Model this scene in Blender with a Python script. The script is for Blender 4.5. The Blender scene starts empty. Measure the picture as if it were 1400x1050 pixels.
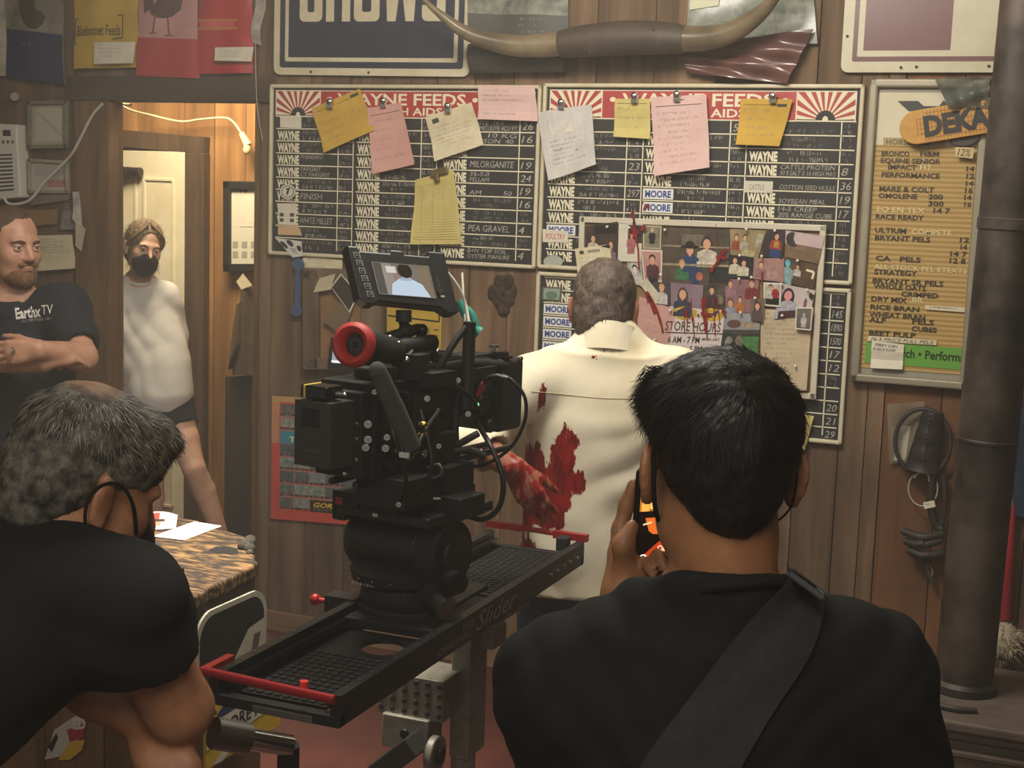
import bpy, bmesh, math, random
import numpy as np
from mathutils import Vector, Matrix, noise
from mathutils.bvhtree import BVHTree
SC = bpy.context.scene
COL = SC.collection
rad = math.radians

# ---------------------------------------------------------------- camera, world, lights, exposure
CAM = Vector((0.0, -5.0188, 1.85))
YAW, PITCH, ROLL, FPX = rad(22.1), rad(7.6), rad(1.96), 1950.0
_f = Vector((-math.sin(YAW)*math.cos(PITCH), math.cos(YAW)*math.cos(PITCH), -math.sin(PITCH)))
_r0 = _f.cross(Vector((0, 0, 1))).normalized()
_u0 = _r0.cross(_f)
_r = _r0*math.cos(ROLL) + _u0*math.sin(ROLL)
_u = -_r0*math.sin(ROLL) + _u0*math.cos(ROLL)
cd = bpy.data.cameras.new('camera')
cd.sensor_fit = 'HORIZONTAL'
cd.sensor_width = 36.0
cd.lens = 36.0*FPX/1400.0
cd.clip_start = 0.05
cam = bpy.data.objects.new('camera', cd)
COL.objects.link(cam)
M3 = Matrix((_r, _u, -_f)).transposed()
cam.matrix_world = Matrix.Translation(CAM) @ M3.to_4x4()
SC.camera = cam

w = bpy.data.worlds.new('world')
SC.world = w
w.use_nodes = True
w.node_tree.nodes['Background'].inputs[0].default_value = (1.0, 0.93, 0.84, 1)
w.node_tree.nodes['Background'].inputs[1].default_value = 0.22

def area(name, loc, target, size, power, col, size_y=None, spread=None):
    l = bpy.data.lights.new(name, 'AREA')
    l.energy = power
    l.color = col
    l.shape = 'RECTANGLE' if size_y else 'SQUARE'
    l.size = size
    if size_y:
        l.size_y = size_y
    if spread:
        l.spread = rad(spread)
    o = bpy.data.objects.new(name, l)
    COL.objects.link(o)
    o.location = loc
    o.rotation_euler = (Vector(target)-Vector(loc)).to_track_quat('-Z', 'Y').to_euler()
    return o

WARM = (1.0, 0.88, 0.70)
area('key_light', (-1.3, -2.1, 3.15), (-1.25, -1.2, 1.3), 0.8, 84, (1.0, 0.93, 0.81), 0.8)
area('wall_light', (-1.0, -1.7, 3.2), (-1.1, 0.0, 1.7), 2.4, 28, WARM, 0.5)
area('table_light', (-2.05, -2.25, 3.1), (-2.05, -2.1, 1.0), 0.3, 15, (1.0, 0.90, 0.76), spread=50)
area('back_room_light', (-3.9, 0.42, 2.72), (-4.2, 1.2, 1.3), 0.5, 54, (1.0, 0.84, 0.58))
area('ceiling_light', (-0.3, -4.9, 3.1), (-0.6, -3.2, 1.3), 1.4, 48, (1.0, 0.92, 0.80))
area('left_light', (-3.2, -2.6, 3.1), (-3.4, -1.2, 1.4), 0.8, 14, WARM)
SC.view_settings.view_transform = 'Standard'
SC.view_settings.look = 'None'
SC.view_settings.gamma = 1.0
SC.view_settings.use_curve_mapping = False
SC.view_settings.exposure = -0.18
SC.cycles.use_denoising = True
SC.cycles.max_bounces = 6
SC.cycles.volume_bounces = 0
SC.cycles.sample_clamp_indirect = 6.0

# ---------------------------------------------------------------- pixel rays: where a point of the photograph stands in the room
def ray(px, py):
    return _f + _r*((px-700)/FPX) + _u*((525-py)/FPX)
def W(px, py, off=0.0):                     # point on the wall plane, off metres in front of it
    d = ray(px, py)
    return CAM + d*((-off-CAM.y)/d.y)
def P(px, py, D):                           # point at depth D
    return CAM + ray(px, py)*D
def H(px, py, z):                           # point on a horizontal plane
    d = ray(px, py)
    return CAM + d*((z-CAM.z)/d.z)

# ---------------------------------------------------------------- materials
def lin(c):
    if isinstance(c, str):
        c = c.lstrip('#')
        c = [int(c[i:i+2], 16)/255 for i in (0, 2, 4)]
    return tuple((x/12.92 if x <= .04045 else ((x+.055)/1.055)**2.4) for x in c[:3]) + (1,)
_MC = {}
def mat(c, rough=.6, metal=0.0, c2=None, scale=30, bump=0.0, bscale=80, emit=0.0, spec=.5, stretch=None, sss=0.0, trans=0.0, alpha=1.0, name=None, coat=0.0, detail=4, lo=.35, hi=.65):
    key = (c, rough, metal, c2, scale, bump, bscale, emit, spec, stretch, sss, trans, alpha, coat, detail, lo, hi)
    if key in _MC:
        return _MC[key]
    m = bpy.data.materials.new(name or 'material')
    m.use_nodes = True
    nt = m.node_tree
    b = nt.nodes['Principled BSDF']
    I = b.inputs
    I['Base Color'].default_value = lin(c)
    I['Roughness'].default_value = rough
    I['Metallic'].default_value = metal
    I['Specular IOR Level'].default_value = spec
    I['Coat Weight'].default_value = coat
    if sss:
        I['Subsurface Weight'].default_value = sss
        I['Subsurface Radius'].default_value = (.012, .005, .003)
        I['Subsurface Scale'].default_value = 1.0
    if trans:
        I['Transmission Weight'].default_value = trans
    if alpha < 1:
        I['Alpha'].default_value = alpha
    if emit:
        I['Emission Color'].default_value = lin(c)
        I['Emission Strength'].default_value = emit
    if c2 or bump:
        tc = nt.nodes.new('ShaderNodeTexCoord')
        mp = nt.nodes.new('ShaderNodeMapping')
        nt.links.new(tc.outputs['Object'], mp.inputs[0])
        if stretch:
            mp.inputs['Scale'].default_value = stretch
    if c2:
        nz = nt.nodes.new('ShaderNodeTexNoise')
        nz.inputs['Scale'].default_value = scale
        nz.inputs['Detail'].default_value = detail
        nz.inputs['Roughness'].default_value = .65
        nt.links.new(mp.outputs[0], nz.inputs['Vector'])
        r = nt.nodes.new('ShaderNodeValToRGB')
        r.color_ramp.elements[0].position = lo
        r.color_ramp.elements[1].position = hi
        r.color_ramp.elements[0].color = lin(c)
        r.color_ramp.elements[1].color = lin(c2)
        nt.links.new(nz.outputs['Fac'], r.inputs[0])
        nt.links.new(r.outputs[0], I['Base Color'])
    if bump:
        nz = nt.nodes.new('ShaderNodeTexNoise')
        nz.inputs['Scale'].default_value = bscale
        nz.inputs['Detail'].default_value = 3
        nt.links.new(mp.outputs[0], nz.inputs['Vector'])
        bp = nt.nodes.new('ShaderNodeBump')
        bp.inputs['Strength'].default_value = bump
        bp.inputs['Distance'].default_value = .002
        nt.links.new(nz.outputs['Fac'], bp.inputs['Height'])
        nt.links.new(bp.outputs[0], I['Normal'])
    _MC[key] = m
    return m

def wood(name, c1, c2, c3, scale=1.0, rough=.75, axis='z', island=.35):
    """plank wood: grain stretched along one axis, tone differs plank by plank, knots and worn patches"""
    m = bpy.data.materials.new(name)
    m.use_nodes = True
    nt = m.node_tree
    N, L = nt.nodes.new, nt.links.new
    b = nt.nodes['Principled BSDF']
    b.inputs['Roughness'].default_value = rough
    b.inputs['Specular IOR Level'].default_value = .3
    g = N('ShaderNodeNewGeometry')
    tc = N('ShaderNodeTexCoord')
    mp = N('ShaderNodeMapping')
    mp.inputs['Scale'].default_value = {'z': (8, 8, .6), 'x': (.6, 8, 8), 'y': (8, .6, 8)}[axis]
    comb = N('ShaderNodeCombineXYZ')
    mul = N('ShaderNodeMath'); mul.operation = 'MULTIPLY'; mul.inputs[1].default_value = 37.0
    L(g.outputs['Random Per Island'], mul.inputs[0])
    for i in range(3):
        L(mul.outputs[0], comb.inputs[i])
    add = N('ShaderNodeVectorMath'); add.operation = 'ADD'
    L(tc.outputs['Object'], mp.inputs[0])
    L(mp.outputs[0], add.inputs[0]); L(comb.outputs[0], add.inputs[1])
    nz = N('ShaderNodeTexNoise'); nz.inputs['Scale'].default_value = 1.6*scale; nz.inputs['Detail'].default_value = 7; nz.inputs['Roughness'].default_value = .62; nz.inputs['Distortion'].default_value = .6
    L(add.outputs[0], nz.inputs['Vector'])
    ramp = N('ShaderNodeValToRGB')
    e = ramp.color_ramp.elements
    e[0].position, e[1].position = .28, .74
    e[0].color, e[1].color = lin(c1), lin(c3)
    x = e.new(.5); x.color = lin(c2)
    L(nz.outputs['Fac'], ramp.inputs[0])
    n2 = N('ShaderNodeTexNoise'); n2.inputs['Scale'].default_value = 1.7; n2.inputs['Detail'].default_value = 5
    L(tc.outputs['Object'], n2.inputs['Vector'])
    hsv = N('ShaderNodeHueSaturation')
    mr = N('ShaderNodeMapRange'); mr.inputs[3].default_value = 1-island; mr.inputs[4].default_value = 1+island
    L(g.outputs['Random Per Island'], mr.inputs[0])
    mr2 = N('ShaderNodeMapRange'); mr2.inputs[1].default_value = .3; mr2.inputs[2].default_value = .7; mr2.inputs[3].default_value = .72; mr2.inputs[4].default_value = 1.25
    L(n2.outputs['Fac'], mr2.inputs[0])
    mm = N('ShaderNodeMath'); mm.operation = 'MULTIPLY'
    L(mr.outputs[0], mm.inputs[0]); L(mr2.outputs[0], mm.inputs[1])
    L(mm.outputs[0], hsv.inputs['Value'])
    L(ramp.outputs[0], hsv.inputs['Color'])
    L(hsv.outputs[0], b.inputs['Base Color'])
    bp = N('ShaderNodeBump'); bp.inputs['Strength'].default_value = .35; bp.inputs['Distance'].default_value = .004
    L(nz.outputs['Fac'], bp.inputs['Height']); L(bp.outputs[0], b.inputs['Normal'])
    return m

# ---------------------------------------------------------------- object helpers
def tag(o, label=None, cat=None, group=None, kind=None):
    if label: o['label'] = label
    if cat: o['category'] = cat
    if group: o['group'] = group
    if kind: o['kind'] = kind
    return o
def thing(name, label, cat, loc, group=None):
    o = bpy.data.objects.new(name, None)
    COL.objects.link(o)
    o.location = Vector(loc)
    o.empty_display_size = .05
    return tag(o, label, cat, group)
def origin_of(o):
    p = Vector((0, 0, 0))
    while o is not None:
        p = p + Vector(o.location)
        o = o.parent
    return p
def link_mesh(me, name, parent=None, loc=None):
    o = bpy.data.objects.new(name, me)
    COL.objects.link(o)
    if parent is not None:
        o.parent = parent
    elif loc is not None:
        o.location = loc
    return o

_TXT = {}
def glyphs(s, bold=0.0, shear=0.0, res=2):
    k = (s, bold, shear, res)
    if k not in _TXT:
        cu = bpy.data.curves.new('lettering', 'FONT')
        cu.body = s
        cu.size = 1.0
        cu.offset = bold
        cu.shear = shear
        cu.resolution_u = res
        cu.fill_mode = 'FRONT'
        ob = bpy.data.objects.new('lettering', cu)
        me = bpy.data.meshes.new_from_object(ob)
        v = np.empty(len(me.vertices)*3); me.vertices.foreach_get('co', v)
        f = [tuple(p.vertices) for p in me.polygons]
        bpy.data.objects.remove(ob); bpy.data.curves.remove(cu); bpy.data.meshes.remove(me)
        _TXT[k] = (v.reshape(-1, 3)[:, :2], f)
    return _TXT[k]

class Fr:
    """a flat or gently curled sheet: u across, v down, both 0..1"""
    def __init__(s, TL, TR, BR, BL, n=(0, -1, 0), curl=None):
        s.c = [Vector(p) for p in (TL, TR, BR, BL)]
        s.n = Vector(n); s.curl = curl
    def __call__(s, u, v, lift=0.0):
        a, b, c, d = s.c
        p = (a*(1-u)+b*u)*(1-v) + (d*(1-u)+c*u)*v
        return p + s.n*(lift + (s.curl(u, v) if s.curl else 0))
    def w(s): return (s.c[1]-s.c[0]).length
    def h(s): return (s.c[3]-s.c[0]).length
def frpx(c4, off, curl=None):
    return Fr(*[W(x, y, off) for x, y in c4], curl=curl)

class MB:
    def __init__(s):
        s.v, s.f, s.mi, s.mats = [], [], [], []
    def m(s, mt):
        if mt not in s.mats:
            s.mats.append(mt)
        return s.mats.index(mt)
    def add(s, vs, fs, mt):
        b = len(s.v); i = s.m(mt)
        s.v.extend(tuple(x) for x in vs)
        for f in fs:
            s.f.append(tuple(b+k for k in f)); s.mi.append(i)
        return s
    def box(s, c, sz, mt, rot=None):
        c = Vector(c); hx = [x/2 for x in sz]
        vs = []
        for z in (-1, 1):
            for x, y in ((-1, -1), (1, -1), (1, 1), (-1, 1)):
                p = Vector((x*hx[0], y*hx[1], z*hx[2]))
                if rot is not None: p = rot @ p
                vs.append(c+p)
        return s.add(vs, [(3, 2, 1, 0), (4, 5, 6, 7), (0, 1, 5, 4), (1, 2, 6, 5), (2, 3, 7, 6), (3, 0, 4, 7)], mt)
    def cyl(s, a, b, r0, mt, r1=None, n=18, caps=True):
        a, b = Vector(a), Vector(b); r1 = r0 if r1 is None else r1
        q = (b-a).to_track_quat('Z', 'Y').to_matrix()
        vs = []
        for p, r in ((a, r0), (b, r1)):
            for k in range(n):
                t = 2*math.pi*k/n
                vs.append(p + q @ Vector((r*math.cos(t), r*math.sin(t), 0)))
        fs = [(k, (k+1) % n, n+(k+1) % n, n+k) for k in range(n)]
        if caps: fs += [tuple(range(n-1, -1, -1)), tuple(range(n, 2*n))]
        return s.add(vs, fs, mt)
    def lathe(s, prof, o, mt, axis=(0, 0, 1), n=28):
        """prof: list of (radius, height) from one end to the other"""
        o = Vector(o); q = Vector(axis).to_track_quat('Z', 'Y').to_matrix()
        vs, fs = [], []
        for r, h in prof:
            for k in range(n):
                t = 2*math.pi*k/n
                vs.append(o + q @ Vector((r*math.cos(t), r*math.sin(t), h)))
        for i in range(len(prof)-1):
            for k in range(n):
                fs.append((i*n+k, i*n+(k+1) % n, (i+1)*n+(k+1) % n, (i+1)*n+k))
        fs += [tuple(range(n-1, -1, -1)), tuple((len(prof)-1)*n+k for k in range(n))]
        return s.add(vs, fs, mt)
    def tube(s, pts, r, mt, n=8, smooth=6, caps=True):
        pts = [Vector(p) for p in pts]
        rs = r if isinstance(r, (list, tuple)) else [r]*len(pts)
        if smooth and len(pts) > 2:
            out, ro = [], []
            for i in range(len(pts)-1):
                p0, p1, p2, p3 = pts[max(i-1, 0)], pts[i], pts[i+1], pts[min(i+2, len(pts)-1)]
                for k in range(smooth):
                    t = k/smooth
                    out.append(.5*((2*p1) + (p2-p0)*t + (2*p0-5*p1+4*p2-p3)*t*t + (3*p1-p0-3*p2+p3)*t**3))
                    ro.append(rs[i]*(1-t)+rs[i+1]*t)
            out.append(pts[-1]); ro.append(rs[-1]); pts, rs = out, ro
        vs, fs = [], []
        up = None
        for i, p in enumerate(pts):
            d = (pts[min(i+1, len(pts)-1)] - pts[max(i-1, 0)]).normalized()
            if up is None:
                up = d.orthogonal().normalized()
            else:
                up = (up - d*up.dot(d))
                up = up.normalized() if up.length > 1e-6 else d.orthogonal().normalized()
            sd = d.cross(up)
            for k in range(n):
                t = 2*math.pi*k/n
                vs.append(p + up*(math.cos(t)*rs[i]) + sd*(math.sin(t)*rs[i]))
        for i in range(len(pts)-1):
            for k in range(n):
                fs.append((i*n+k, i*n+(k+1) % n, (i+1)*n+(k+1) % n, (i+1)*n+k))
        if caps: fs += [tuple(range(n-1, -1, -1)), tuple((len(pts)-1)*n+k for k in range(n))]
        return s.add(vs, fs, mt)
    def sph(s, c, r, mt, n=14, rot=None):
        c = Vector(c); r = (r, r, r) if not hasattr(r, '__len__') else r
        vs, fs = [], []
        for i in range(n//2+1):
            a = math.pi*i/(n//2)
            for k in range(n):
                t = 2*math.pi*k/n
                p = Vector((r[0]*math.sin(a)*math.cos(t), r[1]*math.sin(a)*math.sin(t), r[2]*math.cos(a)))
                vs.append(c + (rot @ p if rot is not None else p))
        for i in range(n//2):
            for k in range(n):
                fs.append((i*n+k, (i+1)*n+k, (i+1)*n+(k+1) % n, i*n+(k+1) % n))
        return s.add(vs, fs, mt)
    def prism(s, poly, fn, d0, d1, mt):
        """poly: 2-D outline; fn(x, y, d) gives the place"""
        n = len(poly)
        vs = [fn(x, y, d0) for x, y in poly] + [fn(x, y, d1) for x, y in poly]
        fs = [tuple(range(n)), tuple(range(2*n-1, n-1, -1))] + [(k, n+k, n+(k+1) % n, (k+1) % n) for k in range(n)]
        return s.add(vs, fs, mt)
    # ---- things drawn on a sheet
    def sheet(s, fr, mt, nu=6, nv=6, th=.0008, lift=0.0, back=None):
        vs = []
        for d in (0, -th):
            for j in range(nv+1):
                for i in range(nu+1):
                    vs.append(fr(i/nu, j/nv, lift+d))
        k = (nu+1)*(nv+1)
        ix = lambda i, j: j*(nu+1)+i
        F1 = [(ix(i, j), ix(i, j+1), ix(i+1, j+1), ix(i+1, j)) for j in range(nv) for i in range(nu)]
        fs = F1 + [tuple(k+q for q in reversed(f)) for f in F1]
        ring = [ix(i, 0) for i in range(nu)] + [ix(nu, j) for j in range(nv)] + [ix(i, nv) for i in range(nu, 0, -1)] + [ix(0, j) for j in range(nv, 0, -1)]
        fs += [(ring[q], ring[(q+1) % len(ring)], k+ring[(q+1) % len(ring)], k+ring[q]) for q in range(len(ring))]
        return s.add(vs, fs, mt)
    def rect(s, fr, u0, v0, u1, v1, mt, lift=.0006, nu=1, nv=1):
        vs = [fr(u0+(u1-u0)*i/nu, v0+(v1-v0)*j/nv, lift) for j in range(nv+1) for i in range(nu+1)]
        return s.add(vs, [(j*(nu+1)+i, (j+1)*(nu+1)+i, (j+1)*(nu+1)+i+1, j*(nu+1)+i+1) for j in range(nv) for i in range(nu)], mt)
    def poly(s, fr, pts, mt, lift=.0006):
        return s.add([fr(u, v, lift) for u, v in pts], [tuple(range(len(pts)))], mt)
    def blob(s, fr, cu, cv, ru, rv, mt, lift=.0008, n=14, a0=0, a1=2*math.pi, rough=0.0, rng=random):
        pts = [(cu, cv)]
        for k in range(n+1):
            t = a0+(a1-a0)*k/n
            q = 1+rough*(rng.random()-.5)
            pts.append((cu+ru*q*math.cos(t), cv+rv*q*math.sin(t)))
        if a1-a0 > 6.28: pts[-1] = pts[1]
        return s.add([fr(u, v, lift) for u, v in pts], [(0, k+2, k+1) for k in range(n)], mt)
    def line(s, fr, pts, wd, mt, lift=.0007):
        """pts in u,v; wd in metres"""
        W_, H_ = fr.w(), fr.h()
        for (a, b), (c, d) in zip(pts[:-1], pts[1:]):
            dx, dy = (c-a)*W_, (d-b)*H_
            L = math.hypot(dx, dy) or 1e-9
            nx, ny = -dy/L*wd/2/W_, dx/L*wd/2/H_
            s.add([fr(a+nx, b+ny, lift), fr(a-nx, b-ny, lift), fr(c-nx, d-ny, lift), fr(c+nx, d+ny, lift)], [(0, 1, 2, 3)], mt)
        return s
    def text(s, fr, t, u0, v0, u1, v1, mt, bold=0.0, shear=0.0, lift=.0008, keep=False, res=2):
        """the words fill the box u0..u1, v0..v1 (v1 is the foot of the letters)"""
        vs, fs = glyphs(t, bold, shear, res)
        if not len(vs): return s
        lo, hi = vs.min(0), vs.max(0)
        h0 = max(hi[1], .3)
        sx = (u1-u0)/max(hi[0]-lo[0], 1e-6)
        if keep:
            sx = min(sx, (v1-v0)*fr.h()/h0/fr.w())
        sy = (v1-v0)/(h0-min(lo[1], 0)*0)
        out = [fr(u0+(x-lo[0])*sx, v1-y*sy, lift) for x, y in vs]
        return s.add(out, fs, mt)
    def scrib(s, fr, u0, v0, u1, v1, mt, seed=0, wd=.0013, lift=.0007, dens=1.0):
        """a line of handwriting too small to read"""
        rg = random.Random(seed)
        hh = (v1-v0)
        cw = hh*fr.h()/fr.w()*.62/dens
        u = u0
        while u < u1-cw:
            if rg.random() < .16:
                u += cw; continue
            n = rg.choice((2, 3, 3, 4))
            pts = [(u+cw*rg.uniform(0, .85), v0+hh*rg.uniform(0, 1)) for _ in range(n)]
            if rg.random() < .5: pts = [(u+cw*.1, v0), (u+cw*.1, v1)] + pts[:2]
            s.line(fr, pts, wd, mt, lift)
            u += cw
        return s
    def build(s, name, parent=None, smooth=None, bevel=0.0, label=None, cat=None, group=None, kind=None, seg=2, loc=None):
        vs = np.array(s.v, float) if s.v else np.zeros((0, 3))
        if parent is not None:
            o0 = np.array(origin_of(parent))
        elif loc is not None:
            o0 = np.array(loc, float)
        else:
            lo, hi = vs.min(0), vs.max(0)
            o0 = np.array([(lo[0]+hi[0])/2, (lo[1]+hi[1])/2, lo[2]])
        me = bpy.data.meshes.new(name)
        me.from_pydata((vs-o0).tolist(), [], s.f)
        for mt in s.mats: me.materials.append(mt)
        me.polygons.foreach_set('material_index', s.mi)
        if smooth:
            me.shade_smooth()
            me.set_sharp_from_angle(angle=rad(smooth))
        me.update()
        o = link_mesh(me, name, parent, None if parent is not None else Vector(o0))
        if bevel:
            b = o.modifiers.new('bevel', 'BEVEL')
            b.width = bevel; b.segments = seg; b.limit_method = 'ANGLE'; b.angle_limit = rad(40)
        if parent is None:
            tag(o, label, cat, group, kind)
        elif label:
            o['label'] = label
        return o
def copy_thing(o):
    c = o.copy(); COL.objects.link(c)
    for ch in o.children:
        d = ch.copy(); COL.objects.link(d); d.parent = c
        for g in ch.children:
            e = g.copy(); COL.objects.link(e); e.parent = d
    return c

# ================================================================ the room
WALLW = wood('weathered_plank_wood', '#403125', '#69523d', '#866d54', 1.0, island=.25)
DARKW = wood('dark_old_beam_wood', '#2c231b', '#46382b', '#5d4b39', 1.0, axis='x', island=.1)
POSTW = wood('door_post_wood', '#46341f', '#6a5032', '#8b6c47', 1.0, island=.15)
BACKW = wood('amber_plank_wood', '#6e4b28', '#936a3d', '#b08450', .8, island=.12)
ORNGW = wood('orange_plank_wood', '#4d3120', '#6e492e', '#82583a', .8, island=.1)
BASEW = wood('pale_baseboard_wood', '#5f4833', '#86684b', '#a08260', 1.0, axis='x', island=.1)

def floor_mat():
    m = mat('#4a241e', .55, c2='#613229', scale=3.5, bump=.15, bscale=40, detail=8, name='worn_red_floor_paint')
    return m
b = MB(); b.box((-1.5, -1.6, -.05), (9.4, 8.6, .1), floor_mat())
b.build('floor', kind='structure')
b = MB(); b.box((-1.5, -1.6, 3.3), (9.4, 8.6, .08), mat('#4a3d30', .9, c2='#5c4c3c', scale=6, name='ceiling_boards'))
b.build('ceiling', kind='structure')

rng = random.Random(5)
def planks(mb, x0, x1, z0, z1, y, mt, wmin=.13, wmax=.27, th=.03, seams=None, sgn=1):
    xs = [x0]
    if seams: xs += [s for s in seams if x0 < s < x1]
    else:
        while xs[-1] < x1-.12: xs.append(min(x1, xs[-1]+rng.uniform(wmin, wmax)))
        if xs[-1] >= x1-1e-6: xs.pop()
    xs.append(x1)
    for a, c in zip(xs[:-1], xs[1:]):
        j = rng.uniform(-.002, .0025)
        mb.box(((a+c)/2, y+sgn*(th/2)+j, (z0+z1)/2), (c-a-.004, th, z1-z0), mt)
DXL, DXR, DZ = -3.905, -3.19, 2.178
b = MB()
planks(b, -6.1, -4.087, 0, 3.26, 0, WALLW)
planks(b, -4.087, DXR, 2.28, 3.26, 0, WALLW)
sx = [W(*q).x for q in ((418, 600), (472, 600), (545, 800), (590, 440), (640, 440), (693, 420), (1083, 671), (1140, 700))]
planks(b, DXR, sx[-1]+.09, 0, 3.26, 0, WALLW, seams=[DXR+.075]+sx[:-2]+[-1.75, -1.53, -1.3, -1.08]+sx[-2:])
xo = W(1211, 521).x
planks(b, sx[-1]+.09, xo, 0, 3.26, 0, WALLW)
planks(b, xo, xo+.34, 0, 3.26, .004, ORNGW, seams=[xo+.19])
planks(b, xo+.34, 2.2, 0, 3.26, 0, WALLW)
for x0, x1, z0, z1 in ((-6.1, -3.95, 0, 3.26), (-3.95, DXR, 2.2, 3.26), (DXR, 2.2, 0, 3.26)):
    b.box(((x0+x1)/2, .065, (z0+z1)/2), (x1-x0, .06, z1-z0), mat('#1d1611', .9))
b.build('wall_back', kind='structure')
b = MB(); b.box((-3.62, .02, 2.229), (1.03, .085, .102), DARKW); b.build('trim_1', kind='structure', bevel=.006)
b = MB(); b.box((-3.996, .03, 1.09), (.18, .10, 2.176), POSTW); b.build('trim_2', kind='structure', bevel=.004)
b = MB(); b.box((DXR+.012, .055, 1.09), (.02, .14, 2.176), POSTW); b.build('trim_3', kind='structure')
b = MB(); b.box(((DXR+2.2)/2, -.009, .0415), (2.2-DXR, .018, .083), BASEW); b.build('baseboard_back', kind='structure', bevel=.003)
b = MB(); b.box((2.22, -2.5, 1.63), (.06, 5.1, 3.26), WALLW); b.build('wall_right', kind='structure')
b = MB(); b.box((-6.13, -2.5, 1.63), (.06, 5.1, 3.26), WALLW); b.build('wall_left', kind='structure')
# the room beyond the doorway
b = MB(); planks(b, -5.9, -2.75, 0, 3.26, 1.25, BACKW, .11, .2)
b.build('wall_far', kind='structure')
b = MB(); b.box((-5.92, .68, 1.63), (.05, 1.15, 3.26), BACKW); b.box((-2.72, .68, 1.63), (.05, 1.15, 3.26), BACKW)
b.build('wall_side', kind='structure')
# white panelled door, its frame, its closer
WHITE = mat('#dcd3b8', .45, c2='#cfc4a4', scale=5, name='old_white_paint')
droot = thing('door_1', None, None, (-4.6, 1.2, 0)); droot['kind'] = 'structure'
b = MB()
x0, x1 = -4.93, -4.375
b.box(((x0+x1)/2, 1.21, 1.02), (x1-x0, .035, 1.97), WHITE)
for z0, z1 in ((.14, .50), (.60, 1.12), (1.22, 1.86)):
    for xa, xb in ((x0+.07, x0+.25), (x1-.25, x1-.07)):
        for q in ((xa, (z0+z1)/2, .016, z1-z0), (xb, (z0+z1)/2, .016, z1-z0), ((xa+xb)/2, z0, xb-xa, .016), ((xa+xb)/2, z1, xb-xa, .016)):
            b.box((q[0], 1.19, q[1]), (q[2], .012, q[3]), WHITE)
b.build('door_leaf', droot, bevel=.003)
b = MB(); b.cyl((-4.44, 1.19, 1.0), (-4.44, 1.14, 1.0), .012, mat('#5a4a30', .3, 1)); b.sph((-4.44, 1.125, 1.0), .028, mat('#5a4a30', .3, 1))
b.build('door_handle', droot, smooth=50)
DKF = wood('dark_door_frame_wood', '#33261a', '#4d3a28', '#634b33', 1.0, island=.1)
b = MB()
b.box((-4.315, 1.215, 1.0), (.115, .06, 2.0), DKF)
b.box((-4.985, 1.215, 1.0), (.10, .06, 2.0), DKF)
b.box((-4.65, 1.22, 2.06), (.78, .055, .09), DKF, Matrix.Rotation(rad(3.2), 3, 'Y'))
b.build('door_frame', droot, bevel=.004)
b = MB(); b.box((-4.79, 1.155, 1.895), (.19, .055, .05), mat('#3a332b', .4, .6))
b.cyl((-4.70, 1.155, 1.895), (-4.62, 1.155, 1.895), .024, mat('#3a332b', .4, .6))
b.box((-4.86, 1.16, 1.96), (.14, .03, .09), mat('#4a3c2c', .7))
b.build('door_closer', droot, smooth=40, bevel=.003)

# ================================================================ things on the wall
PAPERW, PAPERC = mat('#d9d2c0', .8, c2='#c9c0aa', scale=14, name='white_paper'), mat('#d8cdb0', .8, c2='#c6b994', scale=14, name='cream_paper')
INK, CHALK, CHALKD = mat('#3c3a38', .8), mat('#b9b4a6', .9, c2='#8d897e', scale=60), mat('#8f8b82', .9, c2='#66635d', scale=60)
BLACKBD = mat('#1b1b1c', .65, c2='#262626', scale=12, bump=.05, name='black_chalk_panel')
ENAM, REDP, CREAM = mat('#d2c8ae', .45, c2='#c3b796', scale=9, name='cream_enamel'), mat('#a02e30', .5, c2='#b03a3a', scale=7), mat('#dfd6b8', .6)
STEEL, CHROME, BLACK, RUB = mat('#8d8a84', .35, 1.0), mat('#d8d6d0', .12, 1.0), mat('#101011', .45), mat('#0c0c0c', .75)
GREYL = mat('#c8c2b0', .7)

def starburst(b, fr, u0, v0, u1, v1):
    b.rect(fr, u0, v0, u1, v1, REDP, .0010)
    cu, cv = (u0+u1)/2, v1
    W_, H_ = fr.w(), fr.h()
    n = 11
    edge = lambda t: min(((u1-u0)/2)/max(abs(math.cos(t)), 1e-6), ((v1-v0)*H_/W_)/max(math.sin(t), 1e-6))
    for k in range(n):
        a, c = math.pi*(k+.28)/n, math.pi*(k+.78)/n
        pts = [(cu, cv)]
        for t in (a, c):
            d = edge(t); pts.append((cu+math.cos(t)*d, cv-math.sin(t)*d*W_/H_))
        b.poly(fr, pts, CREAM, .0014)
    b.blob(fr, cu, cv, .17*(u1-u0), .36*(v1-v0), BLACKBD, .0018, a0=math.pi, a1=2*math.pi)
    b.blob(fr, cu, cv-.02*(v1-v0), .05*(u1-u0), .15*(v1-v0), CREAM, .0022, a0=math.pi, a1=2*math.pi)
    b.rect(fr, u0, v1-.05*(v1-v0), u1, v1, BLACKBD, .0020)
    for (a, c, d, e) in ((u0, v0, u1, v0), (u0, v0, u0, v1), (u1, v0, u1, v1), (u0, v1, u1, v1)):
        b.line(fr, [(a, c), (d, e)], .004, CREAM, .0024)

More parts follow.
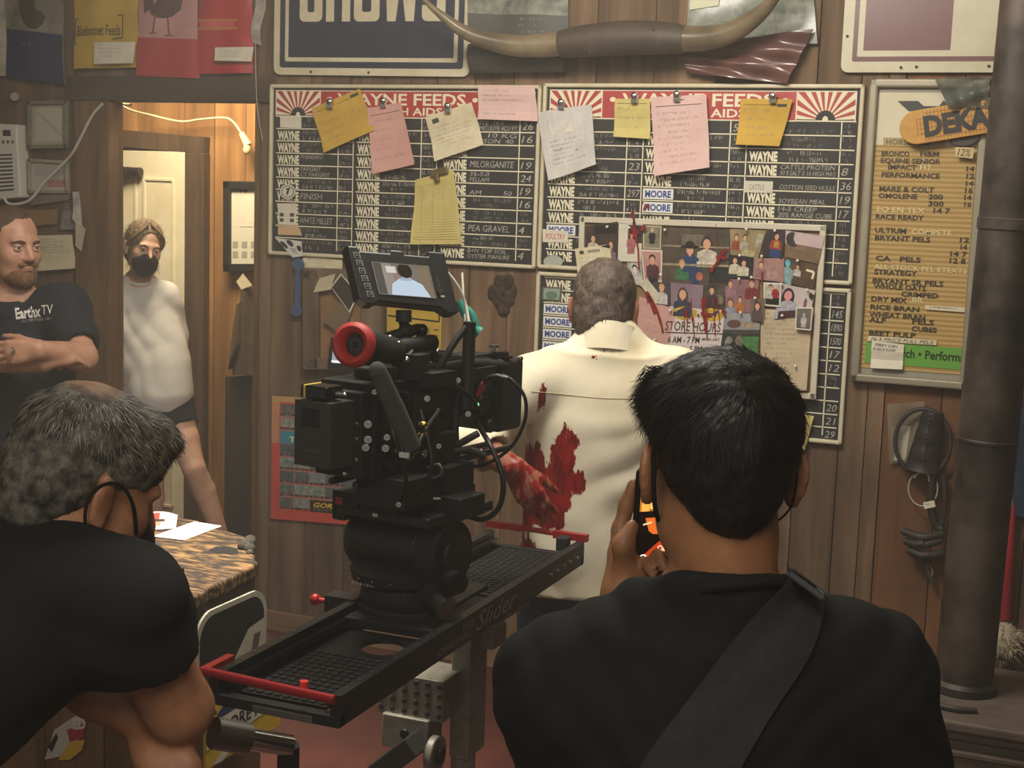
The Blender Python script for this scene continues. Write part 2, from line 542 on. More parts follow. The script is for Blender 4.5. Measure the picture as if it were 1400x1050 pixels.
def price_board(name, label, xl, xr, zt, zb, header, groups, rows, row0, rowh, words, bottom_frame=True, y=.012):
    """enamel price board: black chalk rows between cream lines inside a rolled metal frame.
    groups: (label_x, text_x, price_x, end_x) in metres from the left edge"""
    root = thing(name, label, 'sign', ((xl+xr)/2, -y, zb), 'price boards on the plank wall')
    fr = Fr((xl, -y, zt), (xr, -y, zt), (xr, -y, zb), (xl, -y, zb))
    w_, h_ = xr-xl, zt-zb
    b = MB(); b.sheet(fr, BLACKBD, 1, 1, .011)
    U, V = lambda x: x/w_, lambda z: z/h_
    if header:
        hv0, hv1 = V(.017), V(.117)
        b.rect(fr, U(.018), hv0, U(w_-.018), hv1, REDP, .0006)
        b.line(fr, [(U(.018), hv0), (U(w_-.018), hv0)], .003, CREAM, .0012)
        starburst(b, fr, U(.02), hv0, U(.222), hv1)
        starburst(b, fr, U(w_-.222), hv0, U(w_-.02), hv1)
        b.text(fr, '\u2022 WAYNE FEEDS \u2022', U(.25), V(.026), U(w_-.25), V(.070), CREAM, bold=.022)
        b.text(fr, 'HEALTH AIDS', U(.40), V(.079), U(w_-.40), V(.108), CREAM, bold=.02)
    for g in groups:
        for k in range(rows+1):
            v = V(row0+k*rowh)
            if v < 1-V(.02): b.line(fr, [(U(g[0]), v), (U(g[3]), v)], .0042, CREAM)
        for x in (g[2], g[3]):
            if x < w_-.03: b.line(fr, [(U(x), V(row0)), (U(x), 1-V(.02))], .0042, CREAM)
    seed = 1
    for (gi, ri), (lab, txt, pr) in words.items():
        g = groups[gi]; v0, v1 = row0+ri*rowh, row0+(ri+1)*rowh
        u0, u1 = g[0]+.006, g[0]+.104
        if lab == 'WAYNE':
            b.text(fr, 'WAYNE', U(u0), V(v0+.0085), U(u1+.002), V(v1-.006), CREAM, bold=.05)
        elif lab == 'MOORE':
            b.rect(fr, U(u0-.004), V(v0+.006), U(u1+.012), V(v1-.005), mat('#dcdad2', .6), .0009)
            b.text(fr, 'MOORE', U(u0+.004), V(v0+.012), U(u1+.004), V(v1-.012), mat('#24468c', .6), bold=.04, lift=.0015)
        seed += 7
        tx = g[1]
        if isinstance(txt, tuple):
            hh = (rowh-.008)/2
            for i, t in enumerate(txt):
                va = v0+.005+i*(hh+.001)
                if t: b.text(fr, t, U(tx), V(va), U(min(tx+.0135*len(t), g[2]-.01)), V(va+hh-.004), CHALK, shear=.15)
        elif txt == '~':
            rg = random.Random(seed)
            for i in range(2):
                if rg.random() < .9:
                    va = v0+.005+i*.022
                    b.scrib(fr, U(tx+rg.uniform(0, .03)), V(va), U(tx+(g[2]-tx)*rg.uniform(.55, .93)), V(va+.016), CHALKD if rg.random() < .5 else CHALK, seed+i, .0016, .0007, 1.25)
        elif txt:
            b.text(fr, txt, U(tx), V(v0+.012), U(min(tx+.017*len(txt), g[2]-.02)), V(v1-.012), CHALK, shear=.15)
        if pr == '~':
            for i in range(2):
                va = v0+.006+i*.022
                b.scrib(fr, U(g[2]+.007), V(va), U(g[3]-.006), V(va+.016), CHALKD if (seed+i) % 3 else CHALK, seed+31+i, .0016, .0007, 1.2)
        elif pr:
            b.text(fr, pr, U(g[2]+.008), V(v0+.012), U(min(g[2]+.012+.02*len(pr), g[3]-.004)), V(v1-.010), CHALK, shear=.2)
    b.build('chalk_panel', root)
    b = MB(); t = .0085
    for p, q in (((xl, zt), (xr, zt)), ((xl, zb), (xr, zb)), ((xl, zb), (xl, zt)), ((xr, zb), (xr, zt))):
        c = ((p[0]+q[0])/2, -y-.003, (p[1]+q[1])/2)
        b.box(c, (abs(p[0]-q[0])+t*1.8 if p[1] == q[1] else t*1.8, .02, abs(p[1]-q[1])+t*1.8 if p[0] == q[0] else t*1.8), ENAM)
    b.build('frame', root, bevel=.006, seg=3)
    return root, fr

wd = {}
lb_l = {1: 'WAYNE', 2: 'WAYNE', 3: 'WAYNE', 4: 'WAYNE', 5: 'WAYNE', 6: 'WAYNE', 7: 'WAYNE', 8: 'WAYNE'}
for r in range(11):
    wd[(0, r)] = ('WAYNE' if 1 <= r <= 8 else '', '~', '~')
    wd[(1, r)] = ('WAYNE' if r else '', '~', '~')
    wd[(2, r)] = ('WAYNE' if r >= 1 else '', '~', '~')
wd[(0, 4)] = ('WAYNE', ('PARGRIT', 'CT PARGRIT'), '~'); wd[(0, 3)] = ('WAYNE', ('PHEASANT', ''), '~'); wd[(0, 6)] = ('WAYNE', 'FINISH', '~'); wd[(0, 8)] = ('WAYNE', 'WHITE MILLET', '~')
wd[(2, 0)] = ('', ('ALITE  16%', 'VERMICULITE 4CU FT'), '26'); wd[(2, 1)] = ('', ('       5   10 KG', '   POISON  40'), '16'); wd[(2, 2)] = ('WAYNE', '', '')
wd[(2, 3)] = ('WAYNE', 'MILORGANITE', '19'); wd[(2, 4)] = ('WAYNE', ('35-0-0', 'PELLAM'), '24'); wd[(2, 5)] = ('WAYNE', ('', 'AM         50'), '19')
wd[(2, 6)] = ('WAYNE', '~', '16'); wd[(2, 8)] = ('WAYNE', 'PEA GRAVEL', '4'); wd[(2, 10)] = ('WAYNE', ('B+N TOP SOIL', 'OYSTER MANURE'), '4')
G1 = [(.022, .135, .305, .372), (.385, .50, .668, .735), (.755, .875, 1.075, 1.135)]
lboard, LF = price_board('price_board', 'white framed black price board nearest the doorway, under the big navy sign', -3.111, -1.9595, 2.243, 1.579, True, G1, 11, .118, .0482, wd)
RX = -1.9385
X_ = lambda px, py=250: W(px, py, .012).x-RX
G2 = [(.022, X_(790), X_(855), X_(877)), (X_(879), X_(925), X_(995), X_(1018)), (X_(1020), X_(1066), X_(1146), 1.138)]
wd = {}
for r in range(11):
    wd[(0, r)] = ('WAYNE' if r not in (8,) else 'MOORE', '~', '~')
    wd[(1, r)] = ('WAYNE' if r in (1, 2, 3, 4) else 'MOORE' if r in (5, 6) else 'WAYNE', '~', '~')
    wd[(2, r)] = ('WAYNE' if r not in (0, 1, 4) else '', '~', '~')
wd[(0, 0)] = ('', '', ''); wd[(0, 3)] = ('', '~', '23'); wd[(0, 5)] = ('WAYNE', '~', '297'); wd[(1, 0)] = ('', '~', '50')
wd[(2, 2)] = ('WAYNE', '~', '~'); wd[(2, 3)] = ('WAYNE', ('CATTLE PROTEIN', '50 5 SALT X 16 HIGH MAG'), '8'); wd[(2, 4)] = ('', ('', 'COTTON SEED HULLS'), '36')
wd[(2, 5)] = ('WAYNE', ('', 'SOYBEAN MEAL'), '19'); wd[(2, 6)] = ('WAYNE', ('14-5 CREEP', '20% RANGE CUBE'), '17')
rboard, RF = price_board('price_board', 'white framed black price board at the right, its last rows overlapped by the pin board', RX, -.785, 2.250, 1.583, True, G2, 11, .118, .0482, wd)
wd = {}
for r in range(11):
    wd[(0, r)] = ('WAYNE' if r in (0, 1) else 'MOORE', '~', '~'); wd[(1, r)] = ('WAYNE', '~', '~'); wd[(2, r)] = ('WAYNE', '', ['~', '145', '1890', '1500', '17', '12', '~', '', '20', '21', '29'][r])
rl, RLF = price_board('price_board', 'lower black price board half hidden behind the pinned photographs', RX, -.785, 1.556, 1.024, False, G2, 11, .012, .0470, wd)

# ---- small stickers and magnets on the boards
def stick(name, label, cat, c4, off, mt, draw=None, group=None, nu=3, nv=3, curl=None, th=.0008):
    fr = frpx(c4, off, curl)
    b = MB(); b.sheet(fr, mt, nu, nv, th)
    if draw: draw(b, fr)
    return b.build(name, label=label, cat=cat, group=group)
def lines(n, u0=.1, u1=.9, v0=.15, v1=.9, mt=INK, seed=0, head=None, hsz=.012):
    def d(b, fr):
        for i in range(n):
            v = v0+(v1-v0)*i/max(n, 1)
            b.scrib(fr, u0, v, u0+(u1-u0)*random.Random(seed+i).uniform(.55, 1), v+min((v1-v0)/n*.45, .011/fr.h()), mt, seed+i, .0009)
    return d
REDINK, BLUEINK = mat('#b8433c', .8), mat('#35579c', .8)
OFF = .016
stick('blank_label', 'blank white label on the first row of the board nearest the doorway', 'label', [(383, 159), (412, 160), (412, 176), (383, 174)], OFF, PAPERW)
stick('round_sticker', 'round white sticker with a black bird emblem on the left board', 'sticker', [(383, 252), (404, 252), (404, 272), (383, 272)], OFF, mat('#1b1b1c', .6), lambda b, fr: (b.blob(fr, .5, .5, .52, .52, mat('#cfc9b8', .6)), b.blob(fr, .5, .5, .42, .42, BLACK, .001), b.blob(fr, .5, .5, .37, .37, mat('#cfc9b8', .6), .0013), b.poly(fr, [(.36, .3), (.62, .22), (.72, .32), (.6, .36), (.56, .62), (.44, .78), (.42, .55), (.48, .4)], BLACK, .0016)))
stick('typed_card', 'white card with small printed pictures at the left edge of the left board', 'card', [(380, 278), (405, 278), (404, 308), (380, 307)], OFF, PAPERW, lambda b, fr: [b.rect(fr, u, v, u+.22, v+.16, INK) for u in (.1, .68) for v in (.45, .7)])
stick('tan_label', 'torn tan paper label below the printed picture card', 'label', [(380, 308), (408, 309), (413, 322), (380, 321)], OFF, mat('#c9a67a', .8))
stick('sticker_sheet', 'white sticker with three dark dots at the lower left corner of the left board', 'sticker', [(376, 325), (412, 330), (414, 350), (400, 352)], OFF+.012, mat('#cfc9c0', .6), lambda b, fr: [b.blob(fr, u, v, .13, .2, mat('#2c2440', .5), .001) for u, v in ((.15, .35), (.5, .22), (.85, .5))] + [b.text(fr, 'RE', .35, .5, .65, .8, mat('#5b5470', .6))])
stick('red_lettered_label', 'white label with red handwriting on the second board', 'label', [(742, 313), (777, 316), (776, 332), (742, 331)], OFF, PAPERW, lambda b, fr: b.text(fr, 'POULTRY', .1, .3, .9, .75, REDINK, shear=.2))
stick('oval_magnet', 'pale grey oval magnet on the second board', 'magnet', [(743, 349), (770, 349), (770, 366), (743, 366)], OFF, BLACKBD, lambda b, fr: b.blob(fr, .5, .5, .5, .5, mat('#a5a79c', .6), .002))
stick('green_magnet', 'small green tinted picture magnet among the blue lettered rows', 'magnet', [(741, 392), (769, 393), (767, 412), (740, 410)], OFF, mat('#55584c', .5), lambda b, fr: (b.rect(fr, .1, .1, .9, .9, mat('#8d9a8b', .5)), b.blob(fr, .5, .6, .3, .3, mat('#5f7a62', .5), .001)))
stick('grey_label', 'pale grey label covering a row title high on the right side of the second board', 'label', [(1018, 247), (1057, 248), (1056, 264), (1018, 263)], OFF, GREYL, lambda b, fr: b.text(fr, 'CATTLE', .15, .3, .7, .75, mat('#8a867c', .8)))

# ---- papers clipped to the boards
def clip_at(px, py, off, label, style='bull'):
    p = W(px, py, off)
    b = MB()
    b.cyl(p+Vector((0, .004, 0)), p+Vector((0, -.012, 0)), .013, CHROME, n=16)
    b.sph(p+Vector((0, -.012, 0)), (.0125, .006, .0125), CHROME)
    b.box(p+Vector((0, -.006, -.016)), (.022, .010, .018), CHROME)
    return b.build('spring_clip', label=label, cat='clip', group='silver clips holding the papers', smooth=40)
def cl(a=.02, u0=.0, s=1):
    return lambda u, v: a*(v**2)*(.55+.45*math.sin(3*u+u0)) + .004*math.sin(7*v+u0)
YEL, YEL2, PINK, PINKL = mat('#c8a23e', .8, c2='#b8913a', scale=8), mat('#cdbd78', .8, c2='#bfae68', scale=8), mat('#d6a49a', .8, c2='#cb968c', scale=8), mat('#d9b9b2', .8, c2='#cfaba6', scale=8)
def form(n=8, seed=0, head=None, mt=INK):
    def d(b, fr):
        b.rect(fr, .08, .12, .92, .128, mt, .0008, 4, 1)
        lines(n, .1, .9, .2, .92, mat('#8a7d6c', .9) if mt is INK else mt, seed)(b, fr)
        if head: b.rect(fr, head[0], head[1], head[2], head[3], INK, .001)
    return d
PG = 'papers clipped over the price boards'
stick('order_slip', 'mustard yellow form tilted over the left board title', 'paper', [(426, 148), (492, 121), (514, 178), (444, 209)], .032, YEL, form(4, 1, (.78, .06, .95, .12)), PG, 6, 6, cl(.012))
stick('order_slip', 'salmon pink paper with a curled right edge on the left board', 'paper', [(502, 148), (551, 140), (571, 225), (510, 238)], .036, PINK, form(5, 11), PG, 6, 6, lambda u, v: .02*u*u+.008*v*v)
stick('order_slip', 'white letter tilted on the left board, right of the salmon paper', 'paper', [(582, 160), (645, 140), (662, 198), (596, 221)], .032, PAPERC, lambda b, fr: (b.rect(fr, .12, .1, .26, .2, INK), lines(6, .12, .9, .28, .8, mat('#9a8f80', .9), 21)(b, fr)), PG, 6, 6, cl(.012, 1))
stick('order_slip', 'pale yellow ruled sheet hanging low on the left board', 'paper', [(568, 246), (620, 232), (632, 334), (563, 334)], .034, YEL2, lambda b, fr: [b.line(fr, [(.06, v), (.94, v)], .0012, mat('#a89a62', .9)) for v in [.12+.035*i for i in range(24)]] + [b.line(fr, [(u, .1), (u, .98)], .0012, mat('#a89a62', .9)) for u in (.2, .45, .7)], PG, 6, 8, cl(.014, 2))
stick('order_slip', 'light pink ruled letter at the right end of the left board title', 'paper', [(654, 117), (731, 117), (736, 166), (654, 163)], .032, PINKL, lines(6, .08, .92, .12, .92, mat('#84706c', .9), 31), PG, 6, 4, cl(.010))
stick('order_slip', 'crumpled white printed sheet at the left end of the second board title', 'paper', [(735, 154), (807, 142), (818, 225), (752, 247)], .036, mat('#cdc8c2', .75, c2='#bdb8b2', scale=20), lambda b, fr: (b.rect(fr, .2, .2, .6, .36, PAPERW), lines(6, .15, .85, .45, .85, INK, 41)(b, fr)), PG, 10, 10, lambda u, v: .012*math.sin(5*u+3*v)+.016*v*v)
stick('order_slip', 'small pale yellow square slip on the second board title', 'paper', [(841, 135), (889, 135), (889, 190), (839, 187)], .030, YEL2, form(3, 51), PG, 4, 4, cl(.006))
stick('order_slip', 'long light pink form on the second board title', 'paper', [(890, 133), (966, 129), (971, 229), (896, 241)], .036, PINKL, form(9, 61, (.4, .05, .6, .06)), PG, 6, 8, cl(.018, .5))
stick('order_slip', 'mustard yellow receipt with a rounded foot on the second board title', 'paper', [(1013, 135), (1084, 136), (1066, 200), (1008, 198)], .032, YEL, form(4, 71, (.74, .1, .92, .16)), PG, 6, 6, cl(.022, 1.2))
for x, y, l in ((452, 139, 'clip on the tilted mustard form'), (525, 138, 'clip on the salmon pink paper'), (613, 145, 'clip on the tilted white letter'), (768, 140, 'clip on the crumpled white sheet'), (868, 131, 'clip on the small pale yellow slip'), (926, 129, 'clip on the long light pink form'), (1057, 131, 'clip on the mustard receipt')):
    clip_at(x, y, .044, 'silver spring '+l)
b = MB(); q = Matrix.Rotation(rad(-14), 3, 'Y'); b.box(W(600, 235, .046), (.075, .012, .026), mat('#7a6d48', .4, .7), q); b.box(W(597, 243, .048), (.02, .014, .03), mat('#7a6d48', .4, .7), q)
b.build('bulldog_clip', label='brass coloured bulldog clip on the pale yellow ruled sheet', cat='clip', bevel=.002)
stick('yellow_note', 'yellow note hanging from the lower board behind the filming man\'s head', 'paper', [(1076, 562), (1113, 569), (1100, 617), (1072, 600)], .03, YEL2, None, None, 5, 5, cl(.02))
stick('paper_strip', 'cream paper strip stuck below the left board', 'paper', [(414, 350), (468, 355), (468, 372), (414, 368)], .012, PAPERC, lines(3, .1, .9, .15, .9, mat('#a39a86', .9), 77))

# ---- collage board with pinned photographs
croot = thing('pin_board', 'pale framed pin board crowded with photographs in the middle of the lower price board', 'board', W(955, 545, .02))
CFR = frpx([(797, 300), (1126, 312), (1112, 541), (790, 541)], .036)
b = MB(); b.sheet(CFR, mat('#8a6d4c', .9, c2='#7a5e40', scale=40), 1, 1, .008); b.build('cork_sheet', croot)
b = MB()
for a, c in (((0, 0), (1, 0)), ((1, 0), (1, 1)), ((1, 1), (0, 1)), ((0, 1), (0, 0))):
    p, q = CFR(*a, .004), CFR(*c, .004); d = q-p; L = d.length; d.normalize()
    nrm = Vector((0, -1, 0)); sd = d.cross(nrm)
    rot = Matrix((d, nrm, -sd)).transposed()
    b.box((p+q)/2, (L+.022, .018, .022), mat('#cfc7b4', .4, c2='#beb5a0', scale=9), rot)
b.build('frame', croot, bevel=.003)

# thin smoke hanging in the room
hm = bpy.data.materials.new('thin_smoke'); hm.use_nodes = True
nt = hm.node_tree; nt.nodes.remove(nt.nodes['Principled BSDF'])
vs_ = nt.nodes.new('ShaderNodeVolumeScatter'); vs_.inputs['Color'].default_value = (1, .95, .86, 1); vs_.inputs['Density'].default_value = .018; vs_.inputs['Anisotropy'].default_value = .25
nt.links.new(vs_.outputs[0], nt.nodes['Material Output'].inputs['Volume'])
b = MB(); b.box((-1.95, -2.9, 1.66), (8.2, 5.7, 3.2), hm)
b.build('smoke_haze', label='thin smoke hanging in the air of the whole room', cat='haze', kind='stuff')

# ---- photographs on the pin board
SK, SK2 = mat('#c99878', .5), mat('#b98468', .5)
def pal(c):
    r_, g_, b_ = (int(c[i:i+2], 16) for i in (1, 3, 5))
    return mat(c, .42, c2='#%02x%02x%02x' % tuple(int(v*.72) for v in (r_, g_, b_)), scale=55, detail=3)
def figure(b, fr, u, v, h, hair='#2a1c14', shirt='#56443c', skin=None, pants=None, hat=None, longhair=False):
    """a small printed person: head at (u, v), h = height of the head in v"""
    a = fr.h()/fr.w()
    sk = skin or SK
    if longhair: b.blob(fr, u, v+h*.35, h*.62*a, h*1.0, pal(hair), .0010)
    b.poly(fr, [(u-h*.28*a, v+h*.62), (u+h*.28*a, v+h*.62), (u+h*.95*a, v+h*.95), (u+h*1.05*a, v+h*2.4), (u-h*1.05*a, v+h*2.4), (u-h*.95*a, v+h*.95)], pal(shirt), .0012)
    if pants: b.rect(fr, u-h*.8*a, v+h*2.4, u+h*.8*a, v+h*3.8, pal(pants), .0012)
    b.blob(fr, u, v-h*.12, h*.48*a, h*.55, pal(hair), .0014)
    b.blob(fr, u, v+h*.12, h*.38*a, h*.5, sk, .0016)
    b.rect(fr, u-h*.13*a, v+h*.5, u+h*.13*a, v+h*.75, sk, .0015)
    if hat:
        b.blob(fr, u, v-h*.25, h*1.0*a, h*.2, pal(hat), .0018); b.blob(fr, u, v-h*.45, h*.5*a, h*.42, pal(hat), .0018)
def mottled(*cs):
    return mat(cs[0], .42, c2=cs[1], scale=cs[2] if len(cs) > 2 else 25)
PH = []
def photo(label, c4, base, draw=None, off=.034, border=None, curl=None):
    off += .013
    fr = frpx(c4, off, curl or (lambda u, v, k=len(PH): .004*v*v*math.sin(k)+.003*u*u))
    b = MB(); b.sheet(fr, mat(border, .5) if border else base, 3, 3, .0006)
    if border: b.rect(fr, .07, .06, .93, .94, base, .0004, 3, 3)
    if draw: draw(b, fr)
    PH.append(b.build('photograph', label=label, cat='photo', group='photographs on the pin board'))
MT = mottled
photo('dark photograph of two pale faces, top left corner of the pin board', [(800, 309), (845, 303), (844, 355), (800, 345)], MT('#2b211c', '#4a352b', 30), lambda b, fr: (figure(b, fr, .25, .45, .22, '#1c1512', '#d3c6b0'), figure(b, fr, .8, .62, .22, '#3a2722', '#8c6a80'), b.rect(fr, .3, .05, .98, .3, pal('#18120f'), .002)))
photo('white letter with a torn black corner beside the actor\'s head', [(786, 340), (834, 334), (840, 388), (792, 392)], PAPERC, lambda b, fr: (b.blob(fr, .18, .12, .07, .05, INK, .001), b.rect(fr, .35, .08, .7, .15, mat('#8a857a', .8), .001), lines(7, .1, .9, .25, .95, mat('#9a9384', .9), 91)(b, fr), b.poly(fr, [(.72, .02), (1, .0), (1, .1)], BLACK, .0014)), .040)
photo('pale photograph of a girl in a pink dress', [(846, 306), (879, 307), (877, 358), (845, 357)], MT('#c5bfae', '#d3ccba', 12), lambda b, fr: (b.rect(fr, .4, .02, 1, .5, pal('#2c2f33'), .0008), figure(b, fr, .55, .3, .13, '#2b1d18', '#b56a70', pants='#b56a70')))
photo('photograph of a woman in a black dress with tan edges', [(879, 308), (905, 309), (904, 341), (879, 340)], MT('#8c8672', '#5f5c4e', 25), lambda b, fr: figure(b, fr, .5, .2, .15, '#d8cfbc', '#141414', pants='#141414'), border='#b8a684')
photo('large family photograph with a man in a black hat and a long haired woman', [(905, 311), (998, 315), (997, 391), (905, 389)], MT('#54493c', '#3b342c', 14), lambda b, fr: (b.rect(fr, .0, .30, 1, .33, pal('#a8967a'), .0008), b.rect(fr, .0, .62, 1, .66, pal('#a8967a'), .0008), b.rect(fr, .3, .1, .62, .3, pal('#7b705e'), .0007),
    b.rect(fr, .7, .66, 1, .95, pal('#2a2926'), .0007), figure(b, fr, .42, .36, .17, '#1a1512', '#27406a', hat='#15120f'), figure(b, fr, .67, .24, .18, '#3a241a', '#d8ccb8', longhair=True), figure(b, fr, .30, .62, .12, '#b09060', '#3f7a4c'), b.blob(fr, .5, .82, .1, .16, pal('#27406a'), .0019), b.blob(fr, .56, .84, .05, .08, pal('#c9735c'), .002)))
photo('school portrait of a boy in a dark red shirt', [(876, 341), (906, 342), (905, 386), (880, 384)], MT('#b98a80', '#a87870', 12), lambda b, fr: figure(b, fr, .52, .3, .24, '#2b1a14', '#5a3038', pants='#1e2230'), border='#d0c2b2')
photo('black and white photograph of a dark haired face', [(857, 357), (877, 358), (880, 386), (860, 380)], MT('#c9c3b6', '#8d8880', 25), lambda b, fr: figure(b, fr, .5, .4, .35, '#17130f', '#d5d0c6', mat('#cfc9bd', .5)))
photo('folded grey letter between the boy portrait and the actor\'s head', [(871, 384), (886, 382), (904, 404), (896, 416)], MT('#bdb49e', '#cfc6b0', 20), lines(4, .1, .9, .1, .9, mat('#7f786a', .9), 97), .040)
photo('photograph of a fair haired child by the folded letter', [(893, 385), (917, 387), (916, 418), (894, 415)], MT('#2c2a2e', '#46404a', 20), lambda b, fr: figure(b, fr, .5, .25, .3, '#c9a544', '#cfc8c0'), .037)
photo('photograph of a brown haired girl looking sideways', [(917, 386), (962, 390), (960, 422), (917, 419)], MT('#735e6a', '#8c7682', 12), lambda b, fr: (figure(b, fr, .38, .42, .40, '#5d3f3c', '#2b3350', longhair=True),), .038)
photo('dark photograph of a man in a plum shirt', [(962, 387), (992, 390), (990, 424), (960, 421)], MT('#2c2723', '#5a4f44', 18), lambda b, fr: (figure(b, fr, .4, .25, .26, '#1c1613', '#46303e'), b.blob(fr, .75, .6, .2, .2, pal('#8b7d64'), .001)))
photo('tan photograph of a group around a table', [(998, 313), (1048, 315), (1036, 354), (998, 348)], MT('#82704f', '#9c8a64', 16), lambda b, fr: (figure(b, fr, .2, .3, .2, '#4c3524', '#9c4a38'), figure(b, fr, .45, .3, .2, '#4c3524', '#b7ad98'), b.rect(fr, .4, .75, .85, .97, pal('#c4b78c'), .002), b.rect(fr, .8, .15, .95, .6, pal('#b9b9a0'), .001)))
photo('photograph of a boy in a red and yellow shirt sitting', [(1048, 313), (1074, 316), (1070, 356), (1041, 350)], MT('#231c1d', '#3a2b30', 20), lambda b, fr: (figure(b, fr, .6, .2, .2, '#3a2318', '#a83a38', pants='#27437c'), b.rect(fr, .5, .4, .75, .62, pal('#d29a3e'), .002)), .038)
photo('photograph of a pale evening field at the top right corner', [(1074, 315), (1128, 323), (1119, 361), (1073, 351)], pal('#8c6c50'), lambda b, fr: (b.rect(fr, 0, 0, 1, .45, MT('#c8b4ac', '#b39aa0', 10), .0008), b.blob(fr, .2, .3, .18, .28, pal('#2a2622'), .0014), b.blob(fr, .5, .06, .1, .1, pal('#33302c'), .0014), b.rect(fr, 0, .62, 1, 1, MT('#7a6140', '#5c4a34', 25), .001)), .036)
photo('photograph of a couple in white shirts on black', [(997, 348), (1031, 352), (1028, 380), (996, 380)], pal('#12110f'), lambda b, fr: (figure(b, fr, .25, .22, .25, '#30231a', '#d5cbb0'), figure(b, fr, .62, .3, .25, '#30231a', '#d5cbb0')), .037)
photo('faded pink photograph of a woman beside a chair', [(1031, 353), (1072, 353), (1072, 386), (1029, 381)], MT('#8d6862', '#a98078', 12), lambda b, fr: (figure(b, fr, .25, .3, .25, '#6b3b30', '#9b6e70'), b.poly(fr, [(.5, .3), (.7, .25), (.85, .95), (.42, .95)], pal('#b58e84'), .001)), .036)
photo('dark photograph with a blue lit standing figure', [(1072, 352), (1119, 362), (1112, 396), (1071, 386)], MT('#3a2b1f', '#63482f', 14), lambda b, fr: (figure(b, fr, .12, .2, .24, '#4aa0b0', '#8fb2b4', mat('#5cb4c4', .5), '#8fb2b4'), figure(b, fr, .42, .25, .16, '#4a3424', '#cfc8b8'), b.line(fr, [(.68, .3), (.92, .32), (.9, .6)], .008, CREAM, .0012)), .035)
photo('rosy crowded group photograph in the middle of the right half', [(992, 380), (1038, 383), (1035, 428), (992, 428)], MT('#7b565a', '#95706e', 14), lambda b, fr: (figure(b, fr, .15, .15, .16, '#5a2e2a', '#a57884'), figure(b, fr, .8, .1, .2, '#5a2420', '#8b2f34'), figure(b, fr, .45, .6, .15, '#52382e', '#c07840'), figure(b, fr, .15, .7, .2, '#6d4038', '#96a0b0')))
photo('white bordered photograph of a girl holding something red', [(1044, 386), (1069, 387), (1067, 420), (1044, 418)], MT('#c8c0b4', '#9c948a', 16), lambda b, fr: (b.rect(fr, .1, .62, .9, .92, pal('#1c1a1a'), .0009), figure(b, fr, .4, .2, .2, '#1e1512', '#d2ccc2'), b.blob(fr, .68, .45, .22, .2, pal('#b02430'), .0022)), .042, '#d9d2c2')
photo('photograph of a girl with a dark bob and maroon skirt', [(1069, 388), (1115, 397), (1108, 430), (1062, 436)], MT('#b5a6a4', '#c7bab2', 12), lambda b, fr: (figure(b, fr, .24, .28, .30, '#2b161c', '#b9b6c4', mat('#cf8a90', .5), longhair=True), b.rect(fr, .02, .78, .55, 1, pal('#4a2029'), .0018), b.poly(fr, [(.85, .1), (1, .2), (.98, .45), (.85, .3)], pal('#1d1b1a'), .001), b.blob(fr, .78, .55, .05, .2, pal('#7c5b5c'), .001)), .036)
photo('oval faced woman with long brown hair, small cut out photograph', [(1026, 408), (1046, 408), (1045, 434), (1026, 432)], MT('#75604c', '#5f4b3e', 12), lambda b, fr: figure(b, fr, .5, .4, .35, '#4b2c22', '#4d3a3e', longhair=True), .040)
photo('long handwritten letter hanging at the lower right of the pin board', [(1040, 422), (1110, 427), (1104, 533), (1040, 533)], mat('#c2b092', .85, c2='#b09e82', scale=10), lines(15, .08, .9, .04, .95, mat('#7b6c58', .9), 121), .033, None, lambda u, v: .018*v*v*u)
photo('small white bordered old black and white snapshot', [(1088, 420), (1112, 420), (1109, 452), (1087, 450)], MT('#4a4742', '#77726a', 16), lambda b, fr: figure(b, fr, .5, .35, .14, '#bdb7aa', '#cfc9bd', mat('#b5afa2', .5), '#cfc9bd'), .056, '#d5cfc0')
photo('photograph of rocks and water below the rosy group', [(990, 428), (1040, 429), (1038, 457), (988, 457)], MT('#7f8796', '#a39d98', 14), lambda b, fr: (b.blob(fr, .3, .5, .2, .2, pal('#6f4c3c'), .001), b.blob(fr, .7, .55, .25, .15, pal('#b8a384'), .001), b.rect(fr, 0, .78, 1, 1, pal('#514b46'), .0012)), .037)
photo('photograph of two dogs on green grass at the bottom', [(984, 456), (1038, 457), (1036, 492), (982, 490)], MT('#2c3a2c', '#1f2a20', 12), lambda b, fr: (b.rect(fr, .6, .1, 1, .9, pal('#4f8a4a'), .0008), b.blob(fr, .25, .5, .12, .4, pal('#9c948a'), .001), b.blob(fr, .5, .4, .1, .35, pal('#8c7f72'), .001), b.blob(fr, .36, .6, .1, .3, pal('#1a1715'), .0012)), .038)
